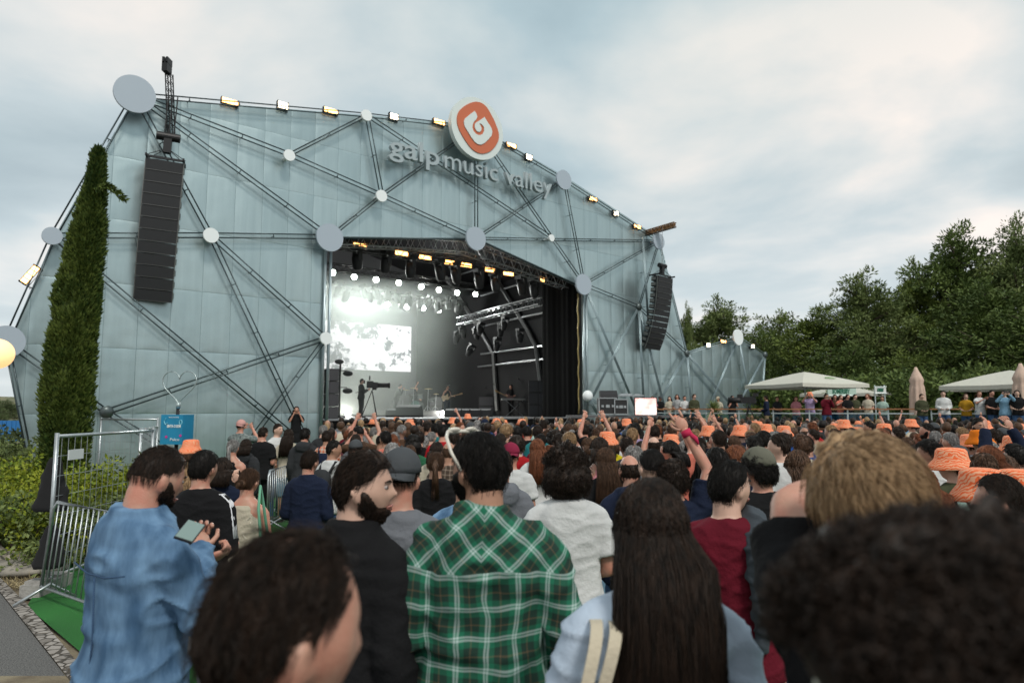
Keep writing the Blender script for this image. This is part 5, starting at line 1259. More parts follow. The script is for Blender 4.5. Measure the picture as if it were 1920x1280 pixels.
# ============================================================ RIGHT OF THE STAGE: cases, table and LED panel
def case(px, bot, Y, w_, d_, h_, label, rz=0, name='flight_case'):
    p = at(px, bot, Y); r = tag(empty(name, (p.x,Y,p.z), rz), label, 'flight case'); b = MB(); b.box((0,0,h_/2),(w_,d_,h_)); b.build('case_body', BLACKP, r)
    b = MB()
    for x in (-1,1):
        for y in (-1,1): b.box((x*w_/2,y*d_/2,h_/2),(.04,.04,h_+.01))
        for z in (0,1): b.box((x*w_/2,0,z*h_),(.04,d_,.04)); b.box((0,x*d_/2,z*h_),(w_,.04,.04))
    b.box((0,-d_/2-.01,h_*.5),(.16,.02,.12)); b.box((w_*.3,-d_/2-.01,h_*.5),(.10,.02,.10)); b.box((-w_*.3,-d_/2-.01,h_*.5),(.10,.02,.10)); b.build('metal_edging', GALV, r); return p
wedge = lambda b, w_, d_, h_: b.add([(-w_/2,-d_/2,0),(w_/2,-d_/2,0),(w_/2,d_/2,0),(-w_/2,d_/2,0),(-w_/2,-d_*.38,h_*.55),(w_/2,-d_*.38,h_*.55),(w_/2,d_*.12,h_),(-w_/2,d_*.12,h_),(w_/2,d_/2,h_*.8),(-w_/2,d_/2,h_*.8)], [(3,2,1,0),(0,1,5,4),(4,5,6,7),(7,6,8,9),(9,8,2,3),(0,4,7,9,3),(1,2,8,6,5)])
sp_ = at(1150,772,29.5); b = MB(); b.box((0,0,.0),(4.6,2,.1)); 
for x in (-2.1,0,2.1): b.tube([(x,-.8,-1.72),(x,-.8,0)], .05, 6)
for x in (-2.1,0,2.1): b.tube([(x,.8,-1.72),(x,.8,0)], .05, 6)
b.tube([(-2.1,-.8,-1.6),(2.1,-.8,-.1)], .03, 6)
o = b.build('side_platform', mat('stage_deck')); o.location = (sp_.x+.4,30.3,1.66); tag(o, 'black side platform carrying the cases right of the stage mouth', 'platform')
case(1138,776,29.6,.74,.6,.68,'black flight case with metal edges on the side platform'); case(1163,776,29.5,.55,.5,.62,'second black flight case beside the first on the side platform')
p = at(1141,757,29.6); b = MB(); wedge(b, .75,.5,.36); o = b.build('monitor_wedge', GRILLE); o.location = (p.x,29.6,1.71+.68+.03); tag(o, 'black wedge monitor lying on a flight case right of the stage', 'loudspeaker')
lp0 = at(1190,779,29.3); lp1 = at(1236,745,29.3); r = tag(empty('led_panel', (lp0.x,29.3,1.71)), 'bright white and pink LED panel standing right of the flight cases', 'LED panel'); wL, hL = lp1.x-lp0.x-.1, lp1.z-1.71
b = MB(); b.box((wL/2,.06,hL/2),(wL,.1,hL)); b.build('panel_frame', BLACKP, r)
m = bpy.data.materials.new('led_pink_gradient'); m.use_nodes = True; nt = m.node_tree; bb = nt.nodes['Principled BSDF']; t = N(nt,'ShaderNodeTexCoord'); n = N(nt,'ShaderNodeTexNoise',i={'Scale':2.2}); L(nt,t.outputs['Object'],n.inputs['Vector']); rp = ramp(nt,n.outputs[0],[(.38,(.9,.16,.12)),(.5,(.95,.5,.4)),(.6,(.95,.85,.82))]); L(nt,rp.outputs[0],bb.inputs['Emission Color']); bb.inputs['Emission Strength'].default_value = .8
b = MB(); b.box((wL/2,0,hL/2),(wL-.06,.02,hL-.06)); b.build('display', m, r)
tp_ = at(1170,746,30.2); b = MB(); b.box((0,0,.0),(1.3,.6,.05)); 
for x in (-.6,.6): b.tube([(x,0,-.85),(x,0,0)], .02, 6)
b.box((-.1,0,.06),(.5,.3,.07)); b.box((.4,0,.05),(.25,.25,.05)); o = b.build('mixer_table', GALV); o.location = (tp_.x+.2,30.3,1.71+.86); tag(o, 'metal table with small mixing gear behind the LED panel', 'table')
# ============================================================ ON THE STAGE
SZ = O.z+1.71
def onstage(px, Y): p = at(px, 768, Y); return Vector((p.x, Y, SZ))
def sperson(px, Y, face, h, label, **kw): return crowd_person(onstage(px, Y), R(face), h, label=label, **kw)
sperson(677,31.5,-60,1.78,'camera operator in dark grey shirt behind a television camera on the stage front', pose='phone', top='charcoal', sleeve='long', legs='charcoal', hair='short', yaw=-20)
bend = sperson(735,37,-80,1.80,'performer in black bending forward at the left of the drum kit', pose='handsface', pitch=45 if False else 0, top='black', sleeve='long', legs='black', hair='receding'); bend.rotation_euler = (R(-14), 0, R(-80))
sperson(780,42,-110,1.75,'long haired drummer in black tossing his head behind the drum kit', pose='raiseR', top='black', legs='black', hair='long', hc='brown', yaw=-20)
gtr = sperson(838,38,-150,1.72,'singer in black tank top playing a cream electric guitar at centre stage', pose='guitar', top='black', legs='navy', hair='long', hc='dark', fem=True, tank=True, sleeve='none', yaw=20)
sperson(958,39.5,160,1.80,'musician in black t-shirt playing at a keyboard stand on the right of the stage', pose='guitar', top='black', legs='black', hair='fade')
sperson(902,43,170,1.6,'grey haired musician in black behind an amplifier cabinet', pose='hands', top='black', sleeve='long', legs='black', hair='short', hc='grey')
# guitars
def guitar(px, Y, z, rot, label, col):
    r = tag(empty('electric_guitar', (px, Y, z)), label, 'guitar'); r.rotation_euler = rot
    b = MB(); pts = [(-.20,0),(-.19,.12),(-.06,.15),(.02,.10),(.12,.16),(.19,.13),(.15,.05),(.17,-.06),(.12,-.14),(0,-.10),(-.10,-.15),(-.19,-.12)]
    ps = spl(pts, True, 5); n = len(ps); b.add([Vector((p.x,-.02,p.y)) for p in ps]+[Vector((p.x,.02,p.y)) for p in ps], [tuple(range(n)), tuple(range(2*n-1,n-1,-1))]+[(i,(i+1) % n,n+(i+1) % n,n+i) for i in range(n)]); o = b.build('body', col, r); fixn(o)
    b = MB(); b.box((.48,-.025,0),(.66,.02,.05)); b.build('neck', mat('maple', (.42,.26,.12), .5), r)
    b = MB(); b.box((.88,-.025,.01),(.17,.018,.09)); b.build('headstock', mat('maple'), r); return r
p = onstage(838,38); guitar(p.x-.05, 37.62, SZ+1.02, (0,R(-14),R(8)), 'cream electric guitar held by the singer, neck pointing right', mat('guitar_cream', (.62,.45,.25), .3))
p = onstage(958,39.5); guitar(p.x-.05, 39.1, SZ+1.05, (0,R(-25),R(185)), 'dark guitar held by the musician on the right', mat('guitar_dark', (.10,.03,.02), .3))
# television camera on tripod
p = onstage(697,31.2); r = tag(empty('television_camera', p, R(-75)), 'television camera with long lens on a tripod at the stage front', 'television camera')
b = MB()
for k in range(3): a = k*2.09+.5; b.tube([(0,0,1.25),(cos(a)*.45,sin(a)*.45,.02)], .022, 6)
b.build('tripod', BLACKM, r); b = MB(); b.box((0,0,1.48),(.22,.5,.26)); b.box((0,.1,1.32),(.14,.2,.12)); b.box((.0,-.1,1.64),(.05,.3,.05)); b.build('camera_body', BLACKP, r)
b = MB(); b.cyl((0,.22,1.48),(0,.75,1.48), .11, 18); b.cyl((0,.72,1.48),(0,.80,1.48), .135, 18); b.build('lens', BLACKP, r, smooth=True); b = MB(); b.box((0,-.12,1.80),(.26,.05,.2)); b.box((-.05,-.35,1.62),(.2,.06,.16)); b.build('viewfinder', BLACKP, r); b = MB(); b.tube([(0,-.1,1.3),(.12,-.75,1.12)], .015, 6); b.build('pan_handle', BLACKM, r)
# drum kit on riser
DK = onstage(785,41); rs = MB(); rs.box((0,0,.15),(4.2,2.4,.3)); o = rs.build('drum_riser', mat('riser', (.10,.10,.10), .6)); o.location = DK; o.rotation_euler = (0,0,R(-10)); tag(o, 'low riser under the drum kit', 'riser')
kit = tag(empty('drum_kit', DK+Vector((0,0,.3)), R(-20)), 'black drum kit with brass cymbals on the riser', 'drum kit')
DRM = mat('drum_shell', (.02,.03,.03), .25); CYM = mat('cymbal_brass', (.55,.38,.12), .3, .9); HD = mat('drum_head', (.30,.34,.32), .6)
b = MB(); b.cyl((0,-.45,.32),(0,.0,.32), .31, 28); d_ = b.build('bass_drum', DRM, kit); b = MB(); b.cyl((0,-.465,.32),(0,-.452,.32), .29, 28); b.build('drum_head', mat('bass_head', (.02,.10,.09), .5), d_)
for x, y, z, rr_, hh in ((-.28,-.2,.72,.16,.22),(.2,-.2,.72,.17,.24),(-.75,.1,.35,.22,.4),(.7,.3,.55,.18,.14)):
    b = MB(); b.cyl((x,y,z),(x,y-.03,z+hh), rr_, 22); d_ = b.build('tom_drum', DRM, kit); b = MB(); b.cyl((x,y-.031,z+hh+.002),(x,y-.031,z+hh+.012), rr_*.97, 22); b.build('drum_head', HD, d_)
for x, y, z, rr_ in ((-.75,-.3,1.25,.26),(.75,-.25,1.3,.25),(1.0,.3,1.0,.18),(-.1,-.5,1.35,.2)):
    b = MB(); b.lathe([(.02,.02),(rr_*.4,.012),(rr_,-.01),(rr_*.98,-.016),(.02,.01)], (x,y,z), 24); c_ = b.build('cymbal', CYM, kit, smooth=True); b = MB(); b.tube([(x,y,z),(x*.95,y,.02)], .012, 6)
    for k in range(3): a = k*2.09; b.tube([(x*.95,y,.3),(x*.95+cos(a)*.25,y+sin(a)*.25,.01)], .01, 5)
    b.build('stand', GALV, c_)
def cab(px, Y, w_, d_, h_, label, name='amplifier', n=1, rz=R(0), z=0, grp=None):
    p = onstage(px, Y); r = tag(empty(name, p+Vector((0,0,z)), rz), label, 'amplifier' if name == 'amplifier' else 'loudspeaker', grp)
    for i in range(n):
        b = MB(); b.box((0,0,h_/n*(i+.5)),(w_,d_,h_/n-.015)); c_ = b.build('cabinet', BLACKP, r); b = MB(); b.box((0,-d_/2-.006,h_/n*(i+.5)),(w_*.92,.012,h_/n*.86)); b.build('grille', mat('amp_grille', (.05,.05,.055), .8, bump=.3, bscale=200), c_)
cab(757,40.6,.75,.4,1.25,'tall amplifier stack left of the drum kit', n=2); cab(745,39.8,.6,.35,.9,'small pale amplifier behind the bending performer', n=1); cab(818,41.5,.75,.4,1.15,'amplifier stack right of the drum kit', n=2); cab(912,41,.9,.5,1.15,'large amplifier cabinet in front of the grey haired musician', n=2); cab(934,41,.6,.4,1.3,'amplifier rack left of the keyboard musician', n=3)
for px, s in ((1000,'left column'),(1018,'right column')): cab(px,36.5,.52 if px > 1010 else .5,.6,1.9,'black subwoofer stack at the right of the stage, '+s,'speaker_stack',3)
cab(620,26.6,.42,.6,1.95,'tall black side fill speaker stack against the left column of the stage mouth','speaker_stack',4, rz=R(30))
for i, (px, Y, w_, s) in enumerate([(768,34.2,1.25,'largest, left of the singer'),(741,35,.8,'left of the largest wedge'),(852,34.5,.8,'just right of the singer'),(868,34.8,.75,'second to the right of the singer'),(888,35,.8,'third to the right of the singer'),(907,35.2,.8,'fourth to the right of the singer')]):
    b = MB(); wedge(b, w_, .6, .42 if i else .62); o = b.build('monitor_wedge', GRILLE); o.location = onstage(px, Y); o.rotation_euler = (0,0,R(170)); tag(o, 'black floor monitor wedge on the stage front, '+s, 'loudspeaker', 'monitor wedges along the stage front')
# keyboard stand, mixers
p = onstage(965,38.6); r = tag(empty('keyboard', p, R(10)), 'pale keyboard on a stand at the right of the stage', 'keyboard'); b = MB(); b.box((0,0,.95),(1.5,.35,.10)); b.build('keyboard_body', mat('kb_pale', (.30,.30,.29), .5), r); b = MB(); b.tube([(-.5,0,0),(.5,0,.9)], .02, 6); b.tube([(.5,.05,0),(-.5,.05,.9)], .02, 6); b.build('stand', GALV, r)
p = onstage(990,38); r = tag(empty('effects_table', p, R(5)), 'table crowded with effects gear next to the subwoofer stacks', 'table'); b = MB(); b.box((0,0,.8),(1.2,.5,.04)); b.build('table_top', BLACKM, r)
for x in (-.55,.55): b = MB(); b.tube([(x,0,0),(x,0,.8)], .02, 6); b.build('leg', BLACKM, r)
for px, Y, hh, lb in ((940,40.5,1.9,'left of the keyboard musician'),(926,41.5,1.7,'behind the amplifier rack'),(900,42.5,1.8,'beside the grey haired musician'),(989,38.8,2.1,'beside the subwoofer stacks'),(806,40.6,1.6,'at the right side of the drum kit'),(845,36.9,1.62,'in front of the singer')):
    p = onstage(px, Y); b = MB(); b.tube([(0,0,0),(0,0,hh*.8),(-.5 if px != 845 else -.05,-.1,hh)], .014, 6); b.ell((-.52 if px != 845 else -.06,-.1,hh+.02),(.035,.05,.035)); 
    for k in range(3): a = k*2.09; b.tube([(0,0,.1),(cos(a)*.3,sin(a)*.3,.01)], .012, 5)
    o = b.build('microphone_stand', BLACKM); o.location = p; tag(o, 'microphone boom stand '+lb, 'microphone stand')
# side light tree by the left column
p = onstage(636,30.5); r = tag(empty('light_tree', p, R(10)), 'black light tree with three lamps beside the side fill speaker stack', 'light stand'); b = MB(); b.tube([(0,0,0),(0,0,2.55)], .04, 8); b.box((0,0,.03),(.6,.6,.05)); b.box((.12,0,1.35),(.4,.04,.04)); b.box((.12,0,2.1),(.4,.04,.04)); b.build('pole', BLACKM, r)
for z in (1.2,1.98,2.5):
    b = MB(); b.ell((.34 if z < 2.4 else -.05,0,z),(.22,.13,.13) if z < 2.4 else (.2,.12,.12)); b.build('lamp', BLACKP, r, smooth=True)
# upstage floor light, glowing
p = onstage(652,36.5); r = tag(empty('floor_light', p+Vector((0,0,.0))), 'glowing white floor light at the left of the stage', 'floor light'); b = MB(); b.box((0,.1,.14),(.4,.2,.28)); b.build('housing', BLACKP, r); b = MB(); b.cyl((0,-.01,.16),(0,-.03,.16), .12, 20); b.build('lens', COOL, r)
ld = bpy.data.lights.new('floor_glow', 'POINT'); ld.energy = 300; ld.color = (1,.98,.9); ld.shadow_soft_size = .12; lo = bpy.data.objects.new('floor_glow', ld); COL.objects.link(lo); lo.parent = r; lo.location = (0,-.12,.3)
p = onstage(829,39.5); r = tag(empty('floor_light', p), 'glowing white floor light just left of the singer', 'floor light'); b = MB(); b.box((0,.1,.14),(.3,.2,.28)); b.build('housing', BLACKP, r); b = MB(); b.cyl((0,-.01,.16),(0,-.03,.16), .08, 20); b.build('lens', COOL, r)

# ============================================================ HERO PEOPLE
def zat(top, Y): return H-0 + (at(960, top, Y).z-H)
TOPR = dict(short=1.766, quiff=1.773, fade=1.762, buzz=1.757, bald=1.755, receding=1.760, curly=1.780, bigcurly=1.815, long=1.766, bun=1.762, pony=1.762, bob=1.768, floppy=1.782)
def place(px, pytop, Y, label, hair='short', hat=None, face=None, gz_=None, group=None, **kw):
    g0 = gz(Y) if gz_ is None else gz_; z = at(px, pytop, Y).z; ref = 1.79 if hat else TOPR.get(hair, 1.77)
    pp = kw.get('pitch', 0); ref -= abs(pp)*.0012
    h = (z-g0)/ref*1.755
    if h < 1.5 or h > 1.97:
        h = min(1.95, max(1.52, h))
    P_ = at(px, pytop, Y)
    if face is None: face = math.degrees(math.atan2(-( -4-P_.x), 38-Y))*1.0
    return crowd_person(Vector((P_.x, Y, g0)), R(face), h, hair=hair, hat=hat, label=label, group=group, **kw)
# --- plaid cloth
def plaid(name, base, dark, line, thin, period=.105, yoke=1.345):
    m = bpy.data.materials.new(name); m.use_nodes = True; nt = m.node_tree; b = nt.nodes['Principled BSDF']
    t = N(nt, 'ShaderNodeTexCoord'); nz = N(nt, 'ShaderNodeTexNoise', i={'Scale': 5.0, 'Detail': 2.0}); L(nt, t.outputs['Object'], nz.inputs['Vector'])
    sb = N(nt, 'ShaderNodeVectorMath', operation='SUBTRACT'); sb.inputs[1].default_value = (.5,.5,.5); L(nt, nz.outputs['Color'], sb.inputs[0]); ml = N(nt, 'ShaderNodeVectorMath', operation='SCALE'); ml.inputs['Scale'].default_value = .055; L(nt, sb.outputs[0], ml.inputs[0]); ad = N(nt, 'ShaderNodeVectorMath', operation='ADD'); L(nt, t.outputs['Object'], ad.inputs[0]); L(nt, ml.outputs[0], ad.inputs[1])
    s = N(nt, 'ShaderNodeSeparateXYZ'); L(nt, ad.outputs[0], s.inputs[0])
    # wrap horizontally round the body a little
    g_ = N(nt, 'ShaderNodeMath', operation='GREATER_THAN', i={1: yoke}); L(nt, s.outputs[2], g_.inputs[0])
    ab = N(nt, 'ShaderNodeMath', operation='ABSOLUTE'); L(nt, s.outputs[0], ab.inputs[0])
    pl_ = N(nt, 'ShaderNodeMath', operation='ADD'); L(nt, ab.outputs[0], pl_.inputs[0]); L(nt, s.outputs[2], pl_.inputs[1])
    mi_ = N(nt, 'ShaderNodeMath', operation='SUBTRACT'); L(nt, ab.outputs[0], mi_.inputs[0]); L(nt, s.outputs[2], mi_.inputs[1])
    cols = []
    for A, B_ in ((s.outputs[0], pl_.outputs[0]), (s.outputs[2], mi_.outputs[0])):
        x = N(nt, 'ShaderNodeMix', data_type='FLOAT'); L(nt, g_.outputs[0], x.inputs[0]); L(nt, A, x.inputs[2]); sc2 = N(nt, 'ShaderNodeMath', operation='MULTIPLY', i={1: .75}); L(nt, B_, sc2.inputs[0]); L(nt, sc2.outputs[0], x.inputs[3])
        a = N(nt, 'ShaderNodeMath', operation='DIVIDE', i={1: period}); L(nt, x.outputs[0], a.inputs[0]); f = N(nt, 'ShaderNodeMath', operation='FRACT'); L(nt, a.outputs[0], f.inputs[0])
        cols.append(ramp(nt, f.outputs[0], [(0, base),(.10, base),(.13, line),(.17, line),(.20, base),(.235, line),(.27,line),(.30, base),(.42, base),(.46, dark),(.62, dark),(.64, thin),(.67, thin),(.69, dark),(.90, dark),(.95, base)]))
    x = N(nt, 'ShaderNodeMix', data_type='RGBA', blend_type='MIX', i={0: .5}); L(nt, cols[0].outputs[0], x.inputs[6]); L(nt, cols[1].outputs[0], x.inputs[7]); L(nt, x.outputs[2], b.inputs['Base Color']); b.inputs['Roughness'].default_value = .9
    return m
PLAID = plaid('green_plaid_flannel', (.004,.12,.062), (.003,.024,.015), (.38,.49,.46), (.09,.06,.03), .088); PLAID2 = plaid('brown_check', (.10,.06,.04), (.03,.02,.015), (.3,.25,.2), (.1,.07,.03), .05, 9)
DENIM = mat('washed_denim', (.040,.10,.19), .85, vary_to=(.15,.27,.42), vscale=11, bump=.2, bscale=60, stretch=(1,1,.3))
CHECKT = plaid('patterned_print', (.5,.40,.32), (.5,.12,.05), (.5,.45,.4), (.4,.1,.05), .06, 9)
POSES['texting'] = (((.235,.02,1.13),(.05,.28,1.27)), ((.235,.09,1.17),(-.01,.24,1.34)))
POSES['salute'] = (((.185,.18,1.62),(.10,.28,1.66)), ((.235,-.04,1.13),(.245,.06,.89)))
POSES['pockets'] = (((.235,-.05,1.15),(.19,.08,.95)), ((.265,-.06,1.16),(.20,.07,.96)))
SEAM = mat('seam_dark_denim', (.03,.07,.14), .9)
# 1 denim shirt
den = place(287,838,2.65,'bearded man in a washed blue denim shirt looking down at a phone, at the left', hair='fade', hc='dark', face=-32, yaw=-5, pitch=18, beard=True, pose='texting', sleeve='long', topm=DENIM, legs='black', fine=True, skin=0, width=.94, fat=.014, shirtkw=dict(collar=.030, wr=.012, hem=.72, infl=.016, loose=.3, neck=.082, ws=7), curl=1.3, beardkw=dict(th=.008, n=1500), face_=True)
b = MB()
b.tube([(-.165,-.147,1.335),(-.06,-.155,1.315),(.06,-.155,1.315),(.165,-.147,1.335)], .003, 5); b.tube([(0,-.158,1.31),(0,-.150,1.1),(0.002,-.158,.9)], .003, 5)
b.build('seam', SEAM, den, smooth=True); den.rotation_euler.y = R(1.5); den.location.x -= .045
ps_ = den.matrix_basis
def phone(w_, rot, label, size=(.062,.008,.112)):
    r = tag(empty('phone', w_), label, 'phone'); r.rotation_euler = rot; b = MB(); b.box((0,0,0), size); b.build('case', mat('phone_dark', (.02,.02,.025), .3), r); b = MB(); b.box((0,-size[1]/2-.001,0), (size[0]*.92,.002,size[2]*.94)); b.build('screen', mat('phone_screen', (.10,.14,.13), .15, emit=(.35,.5,.45), es=.2), r); return r
pw = at(356,996,2.40); phone(pw, (R(-68),R(20),R(10)), 'phone held by the man in the denim shirt')
# 2 receding man, very near
place(490,1006,.86,'man with thinning dark hair very near the camera at the bottom, seen from behind', hair='receding', hc='dark', face=-20, yaw=-30, pitch=10, top='black', sleeve='long', legs='black', fine=True, skin=0, shirtkw=dict(collar=.02), hairkw=dict(strands=5000, fine=True, seed=6, thick=.006))
# 3 black jacket bearded man
jm = place(684,836,2.45,'bearded man in a black jacket turning his smiling face to the right', hair='quiff', hc='dark', face=-28, yaw=-62, beard=True, pose='down', sleeve='long', top='black', legs='black', fine=True, skin=3, width=1.0, fat=.008, shirtkw=dict(collar=.035, wr=.006, hem=.66, infl=.018, neck=.080), beardkw=dict(th=.009, n=1800), hairkw=dict(strands=2800, fine=True, seed=9), face_=True)
jm.rotation_euler.y = R(2.5); jm.location.x -= .075
# 4 grey tee, cap
CAPM = mat('cap_grey', (.045,.05,.055), .85, bump=.2)
place(752,834,3.1,'man in a grey t-shirt and backwards charcoal cap, between black jacket and plaid shirt', hair='fade', hc='dark', hat='capback', hatm=CAPM, face=-5, yaw=0, sleeve='short', top='grey', legs='khaki', fine=True, pose='hands', short_=True)
# 5 plaid man
pm = place(908,806,2.38,'tall bearded man in a green plaid shirt with white sunglasses on his head', hair='short', hc='black', face=0, yaw=42, beard=True, pose='pockets', sleeve='roll', topm=PLAID, legs='denim', fine=True, skin=1, width=1.0, fat=.015, shirtkw=dict(collar=.030, wr=.015, hem=.70, infl=.017, loose=.7, neck=.082, ws=7), beardkw=dict(th=.012, n=1800), hairkw=dict(strands=2800, fine=True, seed=12, thick=.009), face_=True)
Mh = headM(R(42), 0); b = MB()
for s in (-1, 1): b.tube([Mh @ Vector((s*.082,-.015,.005)), Mh @ Vector((s*.096,.02,.06)), Mh @ Vector((s*.090,.055,.108)), Mh @ Vector((s*.060,.088,.125))], [.0045,.0055,.006,.006], 6)
b.tube([Mh @ Vector((s*.060,.088,.125)) for s in (-1,-.5,0,.5,1)], .007, 6)
for s in (-1, 1): b.ell(Mh @ Vector((s*.034,.090,.128)), (.026,.009,.017), Mh.to_3x3() @ Matrix.Rotation(R(60),3,'X'))
b.build('sunglasses', mat('sunglass_white', (.62,.58,.50), .3), pm, smooth=True)
# 6 white tee, big curly hair
place(1062,824,3.75,'person with a big dark curly mop and a plain white t-shirt', hair='bigcurly', hc='dark', face=3, yaw=0, pose='hands', sleeve='short', top='white', legs='navy', fine=True, short_=True, hairkw=dict(strands=2600, fine=True, seed=5), shirtkw=dict(wr=.005, loose=.5))
# 7 long dark hair woman
lw = place(1222,893,1.72,'woman with very long dark hair and a pale blue t-shirt, near the camera', hair='long', hc='dark', face=2, yaw=0, pose='down', sleeve='short', top='skyblue', topm=mat('cloth_pale_blue', (.42,.50,.60), .9, var=.08, bump=.2), legs='denim', fine=True, fem=False, width=1.0, hairkw=dict(strands=6500, fine=True, seed=7, length=.62), shirtkw=dict(wr=.010, ws=8))
r = tag(empty('tote_bag', lw.location+Vector((-.27,-.05,0))), 'cream canvas tote bag hanging from the shoulder of the long haired woman', 'bag')
b = MB(); rr_ = [ering(z, a, c, 0, 16, 3.5) for z, a, c in ((.62,.02,.15),(.64,.045,.17),(.8,.05,.18),(.98,.03,.18))]; b.loft(rr_); b.build('bag_body', mat('canvas_tote', (.50,.44,.33), .9, bump=.3), r, smooth=True)
for dy in (-.02, .05):
    b = MB(); pts = [Vector((.0,-.10+dy*.3,.97)), Vector((.045,-.125+dy*.2,1.15)), Vector((.085+dy*.5,-.135+dy*.2,1.32)), Vector((.12+dy*.6,-.10,1.435)), Vector((.13+dy*.6,-.02,1.462)), Vector((.12+dy*.5,.08,1.40)), Vector((.04,.13,1.2)), Vector((.0,.10,.97))]
    ps2 = spl([tuple(p) for p in pts], False, 6); vs = []; fs = []
    for i, p in enumerate(ps2):
        t = (ps2[min(i+1,len(ps2)-1)]-ps2[max(i-1,0)]).normalized(); sd_ = Vector((1,.2,0)); sd_ = (sd_-t*sd_.dot(t)).normalized()*.014; n_ = t.cross(sd_).normalized()*.002; vs += [p-sd_-n_, p+sd_-n_, p+sd_+n_, p-sd_+n_]
    for i in range(len(ps2)-1):
        for j in range(4): a = i*4+j; c = i*4+(j+1) % 4; fs.append((a, c, c+4, a+4))
    b.add(vs, fs); b.build('strap', mat('canvas_tote'), r, smooth=False)
# 8 maroon tee
mp_ = place(1360,860,3.1,'dark haired man in a maroon t-shirt with a grey jacket slung over his shoulder', hair='short', hc='black', face=-18, yaw=-50, pose='down', sleeve='short', top='maroon', legs='navy', fine=True, skin=3, width=1.10, fat=.018, hairkw=dict(strands=1500, fine=True, seed=14, thick=.015), shirtkw=dict(wr=.008), face_=True)
b = MB(); b.tube([(.10,.10,1.36),(.115,.0,1.50),(.13,-.12,1.40),(.15,-.155,1.15),(.13,-.15,.98)], [.05,.06,.062,.058,.03], 14); b.tube([(.18,.05,1.38),(.20,-.03,1.45),(.21,-.12,1.32),(.20,-.14,1.1)], [.05,.055,.055,.03], 12)
me = remesh(b, .012, 2, .014, 10, 3); o = mk('slung_jacket', me, mat('jacket_slate', (.035,.045,.055), .9, var=.2, bump=.2), mp_)
# 9 raised arm with horns sign, red wristband
ra = place(1262,856,4.3,'curly haired person in a navy t-shirt raising a horned hand with a red wristband', hair='curly', hc='dark', face=5, yaw=0, pose='raiseR', sleeve='short', top='navy', legs='denim', fine=True, point=True)
S_, E_, W_ = arm_pts('raiseR', 1); b = MB(); q = E_+(W_-E_)*.86; b.tube([q, q+(W_-E_)*.16], .034, 14); b.tube([q+Vector((0,0,.02)), q+Vector((.03,-.05,-.01)), q+Vector((.045,-.06,-.05))], [.018,.016,.006], 8); b.build('wristband', mat('band_red', (.45,.01,.06), .8), ra, smooth=True)
# 11 blond person shading eyes
place(1634,818,1.42,'blond person with swept hair holding a hand to the forehead, near the camera', hair='floppy', hc='blond', face=-30, yaw=32, pose='salute', width=.92, sleeve='short', top='black', legs='black', fine=True, skin=0, hairkw=dict(strands=6000, fine=True, seed=21, thick=.034), curl=1.0)
# 12 huge curly head in front
cu = place(1862,898,.56,'person with a huge dark curly head and sunglasses right in front of the camera', hair='bigcurly', hc='dark', face=10, yaw=40, pose='down', sleeve='short', top='black', legs='black', fine=True, skin=0, hairkw=dict(strands=9000, fine=True, seed=31, thick=.050))
Mh = headM(R(40), 0); b = MB()
for s in (-1, 1):
    pts = [Mh @ (Vector((s*.034,.104,.008))+Vector((.027*cos(a),-.006*abs(cos(a)),.023*sin(a)))) for a in [k*pi/8 for k in range(17)]]; b.tube(pts, .003, 6)
    b.tube([Mh @ Vector((s*.060,.100,.012)), Mh @ Vector((s*.082,.06,.012)), Mh @ Vector((s*.086,-.01,.0))], .0025, 6)
b.tube([Mh @ Vector((-.010,.106,.012)), Mh @ Vector((.010,.106,.012))], .003, 6); b.build('glasses', mat('glasses_frame', (.45,.46,.38), .15, .3), cu, smooth=True)
# 14 track jacket
tj = place(381,843,4.75,'man in a black track jacket with white stripes on the shoulders', hair='short', hc='black', face=-8, yaw=-8, pose='hands', sleeve='long', top='black', legs='grey', fine=True, width=.98, hairkw=dict(strands=1200, fine=True, seed=17, thick=.016), shirtkw=dict(hem=.76, infl=.016, loose=.4))
for s in (-1, 1):
    S_, E_, W_ = arm_pts('hands', s); S_ = Vector((S_.x*.98, S_.y, S_.z))
    for k in (-1, 0, 1):
        b = MB(); o_ = Vector((0, k*.017, 0)); b.tube([Vector((s*.085,-.02,1.482))+o_*.4, Vector((s*.125,-.018,1.468))+o_*.8, S_+Vector((s*.004,-.01,.066))+o_, S_+Vector((s*.066,-.01,.012))+o_, S_+(E_-S_)*.4+Vector((s*.071,-.012,0))+o_, S_+(E_-S_)*.8+Vector((s*.064,-.01,0))+o_], .0055, 6); b.build('white_stripe', mat('stripe_white', (.7,.7,.72), .7), tj, smooth=True)
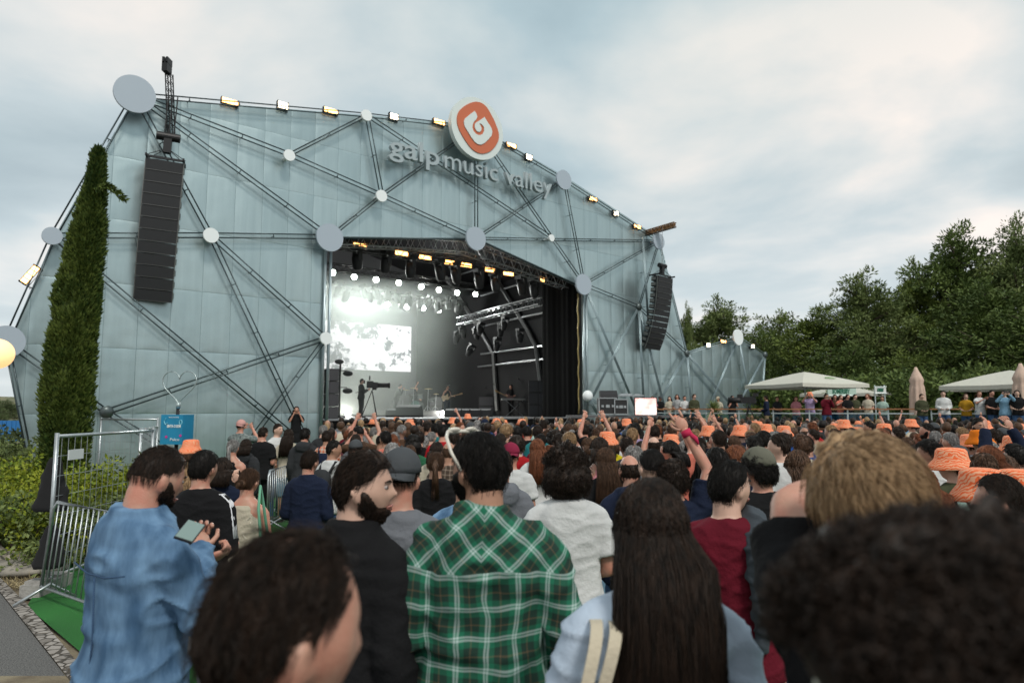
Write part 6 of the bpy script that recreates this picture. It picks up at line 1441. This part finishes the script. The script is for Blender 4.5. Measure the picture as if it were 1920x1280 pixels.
# 15 bare back woman with green bag
place(466,877,5.6,'woman with a bun and a bare back in a strappy top and black skirt', hair='bun', hc='brown', face=-5, yaw=-10, pose='hands', sleeve='none', top='cream', legs='black', fine=True, fem=True, tank=True, skin=0, skirt=True, shirtkw=dict(hem=.95))
bp_ = PEOPLE[-1][0]; b = MB()
for a, c in (((-.09,-.12,1.36),(.06,-.125,1.17)),((.09,-.12,1.36),(-.06,-.125,1.17)),((-.10,.02,1.45),(-.09,-.12,1.30)),((.10,.02,1.45),(.09,-.12,1.30))): b.tube([a, c], .004, 5)
b.build('top_straps', mat('strap_cream', (.6,.56,.46), .8), bp_)
gp_ = at(506,935,5.45); r = tag(empty('shoulder_bag', (gp_.x,5.4,.62)), 'mint green knitted bag on the shoulder of the bare backed woman', 'bag'); b = MB(); b.loft([ering(z, a, c, 0, 14, 2.5) for z, a, c in ((0,.05,.10),(.06,.08,.14),(.2,.08,.14),(.33,.03,.10))]); b.build('bag_body', plaid('mint_knit', (.15,.38,.25), (.10,.28,.18), (.45,.6,.5), (.2,.4,.3), .025, 9), r, smooth=True); b = MB(); b.tube([(-.01,-.08,.30),(-.05,-.05,.58),(-.06,.0,.74),(-.05,.06,.58),(-.01,.08,.30)], .011, 6); b.build('strap', mat('mint_strap', (.15,.38,.25), .9), r, smooth=True)
# 16 navy suit
place(580,843,6.7,'man in a dark navy suit jacket standing on the turf', hair='short', hc='dark', face=-8, yaw=-15, pose='hands', sleeve='long', top='navy', legs='navy', fine=True, width=.98, shirtkw=dict(hem=.74, infl=.018, collar=.02, wr=.005))
EX = [ # px, top, Y, label, kwargs
 (493,800,12.2,'balding man in a black t-shirt leaning on a crowd barrier',dict(hair='receding',top='black',legs='black',fat=.02,width=1.1,face=-10,pose='hands')),
 (461,822,10.6,'person with a black backpack over a grey hooded jacket',dict(hair='bob',hc='dark',top='charcoal',hood=True,sleeve='long',legs='khaki')),
 (437,823,9.4,'grey haired woman with a low ponytail and bare arms',dict(hair='pony',hc='grey',top='black',fem=True,tank=True,sleeve='none')),
 (358,823,8.6,'woman in an orange print bucket hat and black top at the left of the crowd',dict(hair='bob',hc='brown',hat='bucket',top='black',fem=True,pose='handsface')),
 (417,856,6.2,'brown haired person in a dark navy t-shirt right of the track jacket man',dict(hair='bob',hc='dark',top='navy',pose='handsface')),
 (349,866,6.4,'person with long fair hair hidden behind the track jacket man',dict(hair='long',hc='blond',top='cream',fem=True,pose='onheadL')),
 (452,785,14.4,'photographer in a pink cap and grey patterned shirt with elbows raised',dict(hair='fade',hat='capback',hatm=cloth('cap_pink',(.55,.30,.27)),top='olive',pose='photo',topm=mat('leaf_print_shirt',(.06,.08,.08),.9,vary_to=(.22,.25,.24),vscale=22))),
 (624,824,8.6,'young man in profile wearing a white t-shirt with a dark backpack strap',dict(hair='short',hc='black',top='white',yaw=-50,face=-25,skin=1)),
 (521,793,13.2,'masked man in a white and blue jacket with a mustard bag strap',dict(hair='short',top='white',sleeve='long',face=-120)),
 (541,803,12.9,'woman with long dark hair and a cream top by the barrier',dict(hair='long',hc='dark',top='cream',fem=True,legs='skyblue',short_=True)),
 (572,801,11.2,'man in a dark jacket with a light grey hood, left of the crowd edge',dict(hair='short',hc='black',top='charcoal',hood=True,sleeve='long')),
 (606,796,14,'person with short grey hair and charcoal t-shirt at the crowd edge',dict(hair='short',hc='grey',top='charcoal')),
 (613,806,11.2,'person in a red and white patterned shirt with a dark backpack',dict(hair='short',hc='dark',topm=CHECKT,skin=1)),
 (662,806,11.8,'person with cropped grey-brown hair and a dusty pink t-shirt',dict(hair='fade',hc='brown',top='pink')),
 (667,822,8.7,'person in a dark flat cap and blue top behind the black jacket man',dict(hair='fade',hat='cap',hatm=CAPM,top='navy')),
 (701,800,13.2,'person with thin grey hair and a grey t-shirt',dict(hair='receding',hc='grey',top='grey')),
 (683,800,12.6,'person clapping with both hands high on the left of the crowd',dict(hair='short',hc='brown',top='cream',pose='upboth')),
 (737,788,15.2,'tall dark haired man in a maroon jacket below the bending performer',dict(hair='short',hc='black',top='maroon',sleeve='long')),
 (736,813,10.5,'woman with auburn hair and brown top in mid crowd',dict(hair='long',hc='red',top='brown',fem=True)),
 (775,811,9.6,'person with a large dark curly mop and dark green top',dict(hair='bigcurly',hc='black',top='green')),
 (802,791,14.5,'man in a navy polo turning his head to the right',dict(hair='short',top='navy',yaw=-50)),
 (817,792,13.1,'dark haired man in a black and teal jacket',dict(hair='short',hc='black',top='teal',sleeve='long')),
 (831,794,10.6,'man in a bright red t-shirt in the middle of the crowd',dict(hair='short',hc='black',top='red',width=1.1,fat=.01)),
 (819,827,8.4,'dark haired person in a cream top between the red shirt man and the ponytail girl',dict(hair='bob',hc='dark',top='cream')),
 (842,828,7.4,'bald man in a brown checked shirt with white collar',dict(hair='bald',hc='brown',topm=PLAID2)),
 (817,846,6.4,'girl with a long brown ponytail and black top',dict(hair='pony',hc='brown',top='black',fem=True,hairkw=dict(strands=900,fine=True,seed=3),fine=True)),
 (850,806,9.4,'person in a navy hoodie right behind the red shirt man',dict(hair='short',hc='dark',top='navy',hood=True,sleeve='long')),
 (862,790,15,'ginger haired man in a white t-shirt facing right',dict(hair='quiff',hc='red',top='white',yaw=-50,face=-60)),
 (877,775,26,'person in an orange bucket hat with a black top, closest to the singer',dict(hair='short',hat='bucket',top='black')),
 (769,785,20,'person in an orange bucket hat with a pale top below the drum kit',dict(hair='short',hat='bucket',top='cream')),
 (849,782,21,'person in an orange bucket hat raising an arm below the singer',dict(hair='short',hat='bucket',top='mint',pose='raiseR')),
 (895,786,16.2,'person with grey curls and charcoal jacket above the plaid man',dict(hair='curly',hc='grey',top='charcoal',sleeve='long')),
 (909,784,16,'person in a navy cap and bright blue t-shirt',dict(hair='fade',hat='cap',hatm=cloth('cap_navy',(.012,.018,.04)),top='blue')),
 (933,788,17,'blond person in a pink t-shirt',dict(hair='curly',hc='blond',top='pink')),
 (941,799,12.2,'dark haired person in a light grey t-shirt right of the plaid man',dict(hair='short',hc='black',top='lightgrey')),
 (956,792,14,'grey haired person in charcoal right of the light grey t-shirt',dict(hair='short',hc='grey',top='charcoal')),
 (970,797,12.6,'dark haired person in a black jacket above the maroon cap',dict(hair='curly',hc='black',top='black',sleeve='long')),
 (988,797,12.3,'dark haired person in a black t-shirt left of the pale green shirt',dict(hair='short',hc='black',top='black')),
 (1018,786,13.8,'balding man in a pale mint shirt in mid crowd',dict(hair='receding',top='mint',width=1.1)),
 (1043,803,11.2,'person with dark curls and a dark grey top above the white t-shirt',dict(hair='curly',hc='dark',top='grey')),
 (1067,793,13.4,'woman with long brown hair and a charcoal top',dict(hair='long',hc='brown',top='charcoal',fem=True)),
 (1082,807,11.4,'dark haired person in a white t-shirt under the right drape',dict(hair='short',hc='black',top='white')),
 (1096,794,12.2,'person in a mustard t-shirt with a black backpack',dict(hair='short',hc='dark',top='mustard')),
 (958,827,6.9,'man in a maroon cap and white t-shirt right of the plaid man',dict(hair='fade',hat='capback',hatm=cloth('cap_maroon',(.22,.02,.05)),top='white',width=1.08)),
 (969,813,8.4,'dark curly haired person in a red t-shirt behind the maroon cap',dict(hair='curly',hc='dark',top='red')),
 (940,842,5.0,'person in a grey hoodie partly hidden by the plaid man',dict(hair='short',hc='dark',top='grey',hood=True,sleeve='long')),
 (872,868,4.2,'person with a blue denim jacket and dark backpack strap behind the plaid man',dict(hair='fade',hc='dark',topm=DENIM,sleeve='long',beard=True,yaw=-20)),
 (1008,821,8.0,'woman with long auburn hair and a white top',dict(hair='long',hc='red',top='white',fem=True)),
 (1191,791,11.2,'man in a lilac shirt on the right of the crowd',dict(hair='short',hc='black',top='lilac')),
 (1226,795,10.9,'broad man in a bright blue polo',dict(hair='short',hc='dark',top='blue',width=1.1)),
 (1139,808,9.2,'person in an orange print bucket hat and yellow top',dict(hair='bob',hc='brown',hat='bucket',top='yellow')),
 (1175,818,7.9,'man with short dark hair and a slate grey jacket',dict(hair='receding',hc='dark',top='charcoal',sleeve='long')),
 (1189,834,6.2,'older man with thin grey hair above the long haired woman',dict(hair='receding',hc='grey',top='grey')),
 (1181,852,5.0,'balding man with glasses and a navy hooded jacket',dict(hair='bald',hc='dark',top='navy',hood=True,sleeve='long')),
 (1136,837,6.0,'woman with long dark brown curls and a black top',dict(hair='long',hc='brown',top='black',fem=True,legs='skyblue',hairkw=dict(strands=1600,fine=True,seed=8),fine=True)),
 (1124,818,7.2,'woman with dark hair and a bare shoulder patterned top',dict(hair='bob',hc='dark',top='pink',fem=True,tank=True,sleeve='none')),
 (1224,840,4.4,'man with cropped black hair and a dark jacket behind the long haired woman',dict(hair='fade',hc='black',top='black',sleeve='long',fine=True,yaw=12,hairkw=dict(strands=1500,fine=True,seed=3))),
 (1258,824,7.2,'dark haired woman turning left near the raised horned hand',dict(hair='bob',hc='black',top='coral',fem=True,yaw=50,pose='upboth')),
 (1345,836,5.4,'person with dark swept hair above the maroon t-shirt man',dict(hair='quiff',hc='black',top='charcoal')),
 (1380,833,5.8,'woman with red-brown hair behind the khaki cap',dict(hair='bob',hc='red',top='navy',fem=True)),
 (1425,834,4.3,'person in a khaki cap and black t-shirt with dark curls',dict(hair='curly',hc='black',hat='cap',hatm=cloth('cap_khaki',(.13,.13,.10)),top='black',fine=True,yaw=20,width=1.08)),
 (1415,815,7.2,'man with black hair and a charcoal t-shirt behind the khaki cap',dict(hair='short',hc='black',top='charcoal')),
 (1432,806,8.3,'man in a cream t-shirt with black hair right of the khaki cap',dict(hair='short',hc='black',top='cream',width=1.08)),
 (1451,808,9.0,'man with grey cropped hair and a green t-shirt',dict(hair='fade',hc='grey',top='green')),
 (1345,789,12.5,'bald man with a grey t-shirt among orange hats',dict(hair='bald',hc='brown',top='grey',yaw=50)),
 (1328,797,11.5,'person in an orange print bucket hat left of a bald man',dict(hair='bob',hat='bucket',top='navy')),
 (1388,796,11.4,'person in an orange print bucket hat and navy top right of a bald man',dict(hair='short',hat='bucket',top='navy',sleeve='long')),
 (1258,813,9.6,'person in an orange print bucket hat just left of the raised horned hand',dict(hair='short',hat='bucket',top='red')),
 (1175,784,17,'person in an orange bucket hat and grey top above the lilac shirt',dict(hair='short',hat='bucket',top='grey')),
 (1300,822,7.4,'person with bare arms clapping right of the raised hand',dict(hair='long',hc='black',top='black',fem=True,tank=True,sleeve='none',pose='clap')),
 (1463,812,6.6,'person in a white t-shirt behind the raised elbow of the blond person',dict(hair='short',hc='dark',top='white',yaw=50)),
 (1496,842,5.2,'woman with light brown hair left of the blond person holding a drink can',dict(hair='long',hc='brown',top='mint',fem=True)),
 (1512,815,8.2,'dark bearded man turning left above the blond person',dict(hair='short',hc='dark',top='blue',yaw=50,beard=True)),
 (1583,786,14.5,'person in an orange bucket hat and green top under the beer sign',dict(hair='short',hat='bucket',top='green')),
 (1608,800,13,'person in an orange bucket hat and white top right of the beer sign',dict(hair='short',hat='bucket',top='white')),
 (1630,789,12.8,'dark haired man in profile looking left behind the blond person',dict(hair='short',hc='black',top='charcoal',yaw=50)),
 (1658,793,11.8,'person in an orange print bucket hat and pink top behind the blond person',dict(hair='bob',hat='bucket',top='pink')),
 (1684,799,10.6,'dark haired person in a black top right of the orange hat and pink top',dict(hair='short',hc='dark',top='black')),
 (1676,818,7.8,'person with dark hair right behind the blond head',dict(hair='short',hc='dark',top='olive')),
 (1739,792,11,'man in profile wearing a coral t-shirt on the right',dict(hair='short',hc='black',top='coral',yaw=50,beard=True)),
 (1744,820,6.3,'man with curly black hair and glasses in a white t-shirt',dict(hair='curly',hc='black',top='white',yaw=50,skin=1,fine=True)),
 (1720,832,6.6,'person with long dark hair between the blond head and the curly glasses man',dict(hair='long',hc='dark',top='brown',fem=True)),
 (1722,868,3.6,'woman with wavy red-brown hair and a bright yellow top',dict(hair='long',hc='red',top='yellow',fem=True,fine=True,hairkw=dict(strands=2000,fine=True,seed=11),width=1.08)),
 (1786,838,5.6,'man in an orange print bucket hat and olive jacket with blue collar',dict(hair='short',hat='bucket',top='olive',sleeve='long',yaw=35,fine=True)),
 (1834,782,10.2,'bearded man in a blue jacket facing the camera',dict(hair='short',hc='black',top='blue',sleeve='long',beard=True,face=170,face_=True)),
 (1843,787,12,'person in an orange hat and white top at the right',dict(hair='short',hat='bucket',top='white')),
 (1838,805,8.6,'person in a plain orange bucket hat and black jacket',dict(hair='bob',hat='bucket',hatm=ORH,top='black',sleeve='long')),
 (1818,813,9.4,'person in an orange print bucket hat left of the plain orange hat',dict(hair='short',hat='bucket',top='grey')),
 (1856,833,5.6,'woman with auburn curls and sunglasses looking left at the right edge',dict(hair='long',hc='red',top='navy',fem=True,yaw=50,fine=True)),
 (1866,803,8.8,'balding man in a grey shirt right of the plain orange hat',dict(hair='receding',hc='dark',top='grey',yaw=20)),
 (1842,876,3.5,'person in a large orange print bucket hat near the right edge',dict(hair='bob',hat='bucket',top='charcoal',fine=True)),
 (1880,886,2.9,'person with straight dark hair turning left near the right edge',dict(hair='short',hc='dark',top='grey',fine=True,yaw=50)),
 (1908,878,4.2,'person in an orange print bucket hat cut by the right edge',dict(hair='short',hat='bucket',top='navy',fine=True)),
 (1905,815,7.2,'person in an orange print bucket hat behind a raised denim sleeve',dict(hair='short',hat='bucket',top='teal')),
 (1903,828,6.6,'person in a dark blue jacket raising both arms at the right edge',dict(hair='curly',hc='black',top='navy',sleeve='long',pose='upboth')),
 (1708,785,16,'person in an orange bucket hat and cream top on the right of the crowd',dict(hair='short',hat='bucket',top='cream')),
 (1470,797,11.5,'person in an orange bucket hat and lilac top',dict(hair='short',hat='bucket',top='lilac')),
 (1436,794,13,'person in an orange bucket hat and teal top',dict(hair='short',hat='bucket',top='teal')),
 (1420,789,14.5,'person in an orange bucket hat holding a phone up',dict(hair='short',hat='bucket',top='black',pose='photo')),
 (1120,800,11,'person in black with brown hair raising both arms under the right drape',dict(hair='short',hc='brown',top='black',pose='upboth')),
 (1512,793,13.5,'person with grey hair and pale blue shirt below the large parasol',dict(hair='short',hc='grey',top='skyblue')),
]
for px, py_, Y, lb, kw in EX:
    if 'face_' not in kw and 'face' in kw and abs(kw['face']) > 90: kw['face_'] = True
    kw.setdefault('skin', random.choice((0,0,1,3))); place(px, py_, Y, lb, **kw)
def near(px, Y): return [o for o, x, y in PEOPLE if abs(y-Y) < .3 and abs(960+1280*x/y-px) < 12]
def strap_pack(o, col='black', label='', name='backpack'):
    M = o.matrix_basis; r = tag(empty(name, o.location), label, 'backpack', None); r.rotation_euler = o.rotation_euler; r.scale = o.scale
    b = MB(); b.loft([ering(z, a, c, -.21, 16, 3) for z, a, c in ((1.0,.10,.06),(1.03,.145,.085),(1.25,.145,.085),(1.36,.12,.07),(1.40,.06,.03))]); b.build('pack', cm(col), r, smooth=True)
    b = MB(); b.box((0,-.30,1.12),(.20,.03,.14)); b.build('pocket', cm(col), r)
    for s in (-1, 1): b = MB(); b.tube([(s*.09,-.15,1.36),(s*.10,-.06,1.485),(s*.105,.08,1.44),(s*.12,.15,1.25),(s*.14,.05,1.08)], .018, 8); b.build('strap', cm(col), r, smooth=True)
for px, Y, col, lb in ((461,10.6,'black','black backpack with a small round badge on the hooded person'),(1096,12.2,'black','black backpack over the mustard t-shirt'),(613,11.2,'navy','dark backpack over the red and white patterned shirt'),(624,8.6,'charcoal','dark backpack of the young man in profile')):
    q = near(px, Y)
    if q: strap_pack(q[0], col, lb)
# woman standing on a block by the wall
w0 = at(558,760,22.4); b = MB(); b.box((0,0,.27),(1.0,.7,.54)); o = b.build('concrete_block', mat('concrete')); o.location = (w0.x,22.4,-.12); tag(o, 'concrete block by the wall under the woman in black', 'block')
crowd_person(Vector((w0.x,22.3,.42)), R(-160), 1.64, pose='handsface', yaw=0, hair='long', hc='dark', top='black', legs='black', fem=True, skirt=True, label='woman in black dress by the left wall, facing the crowd', face_=True)
# ---- terrace people
TP = [(1238,28.5+2,'man in a black cap and black t-shirt by the pink LED panel',dict(hat='cap',hatm=CAPM,hair='fade',top='black')),
 (1224,30.6,'woman with long hair beside the man in the black cap',dict(hair='long',hc='brown',top='pink',fem=True)),
 (1256,33.5,'dark haired woman leaning at the left end of the terrace rail',dict(hair='long',hc='black',top='cream',fem=True)),(1270,33.3,'second woman leaning at the left end of the rail, in pale top',dict(hair='bob',hc='dark',top='lightgrey',fem=True)),
 (1284,33.1,'man in a white shirt leaning on the left part of the rail',dict(hair='short',top='white')),(1302,32.8,'person with a curly bob and dark jacket leaning on the rail',dict(hair='curly',hc='brown',top='olive',sleeve='long')),
 (1347,33.6,'person in a beige cap and pale shirt behind the yucca',dict(hair='short',hat='cap',hatm=cloth('cap_beige',(.45,.38,.28)),top='cream')),(1373,32.0,'bearded man in black looking up, hand to his face',dict(hair='short',top='black',beard=True,pose='handsface')),
 (1437,29.6,'camera operator in navy with headphones on the terrace',dict(hair='short',hc='dark',top='navy',sleeve='long',legs='khaki',face=70)),
 (1458,33.5,'man in a slate t-shirt seen from behind on the terrace',dict(hair='short',top='charcoal',face=-170)),
 (1493,31.8,'woman behind the pole of the largest parasol',dict(hair='bob',hc='brown',top='pink',fem=True)),(1519,29.8,'person in an orange hat and lilac shirt taking a photo on the terrace',dict(hair='short',hat='bucket',top='lilac',pose='photo')),
 (1550,28.4,'man in a maroon hoodie drinking on the terrace',dict(hair='short',hc='dark',top='maroon',hood=True,sleeve='long',pose='handsface')),(1566,31.5,'woman with dark hair behind the maroon hoodie',dict(hair='long',hc='dark',top='brown',fem=True)),
 (1577,31.0,'woman in a rust top clapping behind the rail',dict(hair='long',hc='brown',top='coral',fem=True,pose='clap')),(1590,30.6,'woman in black under the beer sign',dict(hair='long',hc='black',top='black',fem=True)),(1604,31.2,'man in olive leaning under the beer sign',dict(hair='short',top='olive')),
 (1628,30.2,'person in a cream dress by the small white sign',dict(hair='bob',hc='red',top='cream',fem=True)),(1729,26.6,'man in a dark open jacket leaning on the rail before the folded parasol',dict(hair='short',hc='black',top='olive',sleeve='long')),
 (1770,26.2,'man with a red scarf and white shirt leaning on the rail',dict(hair='short',hc='black',top='white',sleeve='long')),(1812,26.5,'woman in a yellow top leaning on the rail',dict(hair='long',hc='brown',top='mustard',fem=True)),
 (1838,26.0,'woman with sunglasses and white top behind the rail',dict(hair='long',hc='brown',top='white',fem=True,pose='clap')),(1861,25.7,'man in a black t-shirt behind the rail at the right',dict(hair='short',hc='black',top='black')),
 (1885,24.9,'man in a pale blue shirt with both hands behind his head',dict(hair='short',hc='black',top='skyblue',sleeve='long',pose='photo')),(1909,24.6,'woman in black at the right end of the rail',dict(hair='bob',hc='black',top='black',fem=True)),
 (1655,31.5,'man in a pale shirt near the low sandy wall',dict(hair='short',hc='brown',top='mint'))]
for px, Y, lb, kw in TP:
    P_ = at(px,768,Y); fz = R(kw.pop('face', random.uniform(60,130) if False else 165+random.uniform(-25,25))) ; yw = random.choice((-20,0,20))
    zz = TF
    if px < 1242: P_ = at(px,768,34.6)
    crowd_person(Vector((P_.x, P_.y, zz)), fz, random.uniform(1.64,1.78), yaw=yw, pose=kw.pop('pose','hands'), label=lb, group=None, skin=random.choice((0,1,3)), face_=px > 1700, **kw)
# terrace television camera
p = at(1404,768,29.8); r = tag(empty('television_camera', (p.x,29.8,TF), R(60)), 'television camera on a tripod beside the terrace rail', 'television camera')
b = MB()
for k in range(3): a = k*2.09+.5; b.tube([(0,0,1.2),(cos(a)*.5,sin(a)*.5,.02)], .022, 6)
b.build('tripod', BLACKM, r); b = MB(); b.box((0,0,1.45),(.25,.6,.28)); b.box((0,.35,1.62),(.2,.2,.16)); b.box((0,-.3,1.68),(.22,.2,.14)); b.build('camera_body', BLACKP, r); b = MB(); b.cyl((0,.28,1.45),(0,.85,1.45), .13, 18); b.build('lens', BLACKP, r, smooth=True)
# ============================================================ THE REST OF THE CROWD
ZONES = [(690,'below left stage column'),(770,'below video screen'),(850,'below singer'),(930,'below stage amplifiers'),(1010,'below subwoofer stacks'),(1100,'below black drape'),(1200,'below flight cases'),(1300,'below rail left end'),(1400,'below yucca'),(1500,'below terrace camera'),(1600,'below largest parasol'),(1700,'below small sign'),(1800,'below folded parasol'),(3000,'by right edge')]
ROWS = [(7,'nearest rows'),(10,'nearer rows'),(14,'mid crowd'),(19,'farther rows'),(99,'near the stage')]
rc = random.Random(42)
def allowed(x, y):
    px = 960+1280*x/y
    if px > 2050: return False
    d = (Vector((x,y,0))-Vector((O.x,O.y,0))).dot(DN)
    if d > -1.6: return False
    tt = (Vector((x,y,0))-TA).dot(tn)
    if tt > -.6 and x > 4: return False
    if y < 9.5: lim = 1480+ (9.5-y)*0
    elif y < 13: lim = 640
    elif y < 17: lim = 618
    else: lim = 612
    if y < 9.5 and px < 1480: 
        return y > 7.6 and px > 640 and px < 1480
    if y < 4.6: return False
    if y < 4.6+0 and px < 1700: return False
    return px > lim
cands = []
y = 4.8
while y < 34:
    x = -9
    while x < 24:
        X_, Y_ = x+rc.uniform(-.17,.17), y+rc.uniform(-.17,.17)
        if allowed(X_, Y_) and all((X_-a)**2+(Y_-c)**2 > (.46 if Y_ < 9 else .36)**2 for _, a, c in PEOPLE): cands.append((X_, Y_))
        x += .64 if y < 16 else .72
    y += .62 if y < 16 else .8
cands.sort(key=lambda c: c[1])
NIND = max(0, 296-len(PEOPLE)); used = set(); HN = dict(short='short', curly='curly', long='long', bun='tied up', pony='ponytailed', bald='balding', receding='thinning', fade='cropped', bob='bobbed', quiff='swept'); CN = dict(black='black', dark='dark brown', brown='brown', red='auburn', blond='fair', grey='grey')
tops = ['black','black','black','charcoal','navy','grey','lightgrey','white','white','cream','red','maroon','blue','skyblue','teal','green','olive','mustard','pink','lilac','brown','coral','mint']
rest = []
for i, (X_, Y_) in enumerate(cands):
    if i >= NIND or Y_ > 24: rest.append((X_, Y_)); continue
    px = 960+1280*X_/Y_; zn = [z for l, z in ZONES if px < l][0]; rw = [z for l, z in ROWS if Y_ < l][0]
    for _ in range(60):
        hat = 'bucket' if rc.random() < (.02 if px < 1100 else .035) else ('cap' if rc.random() < .05 else None)
        fem = rc.random() < .42; hr = rc.choice(['long','long','bob','bun','pony','curly']) if fem else rc.choice(['short','short','short','fade','curly','receding','bald','quiff'])
        hc = rc.choice(['black','dark','dark','brown','brown','red','blond','grey']) if hr not in ('bald','receding') else rc.choice(['dark','grey','brown']); tp_ = rc.choice(tops)
        if hat == 'bucket': lb = 'person, orange bucket hat, %s top, %s, %s' % (tp_, rw, zn)
        elif hat: lb = 'person, dark cap, %s top, %s, %s' % (tp_, rw, zn)
        else: lb = 'person, %s %s hair, %s top, %s, %s' % (HN[hr], CN[hc], tp_, rw, zn)
        if lb not in used: break
    used.add(lb)
    pose = rc.choice(['down','down','hands','hands','hands','down','photo','clap','hands','down','down','hands','down','hands','hands','down','raiseR','down','down','hands']) if Y_ > 10 else rc.choice(['down','hands'])
    face = math.degrees(math.atan2(X_+4, 38-Y_))+rc.uniform(-18,18)
    sl = rc.choice(['short','short','long']); 
    if tp_ in ('white','mustard','coral'): sl = 'short'
    crowd_person(Vector((X_, Y_, gz(Y_))), R(face), rc.uniform(1.60,1.72) if fem else rc.uniform(1.66,1.84), pose=pose, yaw=rc.choice(YAWS) if rc.random() < .5 else 0, hair=hr if not hat else ('bob' if fem else 'short'), hc=hc, top=tp_, sleeve=sl, legs=rc.choice(['denim','navy','black','khaki']), hat=hat, hatm=None if hat != 'cap' else CAPM, fem=fem, skin=rc.choice((0,0,1,1,2,3)), label=lb, group='people in the crowd')
# phones held up by people taking pictures
for o, x_, y_ in list(PEOPLE):
    if 'photo' in PHO.get(o.name, '') and 'label' in o and len(o['label'].split()) <= 13 and y_ > 6 and y_ < 26:
        q = Matrix.Translation(o.location) @ Matrix.Rotation(o.rotation_euler.z, 4, 'Z') @ Vector((0, .37*o.scale.x, 1.69*o.scale.z)); r = phone(q, (0,0,o.rotation_euler.z), 'phone held up by the '+o['label'].replace('person, ', 'one with '), (.155,.009,.078)); r['group'] = 'phones held up in the crowd'; r['label'] = ' '.join(r['label'].split()[:16])
# the densest far rows: one mass
mi = [SKIN[0], SKIN[1], HM['dark'], HM['black'], HM['brown'], HM['blond'], ZEB]+[cm(t) for t in tops]
b = MB()
for X_, Y_ in rest:
    h = rc.uniform(1.58,1.84); k = h/1.755; g0 = -.12; sk = rc.choice((0,0,1)); tm = 7+rc.randrange(len(tops)); a = rc.uniform(-.3,.3)
    b.loft([[Vector((X_,Y_,g0))+Vector((p.x*k, p.y*k, p.z*k)) for p in ering(z, w_, d_, 0, 10)] for z, w_, d_ in ((.1,.14,.1),(.9,.17,.12),(1.15,.17,.11),(1.36,.21,.11),(1.44,.12,.08),(1.48,.06,.06))], tm)
    b.ell((X_,Y_+.0,g0+1.63*k), (.075,.093,.115), nu=10, nv=8, m=sk); hm = rc.choice((2,2,3,3,4,4,5))
    if rc.random() < .88: b.ell((X_+.01*a,Y_-.018,g0+1.655*k), (.088,.10,.108), nu=10, nv=8, m=hm)
    if rc.random() < .35: b.ell((X_,Y_-.05,g0+1.55*k), (.08,.06,.16), nu=8, nv=6, m=hm)
    if rc.random() < .03: b.lathe([(.01,1.79*k),(.095,1.77*k),(.105,1.71*k),(.16,1.64*k)], (X_,Y_,g0), 12, m=6)
    if rc.random() < .03: s = rc.choice((-1,1)); b.tube([(X_+s*.19,Y_,g0+1.4*k),(X_+s*.26,Y_+.1,g0+1.66*k),(X_+s*.16,Y_+.1,g0+1.93*k)], [.045,.035,.02], 6, m=sk); b.ell((X_+s*.15,Y_+.1,g0+1.99*k), (.03,.02,.05), nu=8, nv=6, m=sk)
o = b.build('distant_crowd', mi, smooth=True); tag(o, 'far packed rows of the audience pressed up to the stage front', 'crowd', kind='stuff')
print('PEOPLE', len(PEOPLE), 'REST', len(rest))
ld = bpy.data.lights.new('floor_glow', 'POINT'); ld.energy = 160; ld.color = (1,.98,.9); ld.shadow_soft_size = .12; lo = bpy.data.objects.new('floor_glow', ld); COL.objects.link(lo); lo.location = onstage(829,39.5)+Vector((0,-.12,.3))
